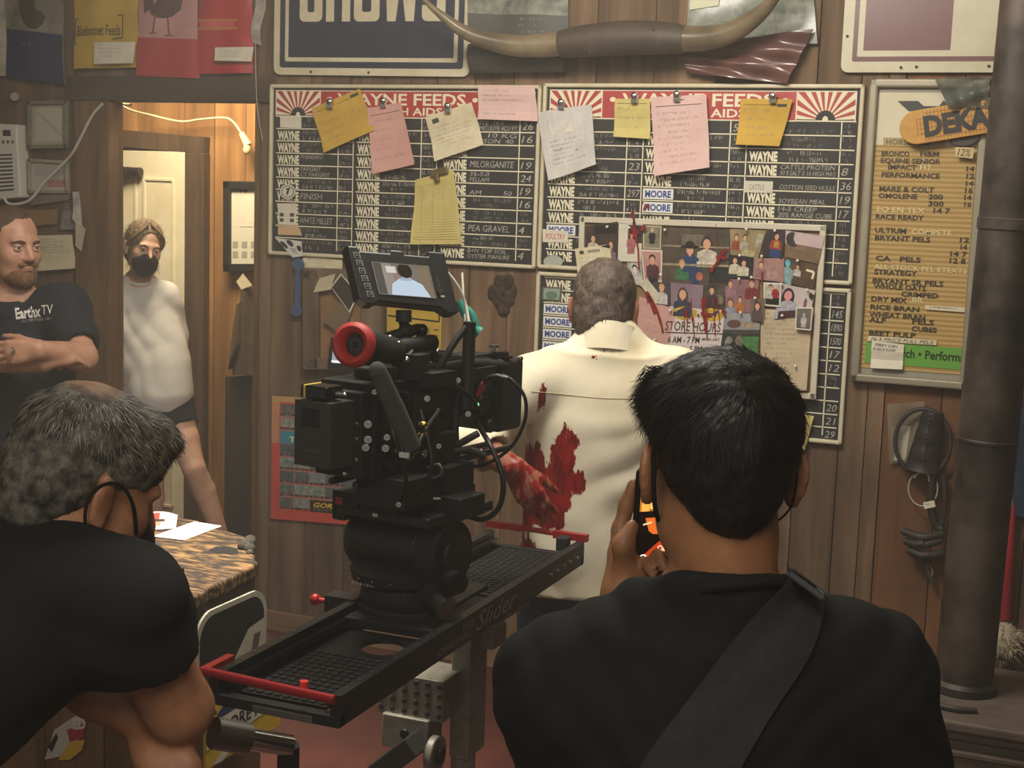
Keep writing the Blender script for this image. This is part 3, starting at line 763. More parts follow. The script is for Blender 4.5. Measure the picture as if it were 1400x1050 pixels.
def hours(b, fr):
    yel, nav = pal('#d9b62c'), pal('#25355f')
    for c, (uu, w2) in enumerate(((.08, .42), (.6, .36))):
        b.poly(fr, [(uu, .05), (uu+w2*.4, -.03), (uu+w2, .05), (uu+w2, .2), (uu+w2*.5, .27), (uu, .2)], yel, .0008)
        b.poly(fr, [(uu+w2*.15, .17), (uu+w2*.2, .08), (uu+w2*.5, .09), (uu+w2*.7, .02), (uu+w2*.85, .06), (uu+w2*.72, .09), (uu+w2*.68, .18), (uu+w2*.6, .13), (uu+w2*.35, .13), (uu+w2*.28, .18)], nav, .0012)
    b.text(fr, 'STORE HOURS', -.02, .30, .96, .50, mat('#33272a', .8), bold=.01)
    b.rect(fr, .0, .53, 1, .555, mat('#33272a', .8), .0008)
    b.text(fr, '6 AM - 7 PM', .06, .62, .62, .76, mat('#22201f', .8), bold=.02)
    b.text(fr, 'MON.-SAT.', .66, .64, .98, .70, mat('#22201f', .8), bold=.02)
    b.text(fr, '8 AM - 5 PM', .12, .82, .68, .96, mat('#22201f', .8), bold=.02)
    b.text(fr, 'SUN.', .74, .84, .92, .90, mat('#22201f', .8), bold=.02)
fr = frpx([(915, 419), (992, 424), (984, 484), (906, 484)], .054)
b = MB(); b.sheet(fr, mat('#cdbfb8', .6), 1, 1, .0015); hours(b, fr)
b.build('hours_sign', label='blood streaked sign with the opening hours and two yellow emblems', cat='sign')
photo('creased pink paper smeared with blood under the folded letter', [(874, 405), (926, 424), (910, 484), (866, 478)], mat('#c49a90', .8, c2='#b88a80', scale=12), lines(4, .2, .8, .3, .8, mat('#a67e76', .9), 131), .039)
photo('pale blue slip peeking out behind the pink paper', [(861, 420), (878, 425), (870, 466), (858, 462)], pal('#a9b4b8'), None, .032)
photo('orange paper corner at the foot of the pink paper', [(896, 474), (912, 474), (910, 490), (892, 488)], pal('#c98f3c'), None, .043)
# blood on the board
BLOOD = mat('#6e0f12', .3, c2='#8f1a1a', scale=40, name='fresh_blood')
FLAT = frpx([(700, 250), (1150, 250), (1150, 620), (700, 620)], .060)
def uvp(px, py):
    p = W(px, py, .060); a, c, d = FLAT.c[0], FLAT.c[1], FLAT.c[3]
    return ((p.x-a.x)/(c.x-a.x), (p.z-a.z)/(d.z-a.z))
b = MB(); rg = random.Random(3)
def streak(pts, w0, w1=None):
    w1 = w1 or w0*.5
    n = len(pts)-1
    for i, (p, q) in enumerate(zip(pts[:-1], pts[1:])):
        b.line(FLAT, [uvp(*p), uvp(*q)], w0+(w1-w0)*i/n, BLOOD, .0006+.0001*(i % 3))
    b.blob(FLAT, *uvp(*pts[-1]), w1*.9/FLAT.w(), w1*1.1/FLAT.h(), BLOOD, .001)
def splat(px, py, r, n=5):
    u, v = uvp(px, py)
    for k in range(n):
        b.blob(FLAT, u+rg.gauss(0, r)/FLAT.w(), v+rg.gauss(0, r)/FLAT.h(), r*rg.uniform(.25, .8)/FLAT.w(), r*rg.uniform(.3, 1.0)/FLAT.h(), BLOOD, .0006+.0001*k, rough=.5, rng=rg)
streak([(863, 294), (864, 305), (866, 330), (868, 350), (868, 376)], .008, .005)
splat(864, 322, .016, 7); splat(881, 290, .010, 5); streak([(862, 297), (863, 302)], .012)
splat(979, 362, .010, 7); streak([(982, 358), (974, 374), (966, 384)], .010, .008); streak([(975, 318), (976, 352)], .002)
streak([(876, 410), (884, 425), (890, 440), (894, 455), (896, 467)], .014, .005); streak([(879, 416), (886, 440)], .010, .004); splat(880, 418, .008, 4)
for x0, x1, y1, w2 in ((936, 938, 480, .004), (952, 954, 470, .012), (956, 955, 482, .005), (966, 966, 478, .004), (926, 925, 472, .003), (972, 973, 460, .004)):
    streak([(x0, 424), (x0, 440), (x1, y1)], w2, w2*.6)
splat(930, 448, .010, 5); splat(955, 446, .012, 6); splat(978, 445, .008, 4)
streak([(1034, 390), (1033, 408)], .006, .004)
b.build('blood_streaks', label='dark red blood drips running down the pinned photographs', cat='blood', kind='stuff')
# push pins
def pin_mesh():
    b = MB(); b.lathe([(.0035, 0), (.0022, .004), (.0022, .008), (.0045, .010), (.0045, .012), (.001, .0135)], (0, 0, 0), mat('#d8d4cc', .3), (0, -1, 0), 12)
    return b
pins = [(831, 310), (861, 311), (910, 314), (904, 375), (1021, 313), (1060, 315), (1012, 349), (1042, 350), (1011, 381), (1028, 379), (1091, 356), (1104, 396), (1033, 407), (1069, 388), (1013, 427), (1070, 431), (1088, 500), (1056, 494), (917, 424), (896, 464)]
p0 = None
for i, (x, y) in enumerate(pins):
    if p0 is None:
        o = pin_mesh().build('push_pin', loc=(0, 0, 0), smooth=40); tag(o, 'small pale push pin holding a photograph on the pin board', 'pin', 'push pins of the pin board'); p0 = o
    else:
        o = copy_thing(p0)
    o.location = W(x, y, .060)

# ---- big signs above
NAVY = mat('#1f2438', .5, c2='#262c40', scale=10, name='navy_enamel')
root = thing('feed_sign', 'big navy enamel sign with block lettering and cream border, above the board nearest the doorway', 'sign', W(508, 104, .02))
fr = Fr(W(374, 102, .02)+Vector((0, 0, .66)), W(642, 105, .02)+Vector((0, 0, .66)), W(642, 105, .02), W(374, 102, .02))
b = MB(); W_, H_ = fr.w(), fr.h()
def rr(x0, y0, x1, y1, r, n=5):
    pts = []
    for cx, cy, a in ((x0+r, y0+r, 180), (x1-r, y0+r, 270), (x1-r, y1-r, 0), (x0+r, y1-r, 90)):
        for k in range(n+1):
            t = rad(a+90*k/n); pts.append((cx+r*math.cos(t), cy+r*math.sin(t)))
    return pts
mm = lambda pts: [(x/W_, y/H_) for x, y in pts]
b.prism(mm(rr(0, 0, W_, H_, .03)), lambda x, y, d: fr(x, y, d), -.008, 0.0, ENAM)
b.poly(fr, mm(rr(.028, .028, W_-.028, H_-.028, .012)), NAVY, .0008)
b.poly(fr, mm(rr(.052, .052, W_-.052, H_-.052, .008)), ENAM, .0014)
b.poly(fr, mm(rr(.068, .068, W_-.068, H_-.068, .004)), NAVY, .0020)
uq = lambda px: (W(px, 30, .02).x-fr.c[0].x)/W_
y1_, y0_ = H_-.205, H_-.205-.30; sw = .036
def block(x0, x1, y0, y1, mt=None, l=.0028): b.rect(fr, x0/W_, y0/H_, x1/W_, y1/H_, mt or ENAM, l)
def xq(px): return uq(px)*W_
def ringed(xa, xb, open_=False):
    b.poly(fr, mm(rr(xa, y0_, xb, y1_, .022)), ENAM, .0028); b.poly(fr, mm(rr(xa+sw, y0_+sw, xb-sw, y1_-sw, .008)), NAVY, .0034)
    if open_: block(xb-sw-.002, xb+.002, y0_+.10, y1_-.10, NAVY, .0036)
ringed(xq(410), xq(441), True)
xa, xb = xq(446), xq(479); block(xa, xa+sw, y0_, y1_); block(xb-sw, xb, y0_, y1_); block(xa, xb, (y0_+y1_)/2-sw/2, (y0_+y1_)/2+sw/2)
ringed(xq(484), xq(519))
xa, xb = xq(524), xq(572); w5 = (xb-xa)
b.poly(fr, mm([(xa, y0_), (xa+sw*.9, y0_), (xa+w5*.33, y1_-.07), (xa+w5*.33+.004, y1_), (xa+w5*.12, y1_)]), ENAM, .0028)
b.poly(fr, mm([(xa+w5*.33, y1_-.07), (xa+w5*.40, y0_+.06), (xa+w5*.60, y0_+.06), (xa+w5*.67, y1_-.07), (xa+w5*.64, y1_), (xa+w5*.54, y1_-.11), (xa+w5*.46, y1_-.11), (xa+w5*.36, y1_)]), ENAM, .0029)
b.poly(fr, mm([(xb-sw*.9, y0_), (xb, y0_), (xb-w5*.12, y1_), (xb-w5*.33-.004, y1_), (xb-w5*.33, y1_-.07)]), ENAM, .0028)
ringed(xq(577), xq(609)); xa, xb = xq(577), xq(609); ym = (y0_+y1_)/2; block(xa+sw*.5, xb-sw*.5, ym-sw/2, ym+sw/2, ENAM, .0036); block(xb-sw-.002, xb+.002, y0_+.06, ym-sw/2, NAVY, .0038); block(xa-.002, xa+sw+.002, ym+sw/2, y1_-.06, NAVY, .0038)
b.build('sign_panel', root)
b = MB()
for x, z in ((.012, .3), (W_-.012, .3), (W_*.5, .012), (W_*.2, .012)):
    p = fr(x/W_, 1-z/H_, .001); b.cyl(p, p+Vector((0, -.003, 0)), .005, mat('#3b2f27', .6, .5), n=8)
b.build('screw', root)

RUST = mat('#561d20', .35, c2='#602426', scale=6, name='dark_red_enamel')
root = thing('metal_sign', 'big cream metal sign with a dark red block, at the top right', 'sign', W(1250, 100, .02))
fr = Fr(W(1149, 99, .02)+Vector((0, 0, .55)), W(1149, 99, .02)+Vector((.74, 0, .55)), W(1149, 99, .02)+Vector((.74, 0, 0)), W(1149, 99, .02))
b = MB(); W_, H_ = fr.w(), fr.h()
ENG = mat('#c2baa0', .4, c2='#b4ab8e', scale=7, name='aged_cream_enamel')
b.prism(mm(rr(0, 0, W_, H_, .025)), lambda x, y, d: fr(x, y, d), -.008, 0.0, ENG)
b.poly(fr, mm(rr(.036, .036, W_-.036, H_-.036, .006)), RUST, .0008)
b.poly(fr, mm(rr(.052, .052, W_-.052, H_-.052, .004)), ENG, .0014)
b.rect(fr, .072/W_, .072/H_, .355/W_, 1-.072/H_, RUST, .0020)
b.build('sign_panel', root)
b = MB()
for x, z in ((.016, .12), (.2, .016), (.25, .018), (.48, .02)):
    p = fr(x/W_, 1-z/H_, .001); b.cyl(p, p+Vector((0, -.003, 0)), .005, mat('#3b2f27', .6, .5), n=8)
b.build('screw', root)

# ---- letter board on the right
root = thing('letter_board', 'tall framed menu board of black letters on a yellow ribbed panel, beside the stove pipe', 'sign', W(1250, 515, .02))
tl = W(1196, 114, .02); xr = W(1350, 114, .02).x; zb = W(1168, 515, .02).z
fr = Fr(tl, Vector((xr, -.02, tl.z)), Vector((xr, -.02, zb)), Vector((tl.x, -.02, zb)))
W_, H_ = fr.w(), fr.h()
b = MB(); RIB = mat('#a98a4e', .6, name='yellow_letter_panel'); CRP = mat('#cfc6ae', .5, c2='#c4b99c', scale=5)
b.sheet(fr, mat('#8f8a7c', .6), 1, 1, .012)
pu0, pu1, pv0, pv1 = .045, .955, .03, .965
vs = .205
b.rect(fr, pu0, pv0, pu1, vs, CRP, .001)
n = 92
fs_v, fs_f = [], []
for i in range(n+1):
    v = vs+(pv1-vs)*i/n
    for u in (pu0, pu1): fs_v.append(fr(u, v, 0.0016 if i % 2 else .0030))
for i in range(n): fs_f.append((2*i, 2*i+2, 2*i+3, 2*i+1))
b.add(fs_v, fs_f, RIB)
def fuv(px, py):
    p = W(px, py, .0235); return ((p.x-tl.x)/(xr-tl.x), (tl.z-p.z)/(tl.z-zb))
LBK, LWH = mat('#2e2313', .5), mat('#d8c795', .5)
def LT(t, x0, x1, yb, h=6.9, m=None, bold=.03):
    u0, v1 = fuv(x0, yb); u1, _ = fuv(x1, yb); _, v0 = fuv(x0, yb-h)
    b.text(fr, t, u0, v0, u1, v1, m or LBK, bold=bold, lift=.0045)
for t, x0, x1, yb in (('BRONCO', 1205, 1243, 213), ('H&M', 1258, 1284, 213.5), ('EQUINE SENIOR', 1204, 1286, 222.5), ('IMPACT', 1214, 1253, 231.5), ('14', 1321, 1332, 234), ('PERFORMANCE', 1205, 1285, 242), ('12', 1321, 1332, 244), ('14', 1320, 1331, 254), ('MARE & COLT', 1202, 1277, 261), ('16', 1319, 1330, 263.5), ('OMOLENE', 1201, 1254, 270.5), ('200', 1269, 1289, 272), ('14', 1318, 1328, 273), ('300', 1269, 1290, 281.5), ('16', 1318, 1328, 282.5), ('14 7', 1276, 1299, 291), ('RACE READY', 1197, 1263, 299), ('ULTIUM', 1196, 1239, 317.5), ('BRYANT PELS', 1196, 1272, 328), ('12', 1312, 1325, 331), ('14', 1313, 1322, 341), ('14 7', 1299, 1322, 350), ('CA   PELS', 1197, 1259, 356), ('12 8', 1298, 1320, 359.5), ('STRATEGY', 1195, 1254, 374.5), ('BRYANT SR PELS', 1193, 1290, 386.5), ('WHOLE OATS', 1194, 1266, 394), ('CRIMPED', 1232, 1283, 405), ('DRY MIX', 1191, 1240, 411.5), ('RICE BRAN', 1190, 1257, 422.5), ('WHEAT BRAN', 1188, 1265, 432.5), ('ALF', 1188, 1211, 440), ('PELS', 1247, 1277, 442.5), ('CUBES', 1246, 1281, 452.5), ('BEET PULP', 1188, 1252, 458)):
    LT(t, x0, x1, yb)
for t, x0, x1, yb in (('HT', 1258, 1274, 232), ('EQ EN TEX', 1199, 1264, 289), ('COMPETE', 1246, 1301, 320), ('ALL STOCK PEL ETEXTS', 1195, 1322, 367.5), ('BR', 1247, 1262, 413)):
    LT(t, x0, x1, yb, 6.9, LWH, .01)
u0, v0 = fuv(1212, 190); u1, v1 = fuv(1273, 198.5)
b.rect(fr, *fuv(1208, 188), fuv(1292, 200)[0], fuv(1208, 199.5)[1], mat('#a89264', .6), .0040)
b.text(fr, 'HORSE FEED', u0, v0, u1, v1, mat('#5f5036', .6), bold=.01, lift=.0048)
ZG = [fuv(*q) for q in ((1227, 138), (1255, 138), (1263, 145), (1284, 145), (1290, 137), (1297, 144), (1285, 152), (1242, 152))]
b.poly(fr, ZG, mat('#2a2a28', .5), .0026)
GRN = mat('#5f9a36', .5)
b.rect(fr, fuv(1184, 466)[0], fuv(1184, 467)[1], pu1, fuv(1184, 496)[1], GRN, .0046)
u0, v1 = fuv(1199, 486); b.text(fr, 'Research \u2022 Performance', u0, v1-.030, 1.05*pu1+.12, v1, mat('#17240f', .5), bold=.025, lift=.0052)
b.build('ribbed_panel', root)
b = MB()
for a, c in (((0, 0), (1, 0)), ((1, 0), (1, 1)), ((1, 1), (0, 1)), ((0, 1), (0, 0))):
    p, q = fr(*a, .006), fr(*c, .006); d = (q-p); L = d.length; d.normalize(); sd = d.cross(Vector((0, -1, 0)))
    rot = Matrix((d, Vector((0, -1, 0)), -sd)).transposed()
    b.box((p+q)/2, (L+.03, .03, .030), mat('#8d8674', .4, .25, c2='#9b937e', scale=8), rot)
b.build('frame', root, bevel=.008, seg=3)
stick('note', 'white note taped over the green band of the letter board', 'note', [(1192, 466), (1236, 471), (1234, 505), (1190, 503)], .034, PAPERW, lambda b, fr: (b.text(fr, 'SPRAY CAN', .1, .06, .8, .16, INK, shear=.2), b.text(fr, 'IN BACK ROOM', .06, .22, .75, .32, INK, shear=.2)), None, 3, 3, cl(.005))
stick('paper_strip', 'white strip with handwriting above the green band', 'paper', [(1187, 459), (1281, 465), (1280, 472), (1186, 466)], .030, PAPERC, lambda b, fr: b.text(fr, '16 5 PRICE FULL PELS', .05, .2, .95, .85, INK, shear=.2))
stick('paper_strip', 'narrow white strip to the right of the rice bran row', 'paper', [(1265, 417), (1319, 420), (1319, 427), (1265, 423)], .030, PAPERC, lines(1, .1, .95, .2, .9, INK, 5))
stick('price_tag', 'small tan card reading 12% at the upper right of the letter board', 'card', [(1306, 201), (1332, 202), (1330, 217), (1306, 214)], .052, mat('#c9b184', .7), lambda b, fr: b.text(fr, '12%', .12, .15, .88, .85, mat('#3a2c20', .8), shear=.3))
# winged corn ear sign hung on the letter board
root = thing('corn_sign', 'yellow corn ear sign with big black letters, across the letter board top', 'sign', W(1290, 195, .05))
A, B_ = W(1230, 178, .066), W(1400, 150, .066)
ax = (B_-A); L = ax.length; ax.normalize(); up = Vector((0, -1, 0)).cross(ax).normalized()*-1
if up.z < 0: up = -up
hh = .058
fr = Fr(A+up*hh, A+up*hh+ax*L, A-up*hh+ax*L, A-up*hh)
b = MB()
CORN = mat('#b5802a', .4, c2='#c4923a', scale=30)
out = []
for k in range(13):
    t = k/12; out.append((.15*(1-math.cos(t*math.pi/2)), .5-.48*math.sin(t*math.pi/2)))
pts = [(x, y) for x, y in out] + [(1, 0.02), (1, .98)] + [(x, 1-y) for x, y in reversed(out[1:])]
b.prism(pts, lambda x, y, d: fr(x, y, d), -.012, .004, CORN)
for k in range(1, 7):
    v = k/7; b.line(fr, [(.16 if 1 < k < 6 else .22, v), (.99, v)], .0025, mat('#8a5a1c', .5), .0046)
for k in range(5, 34):
    u = k/34; b.line(fr, [(u, .06 if u > .2 else .25), (u, .94 if u > .2 else .75)], .0022, mat('#8a5a1c', .5), .0047)
b.text(fr, 'DEKALB', .20, .22, .94, .78, mat('#141210', .5), bold=.055, lift=.006, res=3)
b.build('ear', root, bevel=.002)
b = MB()
pw = W(1300, 130, .045)
wing = [W(x, y, .058) for x, y in ((1280, 110), (1300, 124), (1352, 124), (1352, 150), (1310, 158), (1296, 146))]
b.add(wing+[p+Vector((0, .012, 0)) for p in wing], [(0, 1, 2, 3, 4, 5), (11, 10, 9, 8, 7, 6)]+[(i, 6+i, 6+(i+1) % 6, (i+1) % 6) for i in range(6)], mat('#2b332f', .3, c2='#59645d', scale=14))
b.lathe([(.02, 0), (.066, .003), (.066, .006), (.02, .007)], W(1318, 172, .044), mat('#3a352f', .5), (0, -1, 0), 24)
b.build('wing', root)
fr = frpx([(1278, 108), (1352, 104), (1352, 146), (1298, 150)], .088, lambda u, v: .012*math.sin(9*v+4*u)+.01*math.sin(13*u))
b = MB(); b.sheet(fr, mat('#9fa59c', .15, trans=.75, alpha=.75), 12, 10, .001)
b.build('plastic_bag', label='crumpled clear plastic draped over the wing of the corn sign', cat='bag')

# ---- feed bags and posters along the top
def feedbag(label, c4, mt, draw, off=.03, amp=.012, ph=0.0, name='feed_bag'):
    fr = frpx(c4, off, lambda u, v: amp*math.sin(math.pi*u)*(1-.4*v)+.005*math.sin(9*u+5*v+ph)+.004*math.sin(14*v+3*u+ph))
    b = MB(); b.sheet(fr, mt, 14, 14, .006)
    draw(b, fr)
    return b.build(name, label=label, cat='bag', group='empty feed bags pinned above the doorway', smooth=60)
def R8(b, fr, u0, v0, u1, v1, m, l=.001): b.rect(fr, u0, v0, u1, v1, m, l, 10, 10)
T = -150
feedbag('feed bag with grey animal picture and dark blue foot, above the framed certificates', [(6, T), (80, T), (88, 116), (8, 104)], mat('#8f8a78', .35, c2='#5d5848', scale=7), lambda b, fr: (R8(b, fr, 0, .74, 1, 1, mat('#1f2c55', .3, c2='#1a2144', scale=8)), b.blob(fr, .5, .6, .25, .13, mat('#3f3a30', .4), .0016), b.blob(fr, .78, .55, .15, .12, mat('#6e685a', .4), .0016), lines(2, .05, .65, .77, .84, mat('#9aa0b0', .5), 4)(b, fr)))
def ybag(b, fr):
    b.rect(fr, .02, .875, .76, .925, mat('#7d6a24', .4), .0012, 4, 1) if False else None
    for p in ([(.02, .72), (.78, .70)], [(.78, .70), (.78, .83)], [(.78, .83), (.02, .86)], [(.02, .86), (.02, .72)]): b.line(fr, p, .006, mat('#4c4526', .5), .0014)
    b.text(fr, 'Bluebonnet Feeds', .05, .755, .75, .815, mat('#4c4526', .5), bold=.02, lift=.0014)
feedbag('yellow feed bag with a framed dark name, above the doorway post', [(99, T), (187, T), (189, 92), (101, 94)], mat('#c3a13c', .35, c2='#b29034', scale=6), ybag, ph=1)
feedbag('feed bag with a dark rooster on faded pink and a red foot', [(188, T), (271, T), (271, 107), (187, 104)], mat('#c08f8c', .35, c2='#ae7d7c', scale=6), lambda b, fr: (R8(b, fr, 0, .79, 1, 1, mat('#a8323a', .35)), b.blob(fr, .42, .56, .3, .15, mat('#4a3038', .5), .0014, rough=.4), b.poly(fr, [(.1, .4), (.3, .45), (.3, .62), (.12, .66)], mat('#4a3038', .5), .0013), b.line(fr, [(.33, .66), (.30, .76)], .009, mat('#7b4a42', .5), .0015), b.line(fr, [(.52, .66), (.55, .77)], .009, mat('#7b4a42', .5), .0015), b.line(fr, [(.24, .765), (.36, .765)], .006, mat('#7b4a42', .5), .0015), b.line(fr, [(.48, .775), (.62, .775)], .006, mat('#7b4a42', .5), .0015)), ph=2)
feedbag('glossy red feed bag next to the rooster bag', [(272, T), (346, T), (345, 100), (272, 101)], mat('#b23236', .22, c2='#9e282e', scale=6), lambda b, fr: (R8(b, fr, 0, .70, .75, .715, mat('#b07040', .4)), R8(b, fr, 0, .745, .75, .76, mat('#b07040', .4)), R8(b, fr, .05, .715, .7, .745, mat('#c0504a', .4))), amp=.018, ph=3)
feedbag('pale edge of a feed bag at the far left top', [(-60, T), (4, T), (8, 104), (-60, 100)], mat('#b9b2a0', .5, c2='#8d8676', scale=10), lambda b, fr: None, ph=4)
def lbl(label, c4, off=.06): stick('price_label', label, 'label', c4, off, PAPERW, lines(3, .15, .9, .25, .8, mat('#a09a8c', .9), 9), 'white labels on the feed bags', 4, 4, lambda u, v: .005*math.sin(4*u))
lbl('white label low on the yellow feed bag', [(129, 58), (184, 57), (181, 86), (128, 88)])
lbl('torn white label on the glossy red feed bag', [(294, 65), (346, 64), (343, 84), (293, 83)], .066)
stick('plastic_strip', 'crumpled pale strip hanging between the red bag and the navy sign', 'strip', [(350, -40), (366, -40), (356, 62), (344, 58)], .03, mat('#b5ada0', .5, c2='#8f887c', scale=20), None, None, 4, 10, lambda u, v: .012*math.sin(10*v))
fr_w = [W(349, 60, .03), W(350, 110, .03), W(352, 150, .03), W(359, 192, .025)]
b = MB(); b.tube(fr_w, .0015, mat('#b8b2a6', .6)); b.build('wire', label='thin pale wire hanging down beside the doorway', cat='wire')
# posters and sacks beyond the navy sign
fr = frpx([(642, T), (775, T), (776, 56), (640, 52)], .025, lambda u, v: .01*math.sin(8*u+3*v))
b = MB(); b.sheet(fr, mat('#8f917f', .3, c2='#4f5350', scale=16, detail=6), 14, 14, .002)
R8(b, fr, 0, .83, 1, 1, mat('#4a4a44', .4), .001); lines(3, .3, .9, .85, .98, mat('#9a9c8a', .6), 15)(b, fr)
for u, v, r in ((.3, .62, .14), (.62, .6, .16), (.85, .66, .1)): b.blob(fr, u, v, r, r*.8, mat('#565c5c', .4), .0015, rough=.5)
b.build('poster', label='grey green animal poster above the left horn', cat='poster', smooth=60)
fr = frpx([(640, 60), (772, 66), (771, 98), (643, 100)], .05, lambda u, v: .025*math.sin(math.pi*v)+.006*math.sin(11*u))
b = MB(); b.sheet(fr, mat('#4a4640', .5, c2='#3a3733', scale=12), 14, 8, .03); b.build('sack', label='dark grey folded sack below the left horn', cat='sack', smooth=60)
fr = frpx([(943, T), (1100, T), (1118, 60), (940, 60)], .018, lambda u, v: .007*math.sin(7*u+2*v)+.004*math.sin(16*v+5*u))
b = MB(); b.sheet(fr, mat('#4d5048', .25, c2='#8a9080', scale=14, detail=6), 18, 14, .002)
b.poly(fr, [(.03, .55), (.3, .5), (.25, .75), (.02, .78)], mat('#b8b898', .4), .006)
b.build('poster', label='green grey animal poster behind the right horn', cat='poster', smooth=60)
fr = frpx([(934, 62), (1112, 40), (1075, 114), (938, 100)], .052, lambda u, v: .010*math.sin(9*u+4*v)+.008*math.sin(17*v-6*u)+.008*math.sin(math.pi*v))
b = MB(); b.sheet(fr, mat('#5a3d38', .2, c2='#6e4d46', scale=9), 24, 16, .012); b.build('plastic_sack', label='crumpled maroon plastic sack below the right horn', cat='sack', smooth=60)
# longhorn
HORN = mat('#8a7a60', .3, c2='#5d5140', scale=5, name='horn')
root = thing('longhorn', 'long pair of steer horns mounted on the wall above the price boards', 'horns', W(850, 75, .12))
off = .13
b = MB(); b.tube([W(572, -8, off+.12), W(600, 18, off+.10), W(640, 46, off+.06), (W(693, 61, off+.02)), W(740, 62, off), W(780, 58, off)], [.004, .014, .026, .038, .044, .046], HORN, 14); b.build('horn', root, smooth=60)
b = MB(); b.tube([W(915, 52, off), W(960, 53, off), W(1000, 44, off+.02), W(1035, 22, off+.06), W(1064, -10, off+.12), W(1078, -40, off+.16)], [.046, .044, .038, .028, .016, .004], HORN, 14); b.build('horn', root, smooth=60)
b = MB(); b.tube([W(766, 60, off), W(800, 56, off), W(850, 52, off), W(900, 52, off), W(936, 54, off)], [.047, .057, .060, .057, .047], mat('#4d4237', .6, c2='#3d342b', scale=14), 16)
b.build('leather_wrap', root, smooth=60)
b = MB()
for x, y in ((800, 62), (846, 58), (893, 56), (893, 40), (806, 72)):
    b.sph(W(x, y, off+.057), .004, STEEL, 8)
b.build('tack', root)
b = MB(); b.box(W(850, 56, .055), (.12, .11, .05), DARKW); b.build('wall_block', root)

# ---- left of the doorway
root = thing('wall_speaker', 'white plastic box with dark louvre slots at the far left edge', 'speaker', W(5, 275, .05))
fr = frpx([(-30, 168), (22, 170), (28, 270), (-30, 276)], .07)
b = MB(); b.sheet(fr, mat('#cfcabc', .5), 1, 1, .07); b.build('case', root, bevel=.006)
b = MB()
for k in range(10): b.rect(fr, .0, .40+.052*k, .86, .425+.052*k, mat('#3a3733', .7), .0012)
b.rect(fr, .65, .08, .85, .16, mat('#2a2826', .4), .0012)
for u in (.62, .74, .86): b.rect(fr, u, .22, u+.06, .26, mat('#55514c', .5), .0012)
b.build('grille', root)
def frame_pic(label, c4, off, fmat, fw, inner, draw=None, name='picture_frame', cat='picture'):
    root = thing(name, label, cat, W((c4[2][0]+c4[3][0])/2, max(c4[2][1], c4[3][1]), off))
    fr = frpx(c4, off)
    b = MB(); b.sheet(fr, inner, 1, 1, .008)
    if draw: draw(b, fr)
    b.build('print', root)
    b = MB()
    for a, c in (((0, 0), (1, 0)), ((1, 0), (1, 1)), ((1, 1), (0, 1)), ((0, 1), (0, 0))):
        p, q = fr(*a, .004), fr(*c, .004); d = q-p; L = d.length; d.normalize(); sd = d.cross(Vector((0, -1, 0)))
        b.box((p+q)/2, (L+fw, .02, fw), fmat, Matrix((d, Vector((0, -1, 0)), -sd)).transposed())
    b.build('frame', root, bevel=.002)
    return root
frame_pic('grey framed certificate under cracked glass, uppermost beside the doorway post', [(42, 141), (92, 140), (92, 200), (42, 201)], .02, mat('#7d7765', .5, c2='#6a6454', scale=12), .016, mat('#a59e8c', .3, c2='#968f7e', scale=8), lambda b, fr: (b.rect(fr, .14, .12, .86, .88, mat('#b3ac99', .3), .001), b.line(fr, [(.2, .2), (.98, .86)], .0022, mat('#4c463c', .4), .002), lines(2, .4, .65, .72, .8, mat('#6c6658', .8), 8)(b, fr)))
frame_pic('pale framed picture with pink stripe, below the cracked certificate', [(42, 219), (92, 222), (94, 262), (42, 262)], .02, mat('#9c9581', .5, c2='#8a8370', scale=12), .014, mat('#b7b0a0', .4, c2='#a59e90', scale=8), lambda b, fr: (b.rect(fr, .45, .6, .95, .85, mat('#a5766c', .5), .001), b.rect(fr, .1, .15, .8, .5, mat('#a39d92', .4), .001)))
stick('wooden_plaque', 'grey wooden plaque below the pale framed picture', 'plaque', [(40, 265), (94, 262), (93, 274), (40, 281)], .02, mat('#6c604f', .7, c2='#7d705c', scale=9), None, None, 1, 1, None, .012)
stick('cardboard_piece', 'long tan cardboard label above the bearded man\'s head', 'card', [(30, 288), (79, 286), (78, 306), (44, 309)], .02, mat('#8f6d42', .8, c2='#7e5f3a', scale=10))
stick('snapshot', 'small grey snapshot beside the curled paper strip', 'photo', [(85, 288), (104, 288), (103, 314), (82, 314)], .02, mat('#8d8983', .5, c2='#5b5753', scale=25))
stick('paper_stack', 'stack of white handwritten sheets beside the bearded man\'s face', 'paper', [(50, 322), (98, 321), (103, 367), (46, 371)], .024, PAPERC, lines(8, .1, .9, .1, .7, mat('#8f8878', .9), 55), None, 4, 4, cl(.01), .006)
fr = frpx([(99, 262), (107, 262), (117, 300), (99, 305)], .03); b = MB()
fr1 = frpx([(99, 262), (108, 262), (116, 312), (103, 300)], .03, lambda u, v: .02*v*v); fr2 = frpx([(103, 300), (117, 313), (107, 344), (99, 336)], .05, lambda u, v: -.02*v)
b.sheet(fr1, mat('#8f897f', .6, c2='#c5bfb2', scale=20), 4, 8); b.sheet(fr2, PAPERC, 4, 6)
b.build('paper_strip', label='long curled paper strip hanging on the doorway post', cat='paper')
stick('price_tag', 'tiny white tag on the wall below the stack of sheets', 'tag', [(97, 406), (102, 407), (101, 414), (97, 414)], .02, PAPERW)
CORD = mat('#c5bfae', .5)
b = MB(); b.tube([W(5, 270, .09), W(14, 279, .085), W(40, 274, .07), W(60, 250, .06), W(88, 222, .06), W(100, 208, .07), W(112, 185, .08), W(126, 158, .09), W(140, 142, .095)], .006, CORD)
b.build('cable', label='thick white cable rising from the louvred box to the lintel', cat='cable')
b = MB(); b.cyl(W(20, 132, .0), W(20, 132, .05), .018, mat('#7d776c', .5)); b.build('coat_peg', label='small grey coat peg above the louvred box', cat='peg', smooth=40)

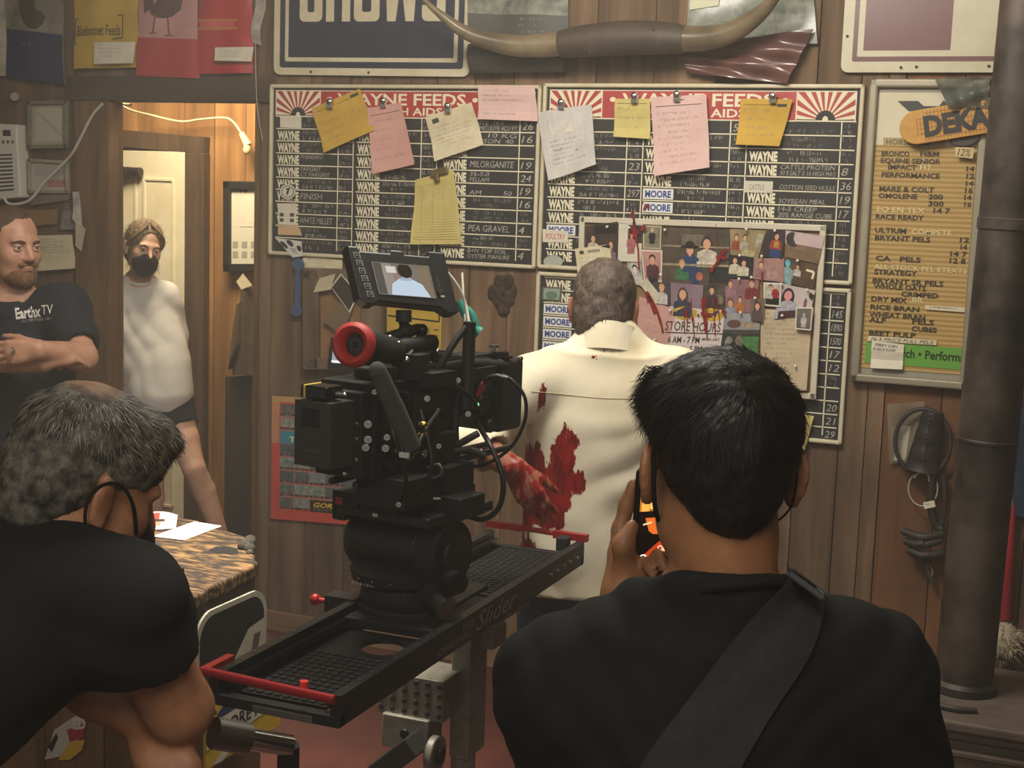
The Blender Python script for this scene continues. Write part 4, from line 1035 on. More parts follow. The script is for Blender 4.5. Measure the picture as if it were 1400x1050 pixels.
# ---- in the room beyond
YB = 1.20
def Wb(px, py, y=YB): return W(px, py, -y)
b = MB(); b.tube([W(160, 140, .0)+Vector((0, .09, -.004)), Wb(165, 143, .3), Wb(180, 151, .8), Wb(205, 157, 1.1), Wb(246, 166, 1.17), Wb(275, 163, 1.17), Wb(305, 161, 1.17), Wb(318, 166, 1.17), Wb(330, 182, 1.17)], .0055, mat('#d9cba0', .5))
b.build('lamp_cord', label='pale cord drooping across the back room above the white door', cat='cord')
root = thing('cord_socket', 'small cream plug and socket at the end of the drooping cord', 'socket', Wb(335, 200))
b = MB(); p = Wb(330, 182, 1.16); q = Wb(339, 199, 1.16); b.cyl(p, q, .014, mat('#d9c897', .5), r1=.022); b.build('socket', root, smooth=40)
b = MB(); b.sph(q+Vector((0, -.01, -.02)), (.020, .020, .026), mat('#d9c897', .4)); b.build('plug', root, smooth=60)
root = thing('picture_frame', 'black framed white calendar on the far wall of the back room', 'picture', Wb(335, 372))
fr = Fr(Wb(312, 253), Wb(376, 254), Wb(374, 366), Wb(312, 366))
b = MB(); b.sheet(fr, mat('#cfc9b4', .5), 1, 1, .01)
for i, c in enumerate(('#b06a58', '#5d8a78', '#7a6a9c', '#a84a58')): b.blob(fr, .08+.1*i, .06, .05, .03, pal(c), .001)
b.poly(fr, [(.25, .5), (.35, .12), (.5, .1), (.55, .5)], PAPERW, .002)
for i in range(8): b.rect(fr, .1+.2*(i % 4), .68+.12*(i//4), .22+.2*(i % 4), .76+.12*(i//4), mat('#9a9484', .7), .001)
b.build('print', root)
b = MB()
for a, c in (((0, 0), (1, 0)), ((1, 0), (1, 1)), ((1, 1), (0, 1)), ((0, 1), (0, 0))):
    p, q = fr(*a, .004), fr(*c, .004); d = q-p; L = d.length; d.normalize(); sd = d.cross(Vector((0, -1, 0)))
    b.box((p+q)/2, (L+.04, .03, .04), mat('#1c1814', .5), Matrix((d, Vector((0, -1, 0)), -sd)).transposed())
b.build('frame', root, bevel=.003)
root = thing('coat', 'grey brown work coat hanging in the back room beside the doorway edge', 'coat', Wb(338, 512, 1.1))
fr = Fr(Wb(332, 392, 1.12), Wb(372, 392, 1.12), Wb(390, 512, 1.12), Wb(322, 512, 1.12), curl=lambda u, v: .03*math.sin(9*u+1.5*v)+.05*math.sin(math.pi*u))
b = MB(); b.sheet(fr, mat('#5d4c38', .9, c2='#4a3c2c', scale=8), 16, 12, .06); b.build('body', root, smooth=60)
fr = Fr(Wb(322, 420, 1.08), Wb(336, 410, 1.08), Wb(330, 470, 1.08), Wb(312, 505, 1.08), curl=lambda u, v: .03*math.sin(math.pi*u))
b = MB(); b.sheet(fr, mat('#564733', .9), 6, 8, .05); b.build('sleeve', root, smooth=60)
fr = Fr(Wb(308, 515, 1.13), Wb(352, 515, 1.13), Wb(352, 760, 1.13), Wb(306, 760, 1.13), curl=lambda u, v: .02*math.sin(8*u))
b = MB(); b.sheet(fr, mat('#2c241c', .9, c2='#382e24', scale=9), 10, 8, .05); b.build('dark_cloth', label='dark cloth hanging below the work coat in the back room', cat='cloth', smooth=60)
fr = Fr(Wb(323, 385, 1.06), Wb(332, 374, 1.06), Wb(345, 390, 1.06), Wb(330, 396, 1.06))
b = MB(); b.sheet(fr, PAPERC, 1, 1); b.build('paper_slip', label='folded cream slip sticking up from the coat collar', cat='paper')

# ---- below the left board
b = MB(); bl = mat('#44597c', .5, c2='#3a4c6a', scale=20)
p, q = W(408, 362, .03), W(406, 424, .03)
b.box((p+q)/2, (.022, .008, (p-q).length), bl)
for c, s in ((p, 1), (q, 1)): b.lathe([(.012, -.006), (.026, -.006), (.026, .006), (.012, .006)], c, bl, (0, -1, 0), 20)
b.build('wrench', label='blue double ended wrench hanging under the left price board', cat='wrench', bevel=.002)
root = thing('shadow_box', 'weathered wooden box frame holding cardboard, below the left price board', 'frame', W(470, 508, .02))
SBW = wood('grey_box_wood', '#4c3f30', '#6b5a46', '#85725a', 1.1, island=.08)
b = MB(); fr = frpx([(418, 368), (522, 372), (520, 505), (418, 503)], .03); b.sheet(fr, mat('#8a6742', .8, c2='#7a5a38', scale=8), 1, 1, .02); b.build('back_panel', root)
b = MB()
for a, c, wd_ in (((.1, 0), (.1, 1), .07), ((.9, 0), (.9, 1), .085), ((0, .95), (1, .95), .045), ((0, .04), (1, .04), .045)):
    p, q = fr(*a, .01), fr(*c, .01); d = q-p; L = d.length; d.normalize(); sd = d.cross(Vector((0, -1, 0)))
    b.box((p+q)/2, (L, .03, wd_), SBW, Matrix((d, Vector((0, -1, 0)), -sd)).transposed())
b.build('frame', root, bevel=.003)
stick('card', 'tilted black card with white edge and pale lettering', 'card', [(452, 392), (466, 374), (491, 402), (478, 428)], .06, mat('#cfc8b8', .6), lambda b, fr: (b.rect(fr, .05, .05, .95, .95, mat('#2d2a26', .6), .001), lines(5, .15, .85, .12, .75, mat('#8f887a', .8), 14)(b, fr)))
stick('folded_paper', 'folded white paper beside the tilted black card', 'paper', [(428, 400), (440, 380), (462, 374), (452, 396)], .06, PAPERC, None, None, 4, 4, lambda u, v: .02*u)
stick('cardboard_piece', 'brown torn cardboard diamond in the wooden box frame', 'card', [(442, 440), (462, 412), (482, 425), (466, 458)], .055, mat('#6d5a40', .85))
root = thing('tablet', 'small dark tablet with a pale bluish screen leaning in the wooden box frame', 'tablet', W(470, 505, .08))
fr = frpx([(452, 461), (496, 464), (492, 507), (447, 503)], .085); b = MB(); b.sheet(fr, BLACK, 1, 1, .012); b.build('case', root, bevel=.002)
b = MB(); b.rect(fr, .12, .12, .88, .82, mat('#9aa4b4', .3, emit=.6), .001); b.rect(fr, .12, .74, .88, .80, mat('#e6ecf2', .3, emit=1.0), .0016); b.build('screen', root)
fr = frpx([(529, 418), (604, 422), (602, 500), (529, 500)], .02)
b = MB(); b.sheet(fr, mat('#c0a03e', .5, c2='#b2933a', scale=8), 1, 1, .01)
for p in ([(.02, .16), (.96, .23)], [(.96, .02), (.96, .23)]): b.line(fr, p, .006, BLACK, .001)
b.rect(fr, .72, .35, .8, .95, mat('#8a6a34', .5), .001)
for k in range(6): b.rect(fr, .86, .36+.1*k, .95, .39+.1*k, mat('#6a5a2c', .6), .001)
b.build('yellow_sign', label='yellow enamel thermometer sign behind the camera monitor', cat='sign')
b = MB()
rgk = random.Random(12)
KN = mat('#4a3827', .95, c2='#2b2018', scale=40, bump=.5, bscale=60)
for k in range(26):
    t = rgk.random(); wz = .055*(1-abs(t-.42)*1.15)
    b.sph(W(686, 382, .0)+Vector((rgk.gauss(0, wz*.55), 0, -.16*t)), (rgk.uniform(.014, .028), rgk.uniform(.008, .016), rgk.uniform(.016, .030)), KN, 10)
b.build('wood_knot', label='dark lumpy knot growing out of the plank right of the camera monitor', cat='knot', smooth=60)
# red weed chart
root = thing('weed_chart', 'red bordered poster with a grid of small plant pictures under the wooden box frame', 'poster', W(430, 716, .012))
fr = frpx([(372, 541), (497, 549), (494, 719), (370, 709)], .014)
b = MB(); REDC = mat('#b8403a', .6, c2='#c2503f', scale=3)
b.sheet(fr, REDC, 1, 1, .001); b.rect(fr, 0, 0, .085, .38, mat('#c28a62', .7, c2='#b5785a', scale=5), .0006); b.rect(fr, 0, 0, 1, .045, mat('#b9915c', .7), .0007)
b.rect(fr, .095, .06, .93, .90, mat('#a0655c', .6), .0008)
for r in range(8):
    v0 = .06+r*.108
    if r == 2:
        b.rect(fr, .10, v0, .62, v0+.1, mat('#2f8296', .5), .0012); b.text(fr, 'TRIMEC', .2, v0+.042, .58, v0+.085, CREAM, bold=.03, lift=.0016); continue
    for c in range(5):
        u0 = .10+c*.168
        if r == 7 and c > 1: continue
        rg2 = random.Random(r*9+c)
        b.rect(fr, u0, v0, u0+.155, v0+.078, mat(rg2.choice(('#5d6a68', '#6a7a70', '#4d5a66', '#6f6a62', '#5b6f52', '#54606e')), .5, c2=rg2.choice(('#8a9a94', '#39444a', '#9aa08a')), scale=rg2.choice((40, 55, 70))), .0012)
        b.rect(fr, u0, v0+.078, u0+.155, v0+.094, mat('#3c1c1a', .6), .0013); b.scrib(fr, u0+.03, v0+.081, u0+.13, v0+.091, mat('#c7a69a', .8), r*9+c, .0008, .0016)
b.rect(fr, .44, .82, .93, .915, mat('#17150f', .5), .0018); b.text(fr, 'GORDON', .48, .838, .93, .876, mat('#cfae34', .5), bold=.03, shear=.3, lift=.0024); b.scrib(fr, .48, .885, .92, .905, CHALK, 6, .001, .0024)
b.build('print', root)

# ---- hanging junk under the letter board
BELT = mat('#2b2622', .6)
root = thing('parts_bag', 'clear plastic bag with a white printed card, nailed under the letter board', 'bag', W(1238, 636, .02))
fr = frpx([(1213, 552), (1264, 549), (1260, 632), (1216, 634)], .02, lambda u, v: .008*math.sin(6*u+3*v))
b = MB(); b.sheet(fr, mat('#8f8470', .25, alpha=.45), 6, 6, .002); b.build('plastic', root)
fr = frpx([(1217, 583), (1245, 582), (1238, 629), (1218, 630)], .016); b = MB(); b.sheet(fr, mat('#b3aa96', .6), 1, 1); lines(5, .15, .85, .2, .9, mat('#77705f', .9), 4)(b, fr); b.build('card', root)
def ring(name, label, cx, cy, rx, ry, off, r, mt, tilt=0, cat='belt'):
    pts = [W(cx+rx*math.cos(t)*math.cos(tilt)-ry*math.sin(t)*math.sin(tilt), cy+ry*math.sin(t)*math.cos(tilt)+rx*math.cos(t)*math.sin(tilt), off) for t in [2*math.pi*k/18 for k in range(19)]]
    b = MB(); b.tube(pts, r, mt, 8, 3); return b.build(name, label=label, cat=cat, smooth=60)
ring('drive_belt', 'large dark rubber belt loop hanging under the letter board', 1262, 604, 38, 45, .05, .0075, BELT)
ring('cable_tie', 'small pale loop of plastic tie below the big belt', 1262, 668, 20, 24, .045, .003, mat('#a59c8a', .5), cat='tie')
b = MB(); fr = frpx([(1262, 560), (1290, 566), (1284, 648), (1236, 640)], .06, lambda u, v: .03*math.sin(math.pi*u)+.006*math.sin(20*v)); b.sheet(fr, mat('#1d1917', .6, c2='#2b2521', scale=15), 8, 10, .03); root = thing('leather_pouch', 'black studded leather pouch inside the big belt loop', 'pouch', W(1262, 645, .06)); b.build('pouch_body', root, smooth=60)
for k in range(12):
    b = MB(); b.sph(W(1272-k*.9, 568+k*6, .095), .004, mat('#6b6357', .3, 1), 8); b.build('stud', root)
b = MB(); b.tube([W(1278, 640, .05), W(1272, 680, .05), W(1278, 715, .04), W(1288, 724, .04)], .014, mat('#26211d', .6)); b.tube([W(1290, 650, .04), W(1292, 690, .04), W(1286, 722, .04)], .010, mat('#26211d', .6)); b.build('leather_strap', label='black straps dangling below the leather pouch', cat='strap', smooth=60)
stick('price_tag', 'white tag tied to the plastic tie loop', 'tag', [(1262, 687), (1277, 684), (1279, 693), (1264, 696)], .07, PAPERW, lines(1, .2, .8, .3, .7, INK, 3))
b = MB(); b.tube([W(1262, 646, .06), W(1254, 648, .065), W(1250, 653, .06)], .003, PAPERW); b.tube([W(1262, 646, .06), W(1269, 650, .065), W(1270, 658, .06)], .003, PAPERW); b.build('cable_tie', label='short white plastic tie knotted on the big belt', cat='tie')
b = MB()
for x0, y0, x1, y1 in ((1234, 726, 1288, 730), (1238, 740, 1286, 738), (1242, 752, 1288, 756)): b.tube([W(x0, y0, .05), W((x0+x1)/2, (y0+y1)/2+6, .075), W(x1, y1, .05)], .014, mat('#2a2521', .6))
for x, y in ((1258, 741), (1266, 757)): b.box(W(x, y, .095), (.02, .012, .014), CHROME)
b.tube([W(1266, 760, .05), W(1270, 785, .05), W(1276, 796, .05)], .008, mat('#3a322b', .6)); b.tube([W(1266, 765, .05), W(1275, 780, .05), W(1272, 792, .05)], .005, mat('#6b6256', .5))
b.build('halter', label='bundle of dark buckled straps low on the orange plank', cat='halter', smooth=60)
# far right edge
fr = frpx([(1386, 540), (1425, 540), (1425, 712), (1383, 704)], .05); b = MB(); b.sheet(fr, mat('#26374f', .6, c2='#2f4460', scale=6), 2, 2, .03)
b.line(fr, [(.02, .02), (.0, .98)], .004, mat('#b5b0a4', .6), .001); b.build('blue_binder', label='dark blue hanging binder at the right edge behind the stove pipe', cat='binder')
b = MB(); b.tube([W(1383, 690, .04), W(1376, 760, .06), W(1372, 815, .05), W(1374, 845, .04)], [.014, .026, .03, .024], mat('#9c2730', .5), 10); b.build('red_paddle', label='red tapering paddle hanging right of the stove pipe', cat='paddle', smooth=60)
def fuzz(b, c, r, mt, n=300, L=.02, seed=1, w=.0022):
    rg = random.Random(seed); c = Vector(c)
    for i in range(n):
        d = Vector((rg.gauss(0, 1), rg.gauss(0, 1), rg.gauss(0, 1))).normalized()
        p = c+Vector((d.x*r[0], d.y*r[1], d.z*r[2])); q = p+d*L*rg.uniform(.5, 1.2)+Vector((0, 0, -L*.3)); s_ = d.orthogonal().normalized()*w
        b.add([p-s_, p+s_, q], [(0, 1, 2)], mt)
root = thing('brush', 'white woolly brush head with dark bracket hanging by the stove pipe', 'brush', W(1372, 902, .06))
b = MB(); WOOL = mat('#b9ab90', .95, c2='#9c8e74', scale=30); b.sph(W(1372, 878, .06), (.055, .05, .07), WOOL, 16); fuzz(b, W(1372, 878, .06), (.05, .045, .066), WOOL, 500, .025); b.build('wool_head', root)
b = MB(); b.tube([W(1366, 896, .1), W(1385, 905, .1), W(1402, 930, .08)], .012, mat('#2c2621', .6)); b.tube([W(1380, 900, .1), W(1392, 890, .08)], .008, mat('#2c2621', .6)); b.build('bracket', root, smooth=60)

# ================================================================ equipment in the room
def xf(b, M):
    b.v = [tuple(M @ Vector(p)) for p in b.v]; return b
def WX(px, py, X):                          # point on the plane x = X
    d = ray(px, py); return CAM + d*((X-CAM.x)/d.x)
def WY(px, py, Y): return W(px, py, -Y)
# ---- butcher block bench
BX, BY0, BY1, BZ = -1.775, -2.62, -1.83, .95
BLOCK = mat('#221b15', .6, c2='#86663e', scale=9, stretch=(2.2, 9, 6), detail=8, bump=.5, bscale=30, lo=.46, hi=.62, name='scarred_butcher_block')
BDARK = mat('#241d17', .7, c2='#3a2f25', scale=8)
BWOOD = wood('bench_board_wood', '#4a3520', '#6d5030', '#86683f', 1.0, island=.15)
root = thing('butcher_block_bench', 'thick scarred butcher block bench with worn corners and a split near its edge', 'bench', (-2.4, -2.2, 0))
b = MB()
rg = random.Random(8)
out = [(-3.1, BY0), (-1.80, BY0), (-1.768, BY0+.03), (-1.765, -2.54), (-1.786, -2.38), (-1.797, -2.26), (-1.812, -2.14), (-1.86, -2.085), (-1.93, -2.02), (-1.955, -1.95), (-2.03, -1.915), (-2.12, -1.90), (-2.18, -1.855), (-2.3, BY1), (-3.1, BY1-.01)]
pts = []
for (x0, y0), (x1, y1) in zip(out, out[1:]+out[:1]):
    n = max(1, int(math.hypot(x1-x0, y1-y0)/.03)) if x0 > -3 or x1 > -3 else 1
    for k in range(n):
        t = k/n; pts.append((x0+(x1-x0)*t+rg.uniform(-.004, .004), y0+(y1-y0)*t+rg.uniform(-.004, .004)))
b.prism(pts, lambda x, y, d: Vector((x, y, d)), BZ-.035, BZ, BLOCK)
b.build('block_top', root, bevel=.008, seg=3)
b = MB(); b.prism([(x-.006 if x > -3 else x, y+(.006 if y < -2.2 else -.006)) for x, y in pts], lambda x, y, d: Vector((x, y, d)), BZ-.075, BZ-.034, BDARK); b.build('edge_band', root)
b = MB()
sp = [H(x, y, BZ+.001) for x, y in ((284, 752), (296, 747), (308, 747), (325, 750), (326, 757), (314, 757), (300, 756))]
b.add(sp, [tuple(range(7))], mat('#0d0a08', .9)); b.build('split', root)
b = MB()
planks(b, -3.1, -1.85, .02, BZ-.13, BY0+.05, BWOOD, .1, .18)
b.box((-2.49, -2.3, .41), (1.20, .52, .8), BDARK)
b.box((-1.865, -2.32, .41), (.04, .50, .80), BWOOD)
b.build('cabinet', root)
# enamel signs nailed to the bench end
XS = -1.768
def on_end(name, label, c4, draw, mt, group=None):
    fr = Fr(*[WX(x, y, XS) for x, y in c4], n=(1, 0, 0))
    b = MB(); draw(b, fr)
    return b.build(name, label=label, cat='sign')
WPAINT = mat('#a8a492', .5, c2='#98937f', scale=8, name='dirty_white_enamel')
y0, y1, zt, zb = WX(256, 880, XS).y, WX(362, 800, XS).y, .835, .50
fr = Fr(Vector((XS, -2.46, .905)), Vector((XS, -2.172, .905)), Vector((XS, -2.172, .66)), Vector((XS, -2.46, .66)), n=(1, 0, 0))
W_, H_ = fr.w(), fr.h()
mm2 = lambda pts: [(x/W_, y/H_) for x, y in pts]
b = MB()
b.prism(mm2(rr(0, 0, W_, H_, .06, 8)), lambda x, y, d: fr(x, y, d), -.006, 0.0, WPAINT)
b.poly(fr, mm2(rr(.012, .012, W_-.012, H_-.012, .055, 8)), BLACK, .0008)
b.poly(fr, [(.16, .97), (.72, .34), (.97, .30), (.96, .97)], WPAINT, .0016)
b.poly(fr, [(.80, .42), (.90, .42), (.82, .70), (.72, .72)], mat('#4c463c', .6), .0024)
b.poly(fr, [(.74, .76), (.92, .62), (.93, .66), (.76, .80)], mat('#4c463c', .6), .0024)
b.build('enamel_sign', label='worn black and white enamel sign nailed on the end of the bench', cat='sign')
fr = Fr(Vector((XS+.012, -2.44, .735)), Vector((XS+.012, -2.125, .735)), Vector((XS+.012, -2.125, .545)), Vector((XS+.012, -2.44, .545)), n=(1, 0, 0))
b = MB(); b.sheet(fr, mat('#c2a02c', .5), 1, 1, .006)
NB = mat('#23305c', .5)
b.poly(fr, [(.10, .62), (.14, .38), (.30, .24), (.42, .20), (.50, .08), (.52, .0), (.66, .0), (.64, .22), (.56, .44), (.55, .60)], NB, .001)
b.poly(fr, [(.0, .46), (1.0, .40), (1.0, .70), (.0, .76)], mat('#c5c0ae', .5), .0016)
b.text(fr, 'MOORE FEED', .05, .50, .96, .67, mat('#1f1d1a', .5), bold=.02, lift=.0024)
b.poly(fr, [(.08, .98), (.30, .78), (.40, .80), (.36, .90), (.2, 1.0)], mat('#c5c0ae', .5), .0018)
b.build('feed_sign', label='yellow and blue sign with a horse head and white banner, low on the bench end', cat='sign')
# emblem on the bench front
fr = Fr(*[WY(x, y, BY0+.045) for x, y in ((60, 975), (118, 975), (118, 1040), (60, 1040))])
b = MB()
b.poly(fr, [(.25, .35), (.75, .05), (.98, .1), (.9, .5), (.45, .9), (.02, .98)], mat('#b9b5a6', .5), .0005)
b.poly(fr, [(.55, .35), (.98, .2), (.95, .52), (.62, .6)], mat('#a02826', .5), .001)
b.poly(fr, [(.35, .98), (.6, .62), (.98, .55), (.9, .78), (.62, .98)], mat('#cfa52c', .5), .0012)
b.poly(fr, [(.10, .7), (.3, .42), (.35, .5), (.2, .82)], BLACK, .0014)
b.text(fr, 'ED', .70, .10, 1.0, .32, mat('#cfcabc', .5), bold=.04, lift=.002)
b.build('emblem_sticker', label='red, white and yellow emblem on the front boards of the bench', cat='sticker')
# on the bench
def lay(name, label, cat, c4, mt, z=BZ+.002, draw=None, curl=None, nu=2, nv=2):
    fr = Fr(*[H(x, y, z) for x, y in c4], n=(0, 0, 1), curl=curl)
    b = MB(); b.sheet(fr, mt, nu, nv, .001)
    if draw: draw(b, fr)
    return b.build(name, label=label, cat=cat)
lay('paper_sheet', 'blank bright white sheet lying on the bench', 'paper', [(266, 713), (303, 719), (252, 738), (209, 733)], mat('#efece2', .7))
lay('booklet', 'open red and white booklet beside the blank sheet', 'booklet', [(190, 706), (243, 704), (240, 722), (186, 726)], mat('#d8cfc0', .6), BZ+.004, lambda b, fr: (b.rect(fr, .05, .1, .55, .45, mat('#a63a34', .5), .001, 6, 2), b.rect(fr, .0, .6, .6, .8, mat('#c07a68', .5), .001, 6, 2), b.rect(fr, .2, .45, .7, .58, mat('#3c2c28', .5), .0012, 6, 2)), lambda u, v: .012*math.sin(math.pi*u)*(1-v), 8, 4)
lay('paper_sheet', 'bright sheet at the far left behind the bent man\'s neck', 'paper', [(-30, 655), (30, 657), (28, 700), (-40, 700)], mat('#efece2', .7), BZ+.01, None, lambda u, v: .02*math.sin(math.pi*v))
b = MB(); b.box(H(232, 786, BZ+.02), (.05, .04, .03), RUB); b.tube([H(226, 786, BZ+.02), H(238, 783, BZ+.03), H(240, 790, BZ+.01)], .006, RUB); b.build('clamp', label='small black clamp on the bench beside the bent man\'s shoulder', cat='clamp', bevel=.003)
b = MB(); b.tube([H(240, 815, BZ+.004), H(246, 812, BZ+.008), H(251, 807, BZ+.004)], .004, mat('#cfc7b0', .3)); b.build('twist_tie', label='small pale curled strip at the near edge of the bench', cat='tie')
b = MB()
for k in range(14): b.sph(Vector((-1.955+.007*k, -1.985-.008*k, BZ-.01))+Vector((rg.uniform(-.012, .012), rg.uniform(-.012, .012), rg.uniform(-.025, .02))), rg.uniform(.010, .018), mat('#453f34', .9, c2='#29251f', scale=30), 8)
b.build('rag', label='grey crumpled rag stuffed at the chewed corner of the bench', cat='rag', smooth=70)

# ---- camera slider
BLK = mat('#141415', .42, c2='#1b1b1c', scale=50, name='black_anodised')
BLKM, BLKG, DGREY = mat('#0f0f10', .65), mat('#121213', .22), mat('#2e2e2d', .7, c2='#383836', scale=120)
REDA = mat('#a3262a', .35, 0.35, name='red_anodised')
sx0, sx1, sy0, sy1, sz = -1.392, -1.128, -2.965, -1.725, .995
root = thing('camera_slider', 'long black camera slider with red end bars carrying the tripod head', 'slider', ((sx0+sx1)/2, (sy0+sy1)/2, .94))
for x, s in ((sx0, 1), (sx1, -1)):
    b = MB(); b.box((x+s*.010, (sy0+sy1)/2, .967), (.020, sy1-sy0, .056), BLK); b.box((x+s*.030, (sy0+sy1)/2, .975), (.014, sy1-sy0-.03, .012), BLKG); b.box((x+s*.026, (sy0+sy1)/2, .945), (.030, sy1-sy0, .010), BLK)
    for k in range(26):
        y = sy0+.04+k*(sy1-sy0-.08)/25
        b.cyl((x+s*.010, y, .994), (x+s*.010, y, .9965), .003, STEEL, n=8)
    for k in range(5): b.cyl((x-s*.0005, sy1-.05-k*.045, .967), (x-s*.002, sy1-.05-k*.045, .967), .0045, CHROME, n=8)
    b.build('rail', root)
b = MB()   # near bed with round hole and dimple grid
hc, hr = Vector((-1.235, -2.60)), .045
bx0, bx1, by0, by1 = sx0+.045, sx1-.045, sy0+.03, -2.52
zp = .958
rim, sq = [], []
for k in range(40):
    t = 2*math.pi*k/40; c, s = math.cos(t), math.sin(t); q = .062/max(abs(c), abs(s))
    rim.append((hc.x+hr*c, hc.y+hr*s)); sq.append((hc.x+q*c, hc.y+q*s))
for z, fl in ((zp, 0), (zp-.006, 1)):
    vs = [(x, y, z) for x, y in rim+sq]
    fs = [(k, 40+k, 40+(k+1) % 40, (k+1) % 40) for k in range(40)]
    b.add(vs, [tuple(reversed(f)) if fl else f for f in fs], BLK)
b.add([(x, y, zp) for x, y in rim]+[(x, y, zp-.006) for x, y in rim], [(k, (k+1) % 40, 40+(k+1) % 40, 40+k) for k in range(40)], BLK)
def slab(x0, x1, y0, y1): b.box(((x0+x1)/2, (y0+y1)/2, zp-.003), (x1-x0, y1-y0, .006), BLK)
slab(bx0, hc.x-.062, hc.y-.062, hc.y+.062); slab(hc.x+.062, bx1, hc.y-.062, hc.y+.062); slab(bx0, bx1, by0, hc.y-.062); slab(bx0, bx1, hc.y+.062, by1)
for i in range(9):
    for j in range(13):
        x, y = bx0+.014+i*(bx1-bx0-.028)/8, by0+.014+j*.020
        if y > hc.y-.07 and abs(x-hc.x) < .06: continue
        if y > by1: continue
        b.lathe([(.0072, 0), (.0072, .0025), (.004, .0030)], (x, y, zp), BLKM, n=8)
b.build('bed_plate', root)
b = MB(); b.box(((sx0+sx1)/2, -1.95, zp-.003), (bx1-bx0, .42, .006), BLK)
for i in range(9):
    for j in range(20):
        b.box((bx0+.014+i*(bx1-bx0-.028)/8, -2.14+j*.020, zp+.001), (.012, .008, .003), BLKM)
b.build('bed_plate', root)
b = MB(); b.box(((sx0+sx1)/2-.004, sy0+.008, .948), (sx1-sx0+.008, .022, .020), BLK); b.box(((sx0+sx1)/2+.02, sy0-.004, .946), (.12, .003, .012), mat('#55524e', .6)); b.build('end_plate', root, bevel=.003)
b = MB(); b.box(((sx0+sx1)/2, sy1-.008, .950), (sx1-sx0, .022, .026), BLK); b.box((sx1-.045, sy1-.03, .992), (.03, .03, .035), BLKM); b.build('end_plate', root, bevel=.003)
b = MB(); b.cyl((sx0-.008, sy0-.012, 1.0), (sx1-.005, sy0-.012, .992), .0085, REDA, n=12); b.box((sx0-.004, sy0+.03, .998), (.016, .09, .014), REDA); b.cyl((sx1-.075, sy0+.006, .99), (sx1-.075, sy0+.006, 1.008), .008, mat('#d8402e', .4), n=10); b.build('end_bar', root, smooth=40)
b = MB(); b.box((sx0+.045, sy1+.01, 1.008), (.10, .016, .016), REDA); b.cyl((sx0+.08, sy1+.01, 1.008), (sx1-.05, sy1+.01, 1.004), .007, REDA); b.box((sx1-.04, sy1+.01, 1.003), (.09, .018, .018), REDA); b.build('end_bar', root)
b = MB(); b.box(((sx0+sx1)/2, -2.39, .972), (sx1-sx0-.05, .27, .020), BLKM)
b.box(((sx0+sx1)/2-.02, -2.28, .984), (sx1-sx0-.09, .2, .010), BLK); b.lathe([(.105, 0), (.105, .012), (.08, .016)], (-1.29, -2.39, .980), BLKM, n=32); b.build('carriage', root, bevel=.002)
b = MB(); b.box((sx0-.02, -2.44, .982), (.07, .045, .035), BLK); b.cyl((sx0-.055, -2.44, .980), (sx0-.09, -2.44, .980), .006, REDA); b.sph((sx0-.09, -2.44, .980), .013, REDA, 10); b.build('brake_knob', root, smooth=40)
class SideFr:   # outer face of the near rail
    def __call__(s, u, v, l=0): return Vector((sx1+.0008+l, sy0+u*(sy1-sy0), .995-v*.056))
    def w(s): return sy1-sy0
    def h(s): return .056
b = MB(); SF = SideFr(); GL = mat('#77746e', .6)
b.text(SF, 'Slider', .46, .12, .64, .80, GL, shear=.35, lift=.0006); b.text(SF, 'THE', .40, .22, .45, .48, GL, lift=.0006); b.text(SF, 'ORIGINAL', .31, .55, .44, .82, GL, lift=.0006)
b.build('rail_lettering', root)
# ---- support of the slider
ALU = mat('#8f8c80', .45, .25, c2='#79766b', scale=30, name='worn_aluminium')
root = thing('support_stand', 'grey metal levelling head and stand under the slider', 'stand', (-1.27, -2.10, 0))
b = MB(); b.box((-1.27, -2.05, .925), (.20, .30, .022), ALU); b.box((-1.27, -2.02, .895), (.15, .22, .04), ALU); b.build('mounting_plate', root, bevel=.003)
b = MB(); b.box((-1.315, -1.99, .71), (.05, .10, .40), ALU); b.box((-1.28, -1.96, .80), (.06, .08, .05), ALU); b.build('upright', root, bevel=.003)
b = MB(); b.box((-1.405, -2.06, .675), (.17, .13, .10), ALU)
for i in range(6):
    for j in range(4):
        b.cyl((-1.48+i*.03, -2.128, .64+j*.024), (-1.48+i*.03, -2.1235, .64+j*.024), .007, mat('#2b2a27', .6), n=10)
b.build('drilled_block', root, bevel=.004)
b = MB(); b.box((-1.41, -2.10, .59), (.12, .08, .08), ALU); b.cyl((-1.41, -2.145, .59), (-1.41, -2.138, .59), .012, BLACK); b.cyl((-1.345, -2.13, .55), (-1.325, -2.13, .55), .045, ALU, n=24); b.cyl((-1.325, -2.13, .55), (-1.315, -2.13, .55), .020, BLACK); b.build('pivot', root, smooth=40, bevel=.003)
b = MB(); q = Matrix.Rotation(rad(-42), 3, 'Y'); b.box((-1.47, -2.16, .49), (.30, .10, .05), mat('#33322f', .5), q); b.build('arm', root, bevel=.004)
b = MB(); b.cyl((-1.32, -2.0, .62), (-1.32, -2.0, .08), .03, ALU); b.build('column', root, smooth=40)
for k in range(3):
    a = rad(90+120*k); b = MB(); b.tube([(-1.32, -2.0, .34), (-1.32+.42*math.cos(a), -2.0+.42*math.sin(a), .015)], .014, ALU); b.build('leg', root, smooth=40)
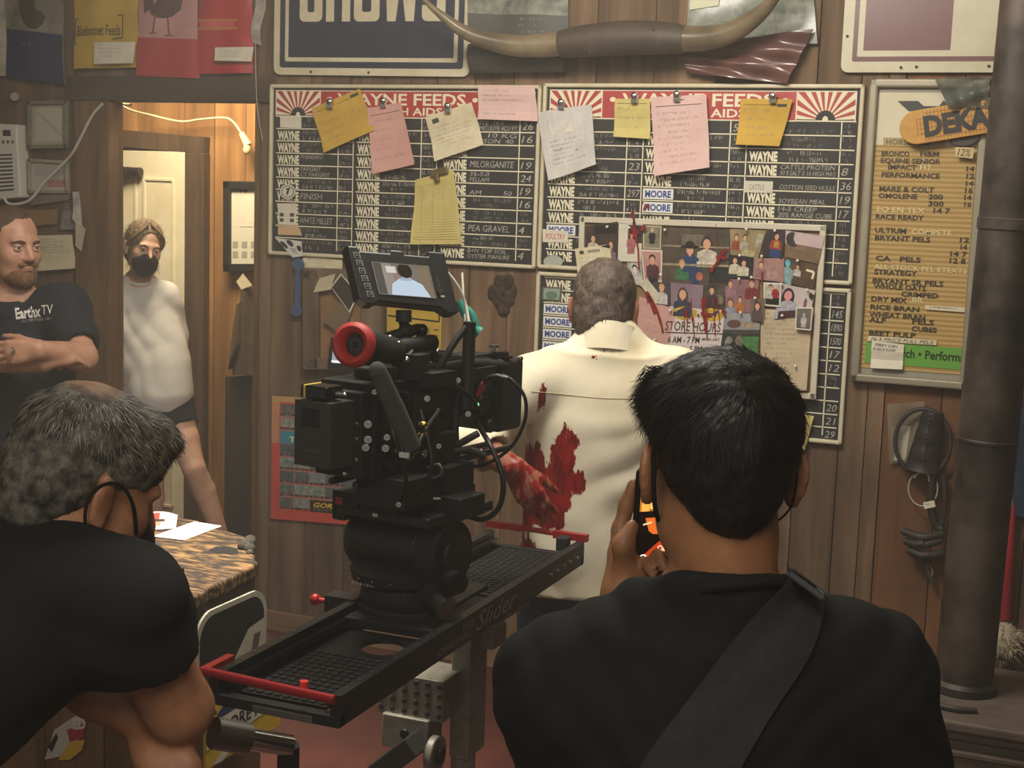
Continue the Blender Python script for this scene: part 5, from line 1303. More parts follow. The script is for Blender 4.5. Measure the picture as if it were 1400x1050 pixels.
# ---- push bar
root = thing('push_bar', 'chrome push bar of the dolly at the bottom edge, by the bent man\'s elbow', 'bar', P(340, 1040, 2.15))
b = MB(); a, c, d = P(292, 1002, 2.08), P(338, 1010, 2.11), P(398, 1020, 2.14)
b.cyl(a, c, .0235, STEEL, n=24); b.cyl(c, d, .0165, CHROME, n=24); b.build('tube', root, smooth=40)
b = MB(); b.tube([P(394, 1019, 2.14), P(394, 1050, 2.15), P(392, 1100, 2.18), P(390, 1300, 2.3)], .017, mat('#3a3937', .35, .8), 14); b.build('bracket', root, smooth=40)

# ---- fluid head on the slider, and the cinema camera
O = Vector((-1.302, -2.394, 0)); ca = rad(10)
LM = Matrix(((math.cos(ca), math.sin(ca), 0, O.x), (-math.sin(ca), math.cos(ca), 0, O.y), (0, 0, 1, 0), (0, 0, 0, 1)))
def part(b, name, root, **k): return xf(b, LM).build(name, root, **k)
ROT = LM.to_3x3()
LC = lambda x, y, z: LM @ Vector((x, y, z))
def bx(x0, x1, y0, y1, z0, z1, mt, b=None):
    b = b or MB(); b.box(((x0+x1)/2, (y0+y1)/2, (z0+z1)/2), (abs(x1-x0), abs(y1-y0), abs(z1-z0)), mt); return b
root = thing('tripod_head', 'bulky black fluid head clamped on the slider under the cinema camera', 'tripod head', LC(0, 0, .985))
b = MB(); b.lathe([(.085, .9965), (.088, 1.004), (.082, 1.03), (.105, 1.045), (.108, 1.065), (.095, 1.075), (.06, 1.08)], (0, 0, 0), BLKM, n=36); part(b, 'base', root, smooth=35)
b = MB(); b.cyl((-.10, 0, 1.115), (.075, 0, 1.115), .066, BLK, n=40); b.cyl((-.112, 0, 1.115), (-.10, 0, 1.115), .058, BLKM, n=32); bx(-.08, .07, -.055, .055, 1.05, 1.10, BLKM, b); part(b, 'tilt_drum', root, smooth=35, bevel=.002)
b = MB(); b.cyl((.078, 0, 1.11), (.130, 0, 1.11), .072, BLKM, n=40); b.cyl((.130, 0, 1.11), (.142, 0, 1.11), .045, BLK, n=32); bx(.075, .125, -.05, .05, 1.02, 1.11, BLKM, b); part(b, 'side_arm', root, smooth=35, bevel=.002)
b = bx(-.095, .135, -.10, .14, 1.182, 1.204, BLK); bx(-.118, -.085, -.09, -.03, 1.165, 1.20, BLKM, b); part(b, 'top_plate', root, bevel=.004)
b = MB()
for x in (.155, ): b.cyl((.142, -.03, 1.07), (.175, -.045, 1.07), .021, BLKM, n=20); b.lathe([(.0215, 0), (.0215, .008)], (.172, -.043, 1.07), BLKG, (.9, -.3, 0), 20)
part(b, 'tilt_lock_knob', root, smooth=40)
b = MB(); b.cyl((.12, -.05, 1.025), (.165, -.075, 1.02), .020, BLKM, n=20); b.lathe([(.012, 0), (.020, .002), (.020, .006)], (.165, -.075, 1.02), STEEL, (.85, -.45, -.05), 20); part(b, 'pan_lock_knob', root, smooth=40)
for x, y, z in ((-.095, -.060, 1.058), (-.07, -.082, 1.055), (-.035, -.100, 1.054), (.005, -.107, 1.055), (.045, -.098, 1.055), (-.098, -.05, 1.035), (.07, -.083, 1.036)):
    b = MB(); b.sph((x, y, z), .0028, CHROME, 8); part(b, 'bolt', root)
fr = Fr(*[LC(x, -.1087, z) for x, z in ((-.045, 1.050), (.02, 1.050), (.02, 1.044), (-.045, 1.044))], n=(-math.sin(ca), -math.cos(ca), 0))
b = MB(); b.scrib(fr, 0, 0, 1, 1, mat('#b5b2aa', .5), 3, .0012); b.build('maker_plate', root)

root = thing('cinema_camera', 'fully rigged black cinema camera with monitor, red eyecup and cables on the fluid head', 'camera', LC(0, 0, 1.2045))
b = bx(-.075, .075, -.12, .16, 1.205, 1.228, BLKM); bx(-.05, .09, -.10, .12, 1.228, 1.26, BLK, b); bx(-.085, -.02, -.13, -.08, 1.206, 1.24, BLKM, b); part(b, 'base_plate', root, bevel=.003)
b = MB()
for i, (x0, y0, x1, y1) in enumerate(((.030, -.125, .050, -.10), (.055, -.095, .115, -.03))): b.box(((x0+x1)/2, (y0+y1)/2, 1.2285+i*.004), (.008, math.hypot(x1-x0, y1-y0), .003), mat('#b9b6ac', .4), Matrix.Rotation(-math.atan2(x1-x0, y1-y0), 3, 'Z'))
for x, z in ((-.03, 1.217), (.02, 1.2)): b.box((x, -.121, z), (.012, .002, .007), mat('#c5c2b8', .4))
b.box((-.065, -.131, 1.218), (.018, .003, .014), mat('#8e2a26', .4)); part(b, 'ruler_marks', root)
b = bx(-.054, .037, -.285, -.215, 1.318, 1.445, DGREY); bx(-.035, .008, -.2868, -.285, 1.395, 1.432, BLKM, b); bx(-.03, .02, -.2865, -.285, 1.345, 1.352, mat('#3d3d3c', .6), b); bx(-.03, .02, -.2865, -.285, 1.33, 1.338, mat('#383837', .6), b); bx(-.01, .012, -.255, -.245, 1.4445, 1.4462, mat('#c5c2b8', .4), b); o = part(b, 'battery', root, bevel=.006, seg=3)
b = bx(-.06, .055, -.215, -.19, 1.29, 1.46, BLKM)
for x, z in ((.045, 1.40), (.045, 1.37), (.045, 1.33), (.02, 1.30)): b.cyl((x, -.216, z), (x, -.222, z), .006, CHROME, n=12)
part(b, 'battery_plate', root, bevel=.003)
b = bx(-.045, .02, -.28, -.23, 1.449, 1.474, BLKG); bx(-.038, -.031, -.281, -.229, 1.449, 1.475, mat('#c9b343', .5), b); b.cyl((.02, -.255, 1.46), (.045, -.25, 1.462), .006, CHROME, n=12); part(b, 'transmitter', root, bevel=.003)
b = bx(-.075, .062, -.185, .09, 1.285, 1.475, BLKM); bx(.055, .075, -.13, .02, 1.31, 1.44, BLK, b); bx(-.06, .05, -.10, .06, 1.475, 1.495, BLK, b); bx(.062, .07, -.17, -.12, 1.30, 1.46, BLKG, b); part(b, 'body', root, bevel=.006, seg=3)
b = bx(-.02, .045, -.15, -.03, 1.478, 1.50, DGREY); bx(.05, .085, -.08, .0, 1.36, 1.45, BLK, b); bx(.075, .095, -.02, .05, 1.30, 1.36, BLKM, b); part(b, 'receiver_box', root, bevel=.004)
rgc = random.Random(4)
for i in range(16):      # connectors and knobs on the right side
    b = MB(); x, y, z = .078+rgc.uniform(0, .012), rgc.uniform(-.17, .05), rgc.uniform(1.27, 1.46)
    b.cyl((x-.015, y, z), (x+.012, y-.004, z), rgc.uniform(.004, .009), rgc.choice((CHROME, BLKG, BLKG, STEEL)), n=12)
    part(b, 'connector', root, smooth=40)
for px, py, D, r in ((503, 580, 2.70, .0075), (503, 601, 2.70, .0075), (529, 598, 2.70, .0062), (500, 612, 2.69, .007), (527, 613, 2.70, .007), (538, 556, 2.70, .005), (512, 536, 2.70, .005), (640, 566, 2.93, .006), (626, 520, 2.93, .006), (600, 610, 2.80, .005), (584, 545, 2.76, .006), (545, 690, 2.78, .005)):
    b = MB(); q = P(px, py, D); b.cyl(q, q+_f*.02, r, CHROME, n=14); b.cyl(q-_f*.003, q, r*.7, STEEL, n=14); b.build('connector', root, smooth=40)
for px, py in ((578, 580), (577, 594)):
    b = MB(); b.sph(P(px, py, 2.70), (.011, .008, .006), mat('#b59a48', .25, 1), 12); b.build('connector', root, smooth=60)
for y, z in ():
    b = MB(); b.sph((.098, y, z), (.012, .010, .006), mat('#b59a48', .25, 1), 12); part(b, 'connector', root, smooth=60)
b = MB()
for x in (-.03, .03): b.cyl((x, -.20, 1.275), (x, .36, 1.275), .0075, BLKG, n=14)
part(b, 'support_rods', root, smooth=40)
b = MB(); b.lathe([(.045, .09), (.045, .13), (.052, .135), (.052, .17), (.048, .175), (.048, .24), (.055, .25), (.055, .27)], (0, 0, 1.40), BLK, (0, 1, 0), 32); part(b, 'lens', root, smooth=35)
b = MB()
pts = rr(-.125, 1.325, .070, 1.488, .014)
b.prism(pts, lambda x, z, d: Vector((x, d, z)), .265, .345, mat('#1a1a1a', .55)); bx(.02, .05, .258, .266, 1.335, 1.475, BLKM, b); part(b, 'matte_box', root, bevel=.003)
b = MB(); b.cyl((-.06, .02, 1.50), (.055, .30, 1.497), .006, BLKG); bx(-.12, .07, .27, .30, 1.489, 1.494, BLKG, b); b.cyl((.04, .27, 1.494), (.04, .27, 1.513), .005, CHROME); b.cyl((.04, .27, 1.513), (.04, .27, 1.518), .012, STEEL); b.cyl((.065, .33, 1.485), (.075, .33, 1.485), .006, CHROME); b.cyl((.0, .05, 1.503), (.0, .05, 1.52), .005, CHROME); part(b, 'top_rail', root, smooth=40)
b = bx(-.02, .05, .05, .25, 1.497, 1.503, BLK); bx(.03, .06, .1, .22, 1.44, 1.49, BLKM, b); b.cyl((.066, .16, 1.40), (.09, .16, 1.40), .022, BLKM); b.cyl((.066, .2, 1.35), (.085, .2, 1.35), .015, BLK); part(b, 'follow_focus', root, bevel=.002)
# monitor
c4 = [P(474, 334, 2.86), P(607, 345, 2.93), P(628, 428, 2.90), P(494, 418, 2.83)]
n = (c4[1]-c4[0]).cross(c4[3]-c4[0]).normalized()
if n.dot(_f) > 0: n = -n
n = (n + Vector((0, 0, -.16))).normalized()
fr = Fr(*c4, n=n)
b = MB()
b.prism([(0, .02), (.1, .02), (.12, .09), (.42, .09), (.44, .03), (.56, .03), (.58, .09), (.82, .09), (.84, .0), (1, .0), (1, .98), (.98, 1.0), (.9, 1.02), (.82, .93), (.2, .90), (.14, .96), (.06, .96), (.0, .88)], lambda x, y, d: fr(x, y, d), -.048, 0, BLK)
mon = b.build('monitor', root, bevel=.003)
b = MB(); b.poly(fr, [(.10, .06), (.10, .06), (.1, .06)], BLK) if False else None
for u0, u1 in ((.13, .41), (.59, .81)): b.add([fr(u0, .088, -.003), fr(u1, .088, -.003), fr(u1, .088, -.045), fr(u0, .088, -.045)], [(0, 1, 2, 3)], mat('#bdb6a4', .4))
for u0, u1, v in ((.0, .1, .015), (.84, 1.0, -.005)): b.add([fr(u0, v, -.002), fr(u1, v, -.002), fr(u1, v, -.046), fr(u0, v, -.046)], [(0, 1, 2, 3)], mat('#bdb6a4', .4))
b.build('lit_top_faces', mon)  # pale strips: overhead light on the monitor's top faces, put into the colour
b = MB(); SCRN = mat('#6d6a66', .2, emit=.35)
b.rect(fr, .215, .27, .785, .78, SCRN, .0012)
E_ = lambda c, e=.45: mat(c, .3, emit=e)
b.rect(fr, .215, .27, .30, .78, E_('#474542'), .0014); b.rect(fr, .30, .27, .40, .78, E_('#827d78'), .0014); b.rect(fr, .34, .31, .44, .42, E_('#b9b7b6'), .0015); b.rect(fr, .66, .27, .785, .78, E_('#6e6253'), .0014); b.rect(fr, .40, .36, .50, .60, E_('#7d6a66'), .0014)
b.poly(fr, [(.34, .78), (.37, .60), (.46, .50), (.58, .50), (.68, .58), (.74, .78)], E_('#9fb0c4', .7), .0018)
b.poly(fr, [(.46, .50), (.50, .46), (.58, .48), (.58, .53), (.46, .53)], E_('#8c9aab', .6), .0020)
b.blob(fr, .53, .37, .075, .12, E_('#231c18', .25), .0022)
for p in ([(.21, .265), (.79, .265)], [(.79, .265), (.79, .785)], [(.79, .785), (.21, .785)], [(.21, .785), (.21, .265)]): b.line(fr, p, .0012, mat('#8d8a86', .4), .0026)
b.build('screen', mon)
for k in range(6):
    v = .12+.125*k; u = .045+.008*k; b = MB()
    b.rect(fr, u, v, u+.065, v+.10, mat('#8b8881', .4), .0010); b.rect(fr, u+.009, v+.013, u+.056, v+.087, BLKM, .0016); b.rect(fr, u+.022, v+.035, u+.042, v+.065, mat('#6a6762', .4), .0022)
    b.build('button', mon)
b = MB(); b.rect(fr, .835, .42, .87, .68, BLKM, .001); b.rect(fr, .845, .72, .885, .76, mat('#c5c2ba', .4), .001); b.lathe([(.007, 0), (.007, .004)], fr(.855, .66, 0), STEEL, n, 14); b.build('dial', mon)
b = MB(); b.tube([P(552, 424, 2.88), P(552, 440, 2.88)], .016, BLKM, 14); b.tube([P(552, 440, 2.88), P(555, 452, 2.89)], .011, BLK, 12); b.sph(P(555, 452, 2.89), .016, BLKM)
b.tube([P(555, 454, 2.89), P(534, 460, 2.88), P(520, 466, 2.87)], .011, BLKM, 10); b.sph(P(516, 468, 2.87), .014, BLK); b.tube([P(558, 455, 2.89), P(574, 450, 2.92), P(576, 470, 2.93)], .011, BLKM, 10); b.sph(P(577, 451, 2.92), .013, BLKG)
b.tube([P(555, 455, 2.89), P(552, 485, 2.90), P(550, 500, 2.90)], .010, mat('#8d7a52', .35, .6), 10); b.build('monitor_arm', root, smooth=50)
# viewfinder
e0, e1 = P(483, 471, 2.66), P(548, 481, 2.86); ax_ = (e0-e1).normalized()
b = MB(); b.lathe([(.026, 0), (.034, .02), (.036, .06), (.030, .095), (.026, .17)], e0-ax_*.012, mat('#161616', .6), -ax_, 28); vf = b.build('viewfinder', root, smooth=40)
b = MB(); b.lathe([(.021, -.012), (.024, .004), (.034, .010), (.042, .004), (.043, -.008), (.036, -.016)], e0, mat('#b3302e', .55, name='red_rubber'), ax_, 36)
b.lathe([(.0205, -.011), (.0205, -.010)], e0, BLKM, ax_, 30); b.lathe([(.012, -.0095), (.012, -.0090)], e0, mat('#3c3b3a', .2), ax_, 24); b.lathe([(.008, -.0085), (.008, -.0080)], e0, BLKG, ax_, 24)
b.build('eyecup', vf, smooth=50)
b = MB(); b.tube([P(540, 476, 2.84), P(565, 472, 2.88), P(592, 468, 2.93)], .0165, BLKM, 12, 4); b.tube([P(555, 480, 2.85), P(560, 500, 2.87), P(575, 515, 2.88)], .015, BLK, 10); b.box(P(562, 500, 2.86), (.06, .05, .05), BLKM); b.tube([P(590, 470, 2.92), P(596, 490, 2.93)], .008, BLK); b.build('viewfinder_bracket', root, smooth=45)
for px, py, D, r in ((545, 470, 2.80, .006), (556, 492, 2.80, .007), (598, 480, 2.9, .006), (533, 462, 2.8, .006), (575, 500, 2.86, .005)):
    b = MB(); b.sph(P(px, py, D), r, CHROME, 10); b.build('thumb_screw', root, smooth=60)
b = MB(); b.tube([P(560, 478, 2.94), P(600, 488, 2.98), P(660, 493, 3.1)], .010, BLK, 10); b.tube([P(600, 505, 2.95), P(640, 498, 3.02), P(690, 500, 3.15)], .012, BLKM, 10); b.box(P(575, 515, 2.9), (.12, .08, .03), BLKM, ROT); b.box(P(640, 510, 3.05), (.08, .1, .03), BLK, ROT); b.build('top_handle', root, smooth=45)
b = MB(); b.tube([P(517, 508, 2.62), P(540, 560, 2.65), P(563, 612, 2.68)], [.0165, .0195, .019], mat('#3a3a38', .95, c2='#42423f', scale=200, bump=.4, bscale=300), 20, 5); b.sph(P(516, 506, 2.62), .0163, mat('#474744', .95)); b.build('microphone', root, smooth=60)
b = MB(); b.tube([P(642, 442, 2.98), P(620, 470, 2.96), P(596, 512, 2.93)], .0075, BLK, 10); b.tube([P(642, 440, 2.98), P(640, 500, 2.99), P(637, 560, 2.99)], .0135, BLKM, 12); b.build('cable_arm', root, smooth=45)
b = MB(); b.tube([P(606, 366, 2.96), P(625, 390, 2.97), P(636, 415, 2.98), P(641, 440, 2.97)], .0034, mat('#d5d0c2', .5)); b.tube([P(632, 373, 3.02), P(634, 410, 3.0), P(636, 440, 2.99)], .0024, mat('#d5d0c2', .5)); b.build('white_cable', root, smooth=60, label='white cable')
b = MB(); TEAL = mat('#2f8f80', .45)
b.tube([P(626, 412, 3.0), P(636, 430, 3.0), P(641, 440, 3.0)], [.010, .009, .007], TEAL, 10); b.tube([P(641, 440, 3.0), P(647, 448, 3.0), P(656, 455, 3.0)], [.008, .011, .013], TEAL, 10); b.tube([P(634, 418, 3.0), P(645, 430, 3.0), P(652, 452, 3.0)], [.006, .008, .010], TEAL, 10); b.build('spring_clamp', root, smooth=60, label='teal spring clamp')
def cable(pts, r, mt=BLK, nm='cable'):
    b = MB(); b.tube([P(*p) for p in pts], r, mt, 10, 8); b.build(nm, root, smooth=60)
cable([(657, 540, 3.02), (664, 522, 2.98), (680, 513, 2.95), (700, 520, 2.93), (718, 545, 2.93), (716, 580, 2.94), (695, 615, 2.96), (660, 636, 3.0), (636, 636, 3.02)], .0038)
cable([(652, 578, 3.05), (668, 605, 2.95), (684, 640, 2.93), (688, 670, 2.93), (680, 697, 2.94), (660, 710, 2.96), (636, 704, 3.0)], .0058)
cable([(500, 545, 2.75), (520, 540, 2.7), (540, 600, 2.66), (555, 650, 2.7), (545, 690, 2.8)], .004)
cable([(540, 590, 2.68), (560, 630, 2.66), (580, 590, 2.7), (600, 560, 2.8)], .0035)
cable([(575, 560, 2.8), (590, 640, 2.78), (560, 680, 2.82), (520, 660, 2.8), (530, 600, 2.75)], .0045)
cable([(610, 520, 2.9), (640, 540, 2.92), (655, 560, 2.95)], .005, BLKG)
cable([(585, 640, 2.8), (600, 635, 2.78), (604, 648, 2.78), (590, 655, 2.8)], .003, mat('#4c4a46', .5))
b = MB(); b.tube([P(654, 540, 3.0), P(662, 524, 2.97)], .0062, mat('#a33430', .4)); b.tube([P(680, 514, 2.95), P(696, 518, 2.93)], .0058, STEEL); b.tube([P(662, 524, 2.97), P(670, 516, 2.955), P(680, 514, 2.95)], .0052, BLK); b.build('cable_plug', root, smooth=60, label='red and silver cable plug'); b = MB(); b.sph(P(653, 553, 2.94), .0035, mat('#63d884', .3, emit=2.0), 8); b.build('indicator_light', root, label='green indicator light')
b = MB(); b.box(P(553, 622, 2.66), (.020, .006, .010), mat('#c5c2b6', .5)); b.build('cable_tag', root, label='small white cable tag')
b = MB(); b.tube([P(625, 540, 3.0), P(622, 590, 3.0), P(626, 640, 3.0)], .009, BLKM); b.tube([P(620, 612, 2.98), P(640, 600, 2.96), P(655, 592, 2.96)], .008, mat('#2b2a26', .6)); b.tube([P(620, 618, 2.96), P(645, 616, 2.95), P(664, 625, 2.95)], [.007, .009, .008], BLKM); b.box(P(600, 650, 2.97), (.11, .1, .06), BLKM, ROT); b.box(P(600, 685, 2.95), (.17, .09, .045), BLK, ROT); b.box(P(540, 668, 2.85), (.12, .1, .06), BLKM, ROT); b.build('handgrip', root, bevel=.003)

# ---- stove and stove pipe
SP = P(1316, 942, 3.88)
IRON = mat('#62544a', .7, .1, c2='#483c34', scale=7, bump=.25, bscale=25, name='rusty_cast_iron')
PIPE = mat('#54483f', .5, .35, c2='#231d1a', scale=3.5, detail=9, lo=.40, hi=.60, name='rusted_pipe_metal')
zs = SP.z
b = MB(); r = .077
b.lathe([(r+.012, 0), (r+.012, .02), (r, .03), (r, .68), (r+.003, .683), (r+.003, .69), (r, .693), (r, 1.24), (r+.004, 1.243), (r+.004, 1.27), (r+.001, 1.273), (r+.001, 3.285-zs)], (SP.x, SP.y, zs+.002), PIPE, (.020, .0, 1), 40)
b.build('stove_pipe', label='tall rusty stove pipe rising from the iron stove at the right', cat='pipe', smooth=40)
root = thing('iron_stove', 'old cast iron stove with a ringed panel at the lower right corner', 'stove', (SP.x+.12, SP.y-.1, 0))
x0, x1, y0, y1 = SP.x-.14, SP.x+.62, SP.y-.25, SP.y+.22
b = bx(x0-.02, x1+.02, y0-.02, y1+.02, zs-.03, zs, IRON); bx(x0-.005, x1+.005, y0-.005, y1, zs-.055, zs-.03, IRON, b); b.build('top', root, bevel=.008, seg=3)
b = bx(x0+.01, x1-.01, y0+.012, y1, .14, zs-.055, IRON); b.build('body', root, bevel=.01)
b = bx(x0+.06, x1-.06, y0-.002, y0+.014, .20, zs-.09, IRON)
for q in ((x0+.05, x0+.068, .19, zs-.08), (x1-.068, x1-.05, .19, zs-.08)): bx(q[0], q[1], y0-.012, y0+.01, q[2], q[3], IRON, b)
bx(x0+.05, x1-.05, y0-.012, y0+.01, zs-.096, zs-.08, IRON, b)
b.build('front_panel', root, bevel=.004)
b = MB()
for rr_ in (.10, .075):
    b.tube([Vector((x0+.27+rr_*math.cos(t), y0-.004, .27+rr_*math.sin(t))) for t in [2*math.pi*k/24 for k in range(25)]], .008, IRON, 8, 2)
b.build('ring_ornament', root, smooth=60)
b = MB(); b.tube([(x0+.10, y0+.06, zs+.008), (x0+.14, y0+.05, zs+.010), (x0+.19, y0+.07, zs+.006)], .008, mat('#2b2520', .6)); b.build('lifter', root, smooth=50)
for x in (x0+.05, x1-.05):
    for y in (y0+.05, y1-.05):
        b = MB(); b.tube([(x, y, .15), (x, y, .06), (x, y-.01, .0)], [.028, .018, .026], IRON, 12); b.build('leg', root, smooth=50)

# ================================================================ people
V3 = lambda *a: Vector(a)
class Sdf:
    """signed distance on a grid; shapes melt into each other and come out as one continuous surface"""
    def __init__(s, lo, hi, h):
        s.lo = np.array(lo, np.float32); s.h = h
        s.n = [int(math.ceil((b-a)/h))+1 for a, b in zip(lo, hi)]
        s.g = np.full(s.n, .5, np.float32)
        s.ax = [(s.lo[i]+h*np.arange(s.n[i], dtype=np.float32)) for i in range(3)]
    def reg(s, lo, hi):
        sl = []
        for i in range(3):
            a = max(0, int((lo[i]-s.lo[i])/s.h)); b = min(s.n[i], int((hi[i]-s.lo[i])/s.h)+2)
            if b <= a: return None
            sl.append(slice(a, b))
        X = s.ax[0][sl[0]][:, None, None]; Y = s.ax[1][sl[1]][None, :, None]; Z = s.ax[2][sl[2]][None, None, :]
        return tuple(sl), X, Y, Z
    def put(s, sl, d, k, sub=False):
        a = s.g[sl]
        if sub:
            d = -d
            if k <= 0: s.g[sl] = np.maximum(a, d); return
            t = np.clip(.5-.5*(d-a)/k*-1, 0, 1) if False else np.clip(.5+.5*(d-a)/k, 0, 1)
            s.g[sl] = a*(1-t)+d*t+k*t*(1-t); return
        if k <= 0: s.g[sl] = np.minimum(a, d); return
        t = np.clip(.5+.5*(d-a)/k, 0, 1)
        s.g[sl] = d*(1-t)+a*t-k*t*(1-t)
    def cap(s, a, b, ra, rb, k=.02, sub=False):
        a, b = np.array(a, np.float32), np.array(b, np.float32); m = max(ra, rb)+k+4*s.h
        r = s.reg(np.minimum(a, b)-m, np.maximum(a, b)+m)
        if r is None: return s
        sl, X, Y, Z = r
        ab = b-a; L2 = float(ab@ab) or 1e-9
        t = np.clip(((X-a[0])*ab[0]+(Y-a[1])*ab[1]+(Z-a[2])*ab[2])/L2, 0, 1)
        d = np.sqrt((X-a[0]-t*ab[0])**2+(Y-a[1]-t*ab[1])**2+(Z-a[2]-t*ab[2])**2)-(ra+(rb-ra)*t)
        s.put(sl, d, k, sub); return s
    def chain(s, pts, rs, k=.02):
        for i in range(len(pts)-1): s.cap(pts[i], pts[i+1], rs[i], rs[i+1], k if i == 0 else min(k, .012))
        return s
    def ell(s, c, r, k=.02, rot=None, sub=False):
        c = np.array(c, np.float32); m = max(r)+k+4*s.h
        q = s.reg(c-m, c+m)
        if q is None: return s
        sl, X, Y, Z = q
        X, Y, Z = X-c[0], Y-c[1], Z-c[2]
        if rot is not None:
            A = np.array(rot, np.float32)      # columns: local axes
            X, Y, Z = (X*A[0, i]+Y*A[1, i]+Z*A[2, i] for i in range(3))
        k0 = np.sqrt((X/r[0])**2+(Y/r[1])**2+(Z/r[2])**2); k1 = np.sqrt((X/r[0]**2)**2+(Y/r[1]**2)**2+(Z/r[2]**2)**2)
        d = k0*(k0-1)/np.maximum(k1, 1e-6)
        s.put(sl, d, k, sub); return s
    def loft(s, lev, o, A, k=.03, p=2.3):
        """lev: (height, cx, cy, rx, ry) along the third axis of frame A at o"""
        lev = sorted(lev); o = np.array(o, np.float32); A = np.array(A, np.float32)
        L = np.array(lev, np.float32); m = float(max(L[:, 3].max(), L[:, 4].max()))+k+.05
        cs = np.array([o+A[:, 2]*l[0]+A[:, 0]*l[1]+A[:, 1]*l[2] for l in L])
        q = s.reg(cs.min(0)-m, cs.max(0)+m)
        if q is None: return s
        sl, X, Y, Z = q
        X, Y, Z = X-o[0], Y-o[1], Z-o[2]
        x, y, z = (X*A[0, i]+Y*A[1, i]+Z*A[2, i] for i in range(3))
        zz = np.linspace(L[0, 0], L[-1, 0], 120)
        def sm(c):
            v = np.interp(zz, L[:, 0], c); ker = np.hanning(17); ker /= ker.sum()
            return np.convolve(np.pad(v, 8, 'edge'), ker, 'valid')
        cx, cy, rx, ry = (np.interp(z, zz, sm(L[:, i])).astype(np.float32) for i in (1, 2, 3, 4))
        e = (np.abs((x-cx)/rx)**p+np.abs((y-cy)/ry)**p)**(1/p)
        d = (e-1)*np.minimum(rx, ry)
        d = np.maximum(d, np.maximum(z-L[-1, 0], L[0, 0]-z))
        s.put(sl, d, k); return s
    def scoop(s, c, r, o, n, k=.008):
        """take away what lies beyond the plane at o inside the ball at c"""
        c, o, n = (np.array(q, np.float32) for q in (c, o, n)); n = n/np.linalg.norm(n)
        q = s.reg(c-r-.03, c+r+.03)
        if q is None: return s
        sl, X, Y, Z = q
        d = np.maximum(np.sqrt((X-c[0])**2+(Y-c[1])**2+(Z-c[2])**2)-r, -((X-o[0])*n[0]+(Y-o[1])*n[1]+(Z-o[2])*n[2]))
        s.put(sl, d, k, True); return s
    def plane(s, o, n, k=0.0):
        """keep the side the normal points away from"""
        o, n = np.array(o, np.float32), np.array(n, np.float32); n = n/np.linalg.norm(n)
        X, Y, Z = s.ax[0][:, None, None], s.ax[1][None, :, None], s.ax[2][None, None, :]
        d = (X-o[0])*n[0]+(Y-o[1])*n[1]+(Z-o[2])*n[2]
        s.g = np.maximum(s.g, d); return s
    def mesh(s, relax=1):
        g = s.g; h = s.h
        g = np.pad(g, 1, constant_values=.5); lo = s.lo-h
        neg = g < 0
        c = [neg[i:i+g.shape[0]-1, j:j+g.shape[1]-1, k:k+g.shape[2]-1] for i in (0, 1) for j in (0, 1) for k in (0, 1)]
        cnt = sum(x.astype(np.int8) for x in c)
        I, J, K = np.nonzero((cnt > 0) & (cnt < 8))
        idx = -np.ones(cnt.shape, np.int32); idx[I, J, K] = np.arange(len(I))
        acc = np.zeros((len(I), 3)); num = np.zeros(len(I))
        cor = [(i, j, k) for i in (0, 1) for j in (0, 1) for k in (0, 1)]
        for a in range(8):
            for b_ in range(a+1, 8):
                if sum(x != y for x, y in zip(cor[a], cor[b_])) != 1: continue
                A, B = cor[a], cor[b_]
                va, vb = g[I+A[0], J+A[1], K+A[2]], g[I+B[0], J+B[1], K+B[2]]
                m = (va < 0) != (vb < 0)
                t = np.where(m, va/np.where(m, va-vb, 1), 0)
                for q in range(3): acc[:, q] += np.where(m, A[q]+t*(B[q]-A[q]), 0)
                num += m
        P_ = acc/num[:, None]+np.stack([I, J, K], 1)
        V = lo+P_*h
        F = []
        for axn in range(3):
            sl0 = [slice(None)]*3; sl1 = [slice(None)]*3
            sl0[axn] = slice(0, -1); sl1[axn] = slice(1, None)
            a, b_ = neg[tuple(sl0)], neg[tuple(sl1)]
            e = np.argwhere(a != b_); o1, o2 = [q for q in range(3) if q != axn]
            e = e[(e[:, o1] > 0) & (e[:, o2] > 0)]
            q = []
            for d1, d2 in ((-1, -1), (0, -1), (0, 0), (-1, 0)):
                f = e.copy(); f[:, o1] += d1; f[:, o2] += d2
                f = np.minimum(f, np.array(idx.shape)-1)
                q.append(idx[f[:, 0], f[:, 1], f[:, 2]])
            q = np.stack(q, 1); flip = a[e[:, 0], e[:, 1], e[:, 2]]
            if axn == 1: flip = ~flip
            q[~flip] = q[~flip][:, ::-1]
            F.append(q[(q >= 0).all(1)])
        F = np.concatenate(F)
        for _ in range(relax):
            S = np.zeros_like(V); N = np.zeros(len(V))
            for i in range(4):
                j = (i+1) % 4
                np.add.at(S, F[:, i], V[F[:, j]]); np.add.at(N, F[:, i], 1)
                np.add.at(S, F[:, j], V[F[:, i]]); np.add.at(N, F[:, j], 1)
            V = V*.5+.5*S/np.maximum(N, 1)[:, None]
        return V, F
def normals(V, F):
    n = np.cross(V[F[:, 2]]-V[F[:, 0]], V[F[:, 3]]-V[F[:, 1]])
    N = np.zeros_like(V)
    for i in range(4): np.add.at(N, F[:, i], n)
    return N/np.maximum(np.linalg.norm(N, axis=1), 1e-9)[:, None]
def wob(Pt, f, seed, oct=3):
    """smooth bumpy field, about -1..1"""
    rg = np.random.default_rng(seed); out = np.zeros(len(Pt)); a = 1.0; tot = 0
    for o in range(oct):
        for _ in range(4):
            d = rg.normal(size=3); d /= np.linalg.norm(d)
            out += a*np.sin(Pt@d*f*2*math.pi+rg.uniform(0, 6.28)+1.2*np.sin(Pt@rg.normal(size=3)*f*2))/2.4
        tot += a; f *= 2.1; a *= .5
    return out/tot
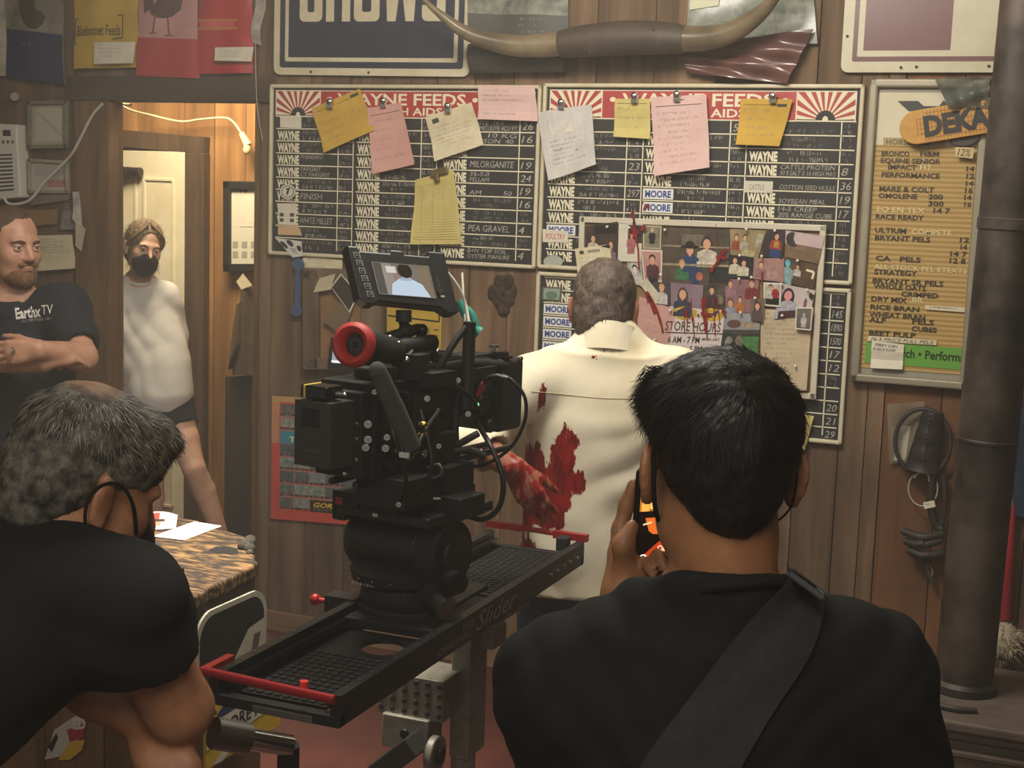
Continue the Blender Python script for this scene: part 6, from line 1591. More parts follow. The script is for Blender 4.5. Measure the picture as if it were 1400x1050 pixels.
def soft(name, V, F, mt, parent, attr=None, label=None):
    o0 = np.array(origin_of(parent))
    me = bpy.data.meshes.new(name)
    me.from_pydata((V-o0).tolist(), [], F.tolist())
    me.materials.append(mt); me.shade_smooth()
    if attr:
        for k, v in attr.items():
            a = me.attributes.new(k, 'FLOAT', 'POINT'); a.data.foreach_set('value', np.asarray(v, np.float32))
    me.update()
    o = link_mesh(me, name, parent)
    if label: o['label'] = label
    return o
def fabric(c, c2=None, scale=14, rough=.85, bump=.15):
    return mat(c, rough, c2=c2, scale=scale, bump=bump, bscale=500, spec=.25)
SKIN = mat('#b98d74', .5, c2='#ab7c64', scale=25, sss=.12, bump=.08, bscale=220, name='skin')
SKINW = mat('#cda58c', .5, c2='#c09478', scale=25, sss=.12, bump=.05, bscale=220, name='fair_skin')
SKIN2 = mat('#a8754f', .5, c2='#976644', scale=25, sss=.12, bump=.08, bscale=220, name='tan_skin')
SKIN3 = mat('#b27e5c', .5, c2='#a06c4c', scale=25, sss=.12, bump=.08, bscale=220, name='ruddy_skin')
def frame(fwd, up=(0, 0, 1), roll=0.0, pitch=0.0):
    """columns right, forward, up; pitch > 0 bows forward"""
    f = Vector(fwd).normalized(); r = f.cross(Vector(up)).normalized(); u = r.cross(f)
    A = Matrix((r, f, u)).transposed()
    return A @ Matrix.Rotation(-pitch, 3, 'X') @ Matrix.Rotation(roll, 3, 'Y')
def head(S, c, A, s=1.0, ears=True, neck_to=None, nr=(.056, .062), face=True, chin=1.0):
    c = Vector(c); L = lambda x, y, z: c+A @ Vector((x*s, y*s, z*s)); k = lambda v: v*s
    S.ell(L(0, -.012, .034), [q*s for q in (.075, .096, .086)], .02, A)
    S.ell(L(0, .036, -.036), [q*s for q in (.060, .060, .076)], k(.03), A)
    S.ell(L(0, .062, -.098), [q*s for q in (.030*chin, .026, .021)], k(.03), A)
    for x in (-1, 1):
        S.ell(L(x*.040, .052, -.026), [q*s for q in (.026, .030, .026)], k(.02), A)
        S.ell(L(x*.046, .015, -.075), [q*s for q in (.016, .036, .024)], k(.03), A)
    if face:
        S.ell(L(0, .078, .020), [q*s for q in (.050, .018, .014)], k(.014), A)
        for x in (-1, 1): S.ell(L(x*.031, .098, .002), [q*s for q in (.017, .012, .010)], k(.010), A, sub=True)
        S.cap(L(0, .090, .010), L(0, .112, -.030), k(.008), k(.0125), k(.012))
        for x in (-1, 1): S.ell(L(x*.012, .100, -.034), [q*s for q in (.009, .010, .008)], k(.008), A)
        S.ell(L(0, .092, -.058), [q*s for q in (.023, .010, .0055)], k(.006), A)
        S.ell(L(0, .090, -.069), [q*s for q in (.019, .010, .0065)], k(.006), A)
    if ears:
        for x in (-1, 1):
            E = A @ Matrix.Rotation(x*.42, 3, 'Z') @ Matrix.Rotation(.18, 3, 'X')
            S.ell(L(x*.082, -.010, -.010), [q*s for q in (.008, .020, .034)], k(.008), E)
            S.ell(L(x*.0925, .0, -.006), [q*s for q in (.007, .011, .020)], k(.006), E, sub=True)
            S.ell(L(x*.081, -.002, -.038), [q*s for q in (.007, .009, .011)], k(.006), E)
    if neck_to is not None:
        S.cap(L(0, -.022, -.055), neck_to, nr[0]*s, nr[1]*s, k(.03))
def hand(S, wrist, d, n, side, curls=(.3, .3, .3, .3), thumb=(.55, .75, .35), s=1.0, spread=.0, thumb_curl=.4, wr=.024):
    """d: wrist to knuckles, n: the way the palm faces, side=+1 puts the thumb at d x n"""
    w = Vector(wrist); d = Vector(d).normalized(); n = Vector(n); n = (n-d*n.dot(d)).normalized(); sd = d.cross(n)*side
    ks = []
    for i, (x, l, r, ln) in enumerate(((.028, .086, .0095, .072), (.009, .090, .0098, .080), (-.011, .086, .0092, .074), (-.029, .078, .0080, .058))):
        kp = w+(d*l+sd*x-n*.004)*s
        S.cap(w+sd*x*.5*s, kp, .016*s, .0125*s, .014*s); ks.append(kp)
    S.ell(w+(d*.05+n*.002)*s, (.012*s+.004, .012*s+.022, .045*s), .015*s, Matrix((n, sd, d)).transposed())
    for i, (x, l, r, ln) in enumerate(((.028, .086, .0095, .072), (.009, .090, .0098, .080), (-.011, .086, .0092, .074), (-.029, .078, .0080, .058))):
        p = ks[i]; a = 0.0; base = (d+sd*spread*(1.5-i)*.5).normalized()
        for j, (fr_, cm) in enumerate(((.45, .8), (.30, 1.2), (.25, .8))):
            a += curls[i]*cm
            q = p+(base*math.cos(a)+n*math.sin(a))*ln*fr_*s
            S.cap(p, q, r*s*(1-.10*j), r*s*(.93-.12*j), .004*s); p = q
    p = w+(d*.022+sd*.022+n*.006)*s; t = (d*thumb[0]+sd*thumb[1]+n*thumb[2]).normalized()
    q = p+t*.045*s; S.cap(p, q, .0155*s, .0120*s, .014*s)
    t2 = (t*math.cos(thumb_curl)+(d*.7+n*.3-sd*.4).normalized()*math.sin(thumb_curl)).normalized(); q2 = q+t2*.030*s; S.cap(q, q2, .0115*s, .0100*s, .005*s)
    S.cap(q2, q2+(t2*.9+d*.1)*.022*s, .0102*s, .0082*s, .004*s)
def eyes(root, c, A, s, iris='#3a2a20', look=(0, 0, 0), lid=None):
    lid = lid or SKIN
    b = MB(); c = Vector(c)
    for x in (-1, 1):
        p = c+A @ Vector((x*.031*s, .0815*s, .002*s))
        b.sph(p, .0125*s, mat('#cfc6bc', .25), 14)
        d = (A @ (Vector((0, 1, 0))+Vector(look))).normalized()
        b.lathe([(.0058*s, 0), (.0050*s, .0012*s), (.001*s, .0016*s)], p+d*.0114*s, mat(iris, .15), d, 14)
        b.sph(p+A @ Vector((0, .0003*s, .0039*s)), (.0138*s, .0126*s, .0092*s), lid, 14, A); b.sph(p+A @ Vector((0, .0, -.0074*s)), (.0138*s, .0126*s, .0078*s), lid, 14, A)
        b.tube([p+A @ Vector((-.012*s, .006*s, .0035*s)), p+A @ Vector((0, .0134*s, .0026*s)), p+A @ Vector((.012*s, .006*s, .0032*s))], .0009*s, mat('#2a1c16', .7), 6, 4)
    return b.build('eyes', root, smooth=60)
def brows(root, c, A, s, mt, lift=.0):
    b = MB(); c = Vector(c)
    for x in (-1, 1):
        b.tube([c+A @ Vector((x*.014*s, .098*s, .017*s)), c+A @ Vector((x*.032*s, .0955*s, (.022+lift)*s)), c+A @ Vector((x*.050*s, .078*s, .016*s))], [.0032*s, .0036*s, .0016*s], mt, 8, 4)
    return b.build('eyebrows', root, smooth=60)
def strands(name, V, F, root, keep, flow, n, L, wd, mts, seed=1, lift=.25, segs=3, droop=0.0):
    """short hair lying along a flow field on the scalp surface"""
    rg = np.random.default_rng(seed); N = normals(V, F)
    ids = np.nonzero(keep(V))[0]
    ids = rg.choice(ids, min(n, len(ids)*3))
    b = MB()
    for t in ids:
        p = Vector(V[t]+rg.normal(size=3)*.0015); nn = Vector(N[t])
        f = Vector(flow(V[t]))+Vector(rg.normal(size=3)*.22)
        f = f-nn*f.dot(nn)
        if f.length < 1e-4: continue
        f.normalize(); l = L*rg.uniform(.6, 1.25); sd = nn.cross(f)*wd
        p = p-nn*.002; vs = []
        for k in range(segs+1):
            u = k/segs
            q = p+f*l*u+nn*(l*lift*u*(1.15-.75*u))+Vector((0, 0, -droop*u*u))
            ww = sd*(1-u*.85)
            vs += [q-ww, q+ww]
        b.add(vs, [(2*k, 2*k+1, 2*k+3, 2*k+2) for k in range(segs)], mts[int(rg.integers(len(mts)))])
    return b.build(name, root)
def bvh_of(V, F): return BVHTree.FromPolygons([tuple(v) for v in V], [tuple(f) for f in F])
def on_cloth(bv, org, d, lift=.0015):
    h = bv.ray_cast(Vector(org), Vector(d).normalized())
    return None if h[0] is None else h[0]+h[1]*lift if h[1].dot(Vector(d)) < 0 else h[0]-h[1]*lift
def folds(V, F, dirs, amp, seed, region=None, f=9):
    N = normals(V, F); d = np.zeros(len(V))
    for i, (dv, fr_, a) in enumerate(dirs):
        ph = V@np.array(dv)*fr_+1.6*wob(V, f*.35, seed+i, 2)
        d += a*(np.abs(np.sin(ph))**1.5-.4)*(.5+.5*np.clip(wob(V, f*.3, seed+20+i, 1)*1.4, -1, 1))
    if region is not None: d *= region(V)
    return V+N*(d*amp)[:, None]

f0 = Vector((-math.sin(YAW), math.cos(YAW), 0)); r0 = Vector((math.cos(YAW), math.sin(YAW), 0)); UP = Vector((0, 0, 1))
HAIRB = [mat('#0d0b0a', .6, spec=.25), mat('#15110f', .6, spec=.25), mat('#241d19', .6, spec=.25)]

# ---------------------------------------------------------------- the man filming with his phone, nearest the camera
def filming_man():
    A = frame(f0*.99-r0*.05)
    c = P(986, 634, 1.66)
    C7 = P(990, 790, 1.64)
    root = thing('person', 'man in a black t-shirt with a cross-body strap, seen from behind filming with his phone', 'person', (C7.x, C7.y, 0))
    R, Fw = Vector(A.col[0]), Vector(A.col[1])
    base = C7+Fw*.045; base.z = 0; zc = C7.z
    LS, RS = base-R*.178+UP*(zc-.150), base+R*.185+UP*(zc-.128)
    Le, Lw = P(800, 1110, 1.86), P(856, 812, 1.92)
    Re, Rw = P(1245, 1130, 1.78), P(950, 835, 1.95)
    h = .005
    S = Sdf(np.array(base)-[.48, .40, .0], np.array(base)+[.45, .55, zc+.32], h)
    tor = lambda e: [(zc-.62, 0, .0, .165+e, .105+e), (zc-.45, 0, 0, .155+e, .105+e), (zc-.27, 0, 0, .172+e, .112+e), (zc-.16, 0, 0, .165+e, .10+e), (zc-.08, 0, -.005, .10+e, .07+e)]
    S.loft(tor(0), base, A, .03)
    head(S, c, A, 1.06, neck_to=base-Fw*.02+R*.012+UP*(zc-.05), nr=(.054, .058))
    for sg, sh in ((-1, LS), (1, RS)): S.cap(base-Fw*.01+R*sg*.04+UP*(zc-.050), sh, .045, .055, .03)
    S.chain([LS, Le, Lw], [.055, .043, .027], .03); S.chain([RS, Re, Rw], [.055, .043, .027], .03)
    hip = base+UP*(zc-.60)
    for sg in (-1, 1): S.chain([hip+R*sg*.09, base+R*sg*.10+UP*.48+Fw*.02, base+R*sg*.10+UP*.08], [.085, .058, .04], .03); S.cap(base+R*sg*.10+UP*.05, base+R*sg*.105+Fw*.15+UP*.035, .04, .034, .02)
    # left hand round the phone
    pc = P(899, 713, 1.92)
    for q in ((848, 760), (856, 752), (868, 750), (878, 756)): S.cap(Lw, P(q[0], q[1], 1.935), .024, .016, .02)
    S.chain([P(847, 755, 1.935), P(848, 724, 1.945), P(857, 690, 1.945), P(866, 662, 1.94)], [.0135, .0118, .0105, .0085], .008)
    for i, (x, y) in enumerate(((868, 742), (878, 752), (886, 762))): S.chain([P(x-12, y, 1.945), P(x+8, y-14, 1.962), P(x+34, y-12, 1.960), P(x+50, y-6, 1.945)], [.012, .0105, .0095, .008], .005)
    S.chain([P(856, 778, 1.91), P(852, 745, 1.895), P(864, 720, 1.900)], [.017, .0135, .0098], .012)
    # right hand under the phone
    hand(S, Rw, P(925, 790, 1.93)-Rw, -_f, -1, (.7, .8, .9, .9), s=.95)
    S.chain([P(935, 812, 1.915), P(912, 796, 1.905), P(893, 776, 1.900)], [.0145, .0125, .0095], .01)
    V, F = S.mesh(); soft('body', V, F, SKIN2, root)
    # shirt
    T = Sdf(np.array(base)-[.48, .36, -.6], np.array(base)+[.45, .36, zc+.06], h)
    T.loft([(a, b_, d, rx+.024, ry+.024) for a, b_, d, rx, ry in tor(0)], base, A, .03)
    for sg, sh in ((-1, LS), (1, RS)): T.cap(base-Fw*.012+R*sg*.040+UP*(zc-.048), sh, .056, .068, .05)
    T.cap(base+UP*(zc-.06), base-Fw*.022+UP*(zc-.004), .095, .072, .05)
    LSl, RSl = LS.lerp(Le, .72), RS.lerp(Re, .60)
    T.chain([LS, LSl], [.074, .072], .05); T.chain([RS, RSl], [.074, .073], .05)
    T.cap(LSl+(Le-LS).normalized()*.04, LSl+(Le-LS).normalized()*.3, .06, .12, .0, True); T.cap(RSl+(Re-RS).normalized()*.045, RSl+(Re-RS).normalized()*.3, .06, .12, .0, True)
    T.scoop(base+UP*(zc+.01), .110, base+UP*(zc-.018), UP*1.0+Fw*.42)
    V2, F2 = T.mesh()
    V2 = folds(V2, F2, [((R.x, R.y, .9), 42, .8), ((-R.x, -R.y, 1.2), 36, .8)], .006, 3)
    shirt = soft('t_shirt', V2, F2, fabric('#111211', '#161716'), root)
    b = MB(); pts = []
    for k in range(25):
        t = 2*math.pi*k/24
        pts.append(base-Fw*.020+R*.0775*math.cos(t)+R*.008+Fw*.0765*math.sin(t)+UP*(zc-.022-.030*math.sin(t)+.010*math.cos(t)))
    b.tube(pts, .0075, fabric('#131413'), 8, 2); b.build('collar', root, smooth=60)
    J = Sdf(np.array(base)-[.3, .3, 0], np.array(base)+[.3, .35, zc-.45], .01)
    J.loft([(zc-.66, 0, 0, .18, .12), (zc-.5, 0, 0, .172, .12)], base, A, .02)
    for sg in (-1, 1): J.chain([hip+R*sg*.09, base+R*sg*.10+UP*.48+Fw*.02, base+R*sg*.10+UP*.10], [.10, .075, .065], .03)
    Vj, Fj = J.mesh(); soft('trousers', Vj, Fj, fabric('#22252c'), root)
    b = MB()
    for sg in (-1, 1): b.sph(base+R*sg*.105+Fw*.06+UP*.045, (.052, .14, .052), mat('#1a1a1a', .7), 14, A)
    b.build('shoes', root, smooth=60)
    # hair
    Hh = Sdf(np.array(c)-[.16]*3, np.array(c)+[.16]*3, .004)
    L = lambda x, y, z: c+A @ Vector((x, y, z))
    Hh.ell(L(0, -.010, .049), (.0885, .117, .089), .02, A)
    Hh.ell(L(0, -.050, .000), (.070, .064, .052), .022, A)
    Hh.ell(L(.004, -.062, -.040), (.044, .038, .034), .022, A)
    Hh.ell(L(-.062, .03, .072), (.036, .05, .030), .03, A)
    Hh.plane(L(0, .075, .02), Vector(A @ Vector((0, 1, -.5))))
    for x in (-1, 1): Hh.ell(L(x*.108, .020, -.040), (.040, .050, .060), .01, A, sub=True); Hh.ell(L(x*.092, -.035, -.105), (.034, .07, .055), .012, A, sub=True)
    Hh.ell(L(0, .105, -.05), (.10, .075, .075), .01, A, sub=True)
    Vh, Fh = Hh.mesh()
    Nh = normals(Vh, Fh); Vh = Vh+Nh*(.0022*wob(Vh, 26, 5, 3))[:, None]
    soft('hair', Vh, Fh, mat('#0c0a09', .5, c2='#171310', scale=40, bump=.6, bscale=160, stretch=(1, 1, .35)), root)
    whorl = np.array(L(.012, -.075, .118)); Rn, Un, Fn = np.array(R), np.array(A.col[2]), np.array(Fw)
    def flow(p):
        d = p-whorl; d = d/(np.linalg.norm(d)+1e-6)
        return d+.35*np.cross(Un, d)-.25*Un+(-.5*Rn+.5*Fn)*(p@Un > np.array(c)@Un+.07)
    hz_ = np.array(c)@Un
    strands('hair_strands', Vh, Fh, root, lambda V_: (V_@Un) > hz_+.035, flow, 7000, .030, .00065, HAIRB, 2, .16, 3, .004)
    strands('nape_strands', Vh, Fh, root, lambda V_: ((V_@Un) <= hz_+.035) & ((V_@Un) > hz_-.075), flow, 5000, .011, .0005, HAIRB, 3, .16, 2, .001)
    b = MB()
    rg = random.Random(9)
    for k in range(70):
        p = P(902+rg.uniform(-6, 14), 506+rg.uniform(0, 36), 1.66-.01*rg.random()); b.tube([p, p+(-r0*.014+UP*rg.uniform(-.004, .008)), p+(-r0*rg.uniform(.018, .030)-UP*rg.uniform(.002, .022))], [.0007, .0006, .0003], HAIRB[0], 4, 2)
    b.build('hair_tuft', root)
    # mask with ear loops
    b = MB(); MK = fabric('#0d0d0e')
    b.sph(L(0, .078, -.060), (.054, .052, .054), MK, 18, A)
    for x in (-1, 1):
        b.tube([L(x*.060, .065, -.040), L(x*.083, .012, .012), L(x*.084, -.012, .020), L(x*.083, -.028, -.005), L(x*.079, -.022, -.045), L(x*.066, .015, -.075), L(x*.050, .055, -.090)], [q*(1 if x < 0 else .45) for q in (.002, .0022, .0024, .0028, .003, .003, .004)], MK, 8, 6)
    b.build('face_mask', root, smooth=60)
    # ring
    b = MB(); p, q = P(848.5, 726, 1.9445), P(849.5, 717, 1.945); dd = (q-p).normalized()
    b.lathe([(.0122, -.003), (.0134, -.003), (.0134, .003), (.0122, .003), (.0122, -.003)], p, mat('#c9c6bd', .2, 1), dd, 24); b.build('ring', root, smooth=40)
    # strap
    bv = bvh_of(V2, F2)
    ctr = [(1094, 786), (1104, 802), (1078, 850), (1040, 905), (1000, 962), (960, 1022), (925, 1080), (895, 1140)]; wid = [24, 26, 45, 50, 53, 56, 60, 62]
    vs, nn = [], []
    m_ = 26
    for i in range(m_+1):
        t = i/m_*(len(ctr)-1); k = min(int(t), len(ctr)-2); u = t-k
        cx, cy = (ctr[k][j]*(1-u)+ctr[k+1][j]*u for j in (0, 1)); w2 = wid[k]*(1-u)+wid[k+1]*u
        ang = rad(36)
        for j in range(7):
            q = (j/6-.5)*2*w2
            px, py = cx+q*math.cos(ang), cy+q*math.sin(ang)
            hit = bv.ray_cast(CAM, ray(px, py).normalized())
            pt = hit[0]+hit[1]*(.006 if hit[1].dot(_f) < 0 else -.006) if hit[0] is not None and hit[3] < 2.0 else P(px, py, 1.60)
            vs.append(pt)
    arr = np.array([tuple(v) for v in vs]).reshape(m_+1, 7, 3)
    for _ in range(3):
        arr[1:-1] = arr[1:-1]*.5+.25*(arr[:-2]+arr[2:])
    b = MB(); vs = [tuple(v-np.array(_f)*.003) for v in arr.reshape(-1, 3)]+[tuple(v+np.array(_f)*.002) for v in arr.reshape(-1, 3)]
    n7 = (m_+1)*7
    fs = [(i*7+j, (i+1)*7+j, (i+1)*7+j+1, i*7+j+1) for i in range(m_) for j in range(6)]
    fs += [tuple(n7+q for q in reversed(f)) for f in list(fs)]
    for i in range(m_):
        fs += [(i*7, n7+i*7, n7+(i+1)*7, (i+1)*7), (i*7+6, (i+1)*7+6, n7+(i+1)*7+6, n7+i*7+6)]
    b.add(vs, fs, fabric('#2c2d2c', '#333433', 60)); b.build('shoulder_strap', root, smooth=60)
    b = MB(); hs = []
    for px, py in ((1079, 784), (1124, 816)):
        hit = bv.ray_cast(CAM, ray(px, py).normalized()); D_ = (hit[0]-CAM).dot(_f)-.010 if hit[0] is not None else 1.6
        hs.append(P(px, py, min(D_, 1.63)))
    D_ = min((q-CAM).dot(_f) for q in hs); b.tube([P(1079, 784, D_), P(1124, 817, D_)], .0042, mat('#4a4c4c', .4), 10); b.tube([P(1079, 784, D_), P(1083, 779, D_+.012), P(1126, 811, D_+.012), P(1124, 817, D_)], .003, mat('#4a4c4c', .4), 8, 1); b.build('strap_buckle', root, smooth=60)
filming_man()
# his phone
pc = P(899, 713, 1.917)
root = thing('phone', 'glowing smartphone held up by the man in front, showing the scene on its screen', 'phone', pc)
px_ = (_r*.85+_f*.52).normalized(); pu_ = (_u*.985-_f*.12+_r*.02).normalized()
pu_ = (pu_-px_*pu_.dot(px_)).normalized(); pn_ = px_.cross(pu_)
if pn_.dot(_f) > 0: pn_ = -pn_
fr = Fr(pc-px_*.036+pu_*.0745, pc+px_*.036+pu_*.0745, pc+px_*.036-pu_*.0745, pc-px_*.036-pu_*.0745, n=pn_)
b = MB(); b.prism([(x/.072, y/.149) for x, y in rr(0, 0, .072, .149, .010, 6)], lambda x, y, d: fr(x, y, d), -.008, 0, mat('#0b0b0c', .2)); b.build('case', root, bevel=.001)
b = MB(); e_ = lambda c, s=1.0: mat(c, .3, emit=s)
b.rect(fr, .06, .12, .94, .88, e_('#1a0d08', .5), .0004)
b.poly(fr, [(.06, .12), (.94, .12), (.94, .40), (.06, .40)], e_('#c77a2a', .9), .0006)
for u0, v0, u1, v1, c in ((.08, .13, .42, .22, '#f2c07a'), (.5, .13, .9, .2, '#ffd98a'), (.3, .2, .6, .38, '#ffd060'), (.62, .22, .85, .39, '#fff0b0'), (.1, .26, .28, .40, '#ffb14a'), (.55, .14, .62, .19, '#5a3a20'), (.64, .27, .7, .37, '#c89a4a')): b.rect(fr, u0, v0, u1, v1, e_(c, 1.2), .0009)
b.poly(fr, [(.06, .40), (.5, .40), (.6, .46), (.94, .48), (.94, .88), (.06, .88)], e_('#1c0f0a', .5), .0008)
b.poly(fr, [(.2, .46), (.62, .46), (.9, .56), (.94, .62), (.5, .64), (.3, .58)], e_('#e8702a', 1.1), .0011)
b.poly(fr, [(.5, .44), (.7, .47), (.94, .60), (.94, .66), (.62, .64), (.55, .54)], e_('#ffe39a', 1.4), .0013)
b.poly(fr, [(.06, .60), (.75, .62), (.2, .78), (.06, .80)], e_('#0d0705', .3), .0015)
b.poly(fr, [(.2, .80), (.55, .68), (.94, .70), (.94, .88), (.12, .88)], e_('#c2401c', 1.0), .0014)
b.poly(fr, [(.66, .66), (.88, .66), (.80, .88), (.62, .88)], e_('#ffc89a', 1.3), .0016)
b.blob(fr, .20, .835, .10, .045, e_('#fff4e0', 1.6), .0018); b.blob(fr, .56, .835, .13, .06, e_('#fff4e0', 1.3), .0018); b.blob(fr, .56, .835, .095, .044, e_('#c2401c', 1.0), .0020); b.blob(fr, .58, .745, .06, .028, e_('#ffe0c0', 1.2), .0018); b.blob(fr, .58, .745, .04, .019, e_('#c2401c', 1.0), .0020)
b.line(fr, [(.15, .52), (.35, .50)], .002, e_('#ffe0b0', 1.2), .0018); b.line(fr, [(.45, .945), (.62, .945)], .0016, e_('#d8d8d8', .9), .0006)
b.build('screen', root)

# ---------------------------------------------------------------- the actor at the boards
def blood_cloth(c1='#bfb294', c2='#ddd4bc', name='blood_stained_shirt_cloth'):
    m = bpy.data.materials.new(name); m.use_nodes = True
    nt = m.node_tree; N, L = nt.nodes.new, nt.links.new; b = nt.nodes['Principled BSDF']
    b.inputs['Specular IOR Level'].default_value = .25
    tc = N('ShaderNodeTexCoord')
    at = N('ShaderNodeAttribute'); at.attribute_name = 'blood'
    nz = N('ShaderNodeTexNoise'); nz.inputs['Scale'].default_value = 55; nz.inputs['Detail'].default_value = 5; nz.inputs['Roughness'].default_value = .7
    mp = N('ShaderNodeMapping'); mp.inputs['Scale'].default_value = (1, 1, .45); mp.inputs['Rotation'].default_value = (0, rad(25), 0)
    L(tc.outputs['Object'], mp.inputs[0]); L(mp.outputs[0], nz.inputs['Vector'])
    s_ = N('ShaderNodeMath'); s_.operation = 'SUBTRACT'; s_.inputs[1].default_value = .5; L(nz.outputs['Fac'], s_.inputs[0])
    mu = N('ShaderNodeMath'); mu.operation = 'MULTIPLY_ADD'; mu.inputs[1].default_value = 2.4; L(s_.outputs[0], mu.inputs[0]); L(at.outputs['Fac'], mu.inputs[2])
    mr = N('ShaderNodeMapRange'); mr.inputs[1].default_value = .47; mr.inputs[2].default_value = .56; L(mu.outputs[0], mr.inputs[0])
    n2 = N('ShaderNodeTexNoise'); n2.inputs['Scale'].default_value = 5; n2.inputs['Detail'].default_value = 6; L(tc.outputs['Object'], n2.inputs['Vector'])
    r1 = N('ShaderNodeValToRGB'); r1.color_ramp.elements[0].position = .3; r1.color_ramp.elements[1].position = .6; r1.color_ramp.elements[0].color = lin(c1); r1.color_ramp.elements[1].color = lin(c2); L(n2.outputs['Fac'], r1.inputs[0])
    r2 = N('ShaderNodeValToRGB'); r2.color_ramp.elements[0].color = lin('#8e1c1c'); r2.color_ramp.elements[1].color = lin('#3a0a0b'); r2.color_ramp.elements[0].position = .42; r2.color_ramp.elements[1].position = .72; L(nz.outputs['Fac'], r2.inputs[0])
    mx = N('ShaderNodeMix'); mx.data_type = 'RGBA'; L(mr.outputs[0], mx.inputs[0]); L(r1.outputs[0], mx.inputs[6]); L(r2.outputs[0], mx.inputs[7])
    L(mx.outputs[2], b.inputs['Base Color'])
    rr_ = N('ShaderNodeMapRange'); rr_.inputs[3].default_value = .85; rr_.inputs[4].default_value = .35; L(mr.outputs[0], rr_.inputs[0]); L(rr_.outputs[0], b.inputs['Roughness'])
    bp = N('ShaderNodeBump'); bp.inputs['Strength'].default_value = .2; bp.inputs['Distance'].default_value = .002; n3 = N('ShaderNodeTexNoise'); n3.inputs['Scale'].default_value = 400; L(tc.outputs['Object'], n3.inputs['Vector']); L(n3.outputs['Fac'], bp.inputs['Height']); L(bp.outputs[0], b.inputs['Normal'])
    return m
def pixel(V):
    q = V-np.array(CAM); z = q@np.array(_f)
    return 700+FPX*(q@np.array(_r))/z, 525-FPX*(q@np.array(_u))/z
def stain(V, blobs, edge):
    x, y = pixel(V); d = np.full(len(V), 9.0)
    for cx, cy, rx, ry, an in blobs:
        ca_, sa_ = math.cos(rad(an)), math.sin(rad(an)); u, v = (x-cx)*ca_+(y-cy)*sa_, -(x-cx)*sa_+(y-cy)*ca_
        d = np.minimum(d, (np.sqrt((u/rx)**2+(v/ry)**2)-1)*min(rx, ry)/edge)
    return np.clip(.5-d, -1, 1)
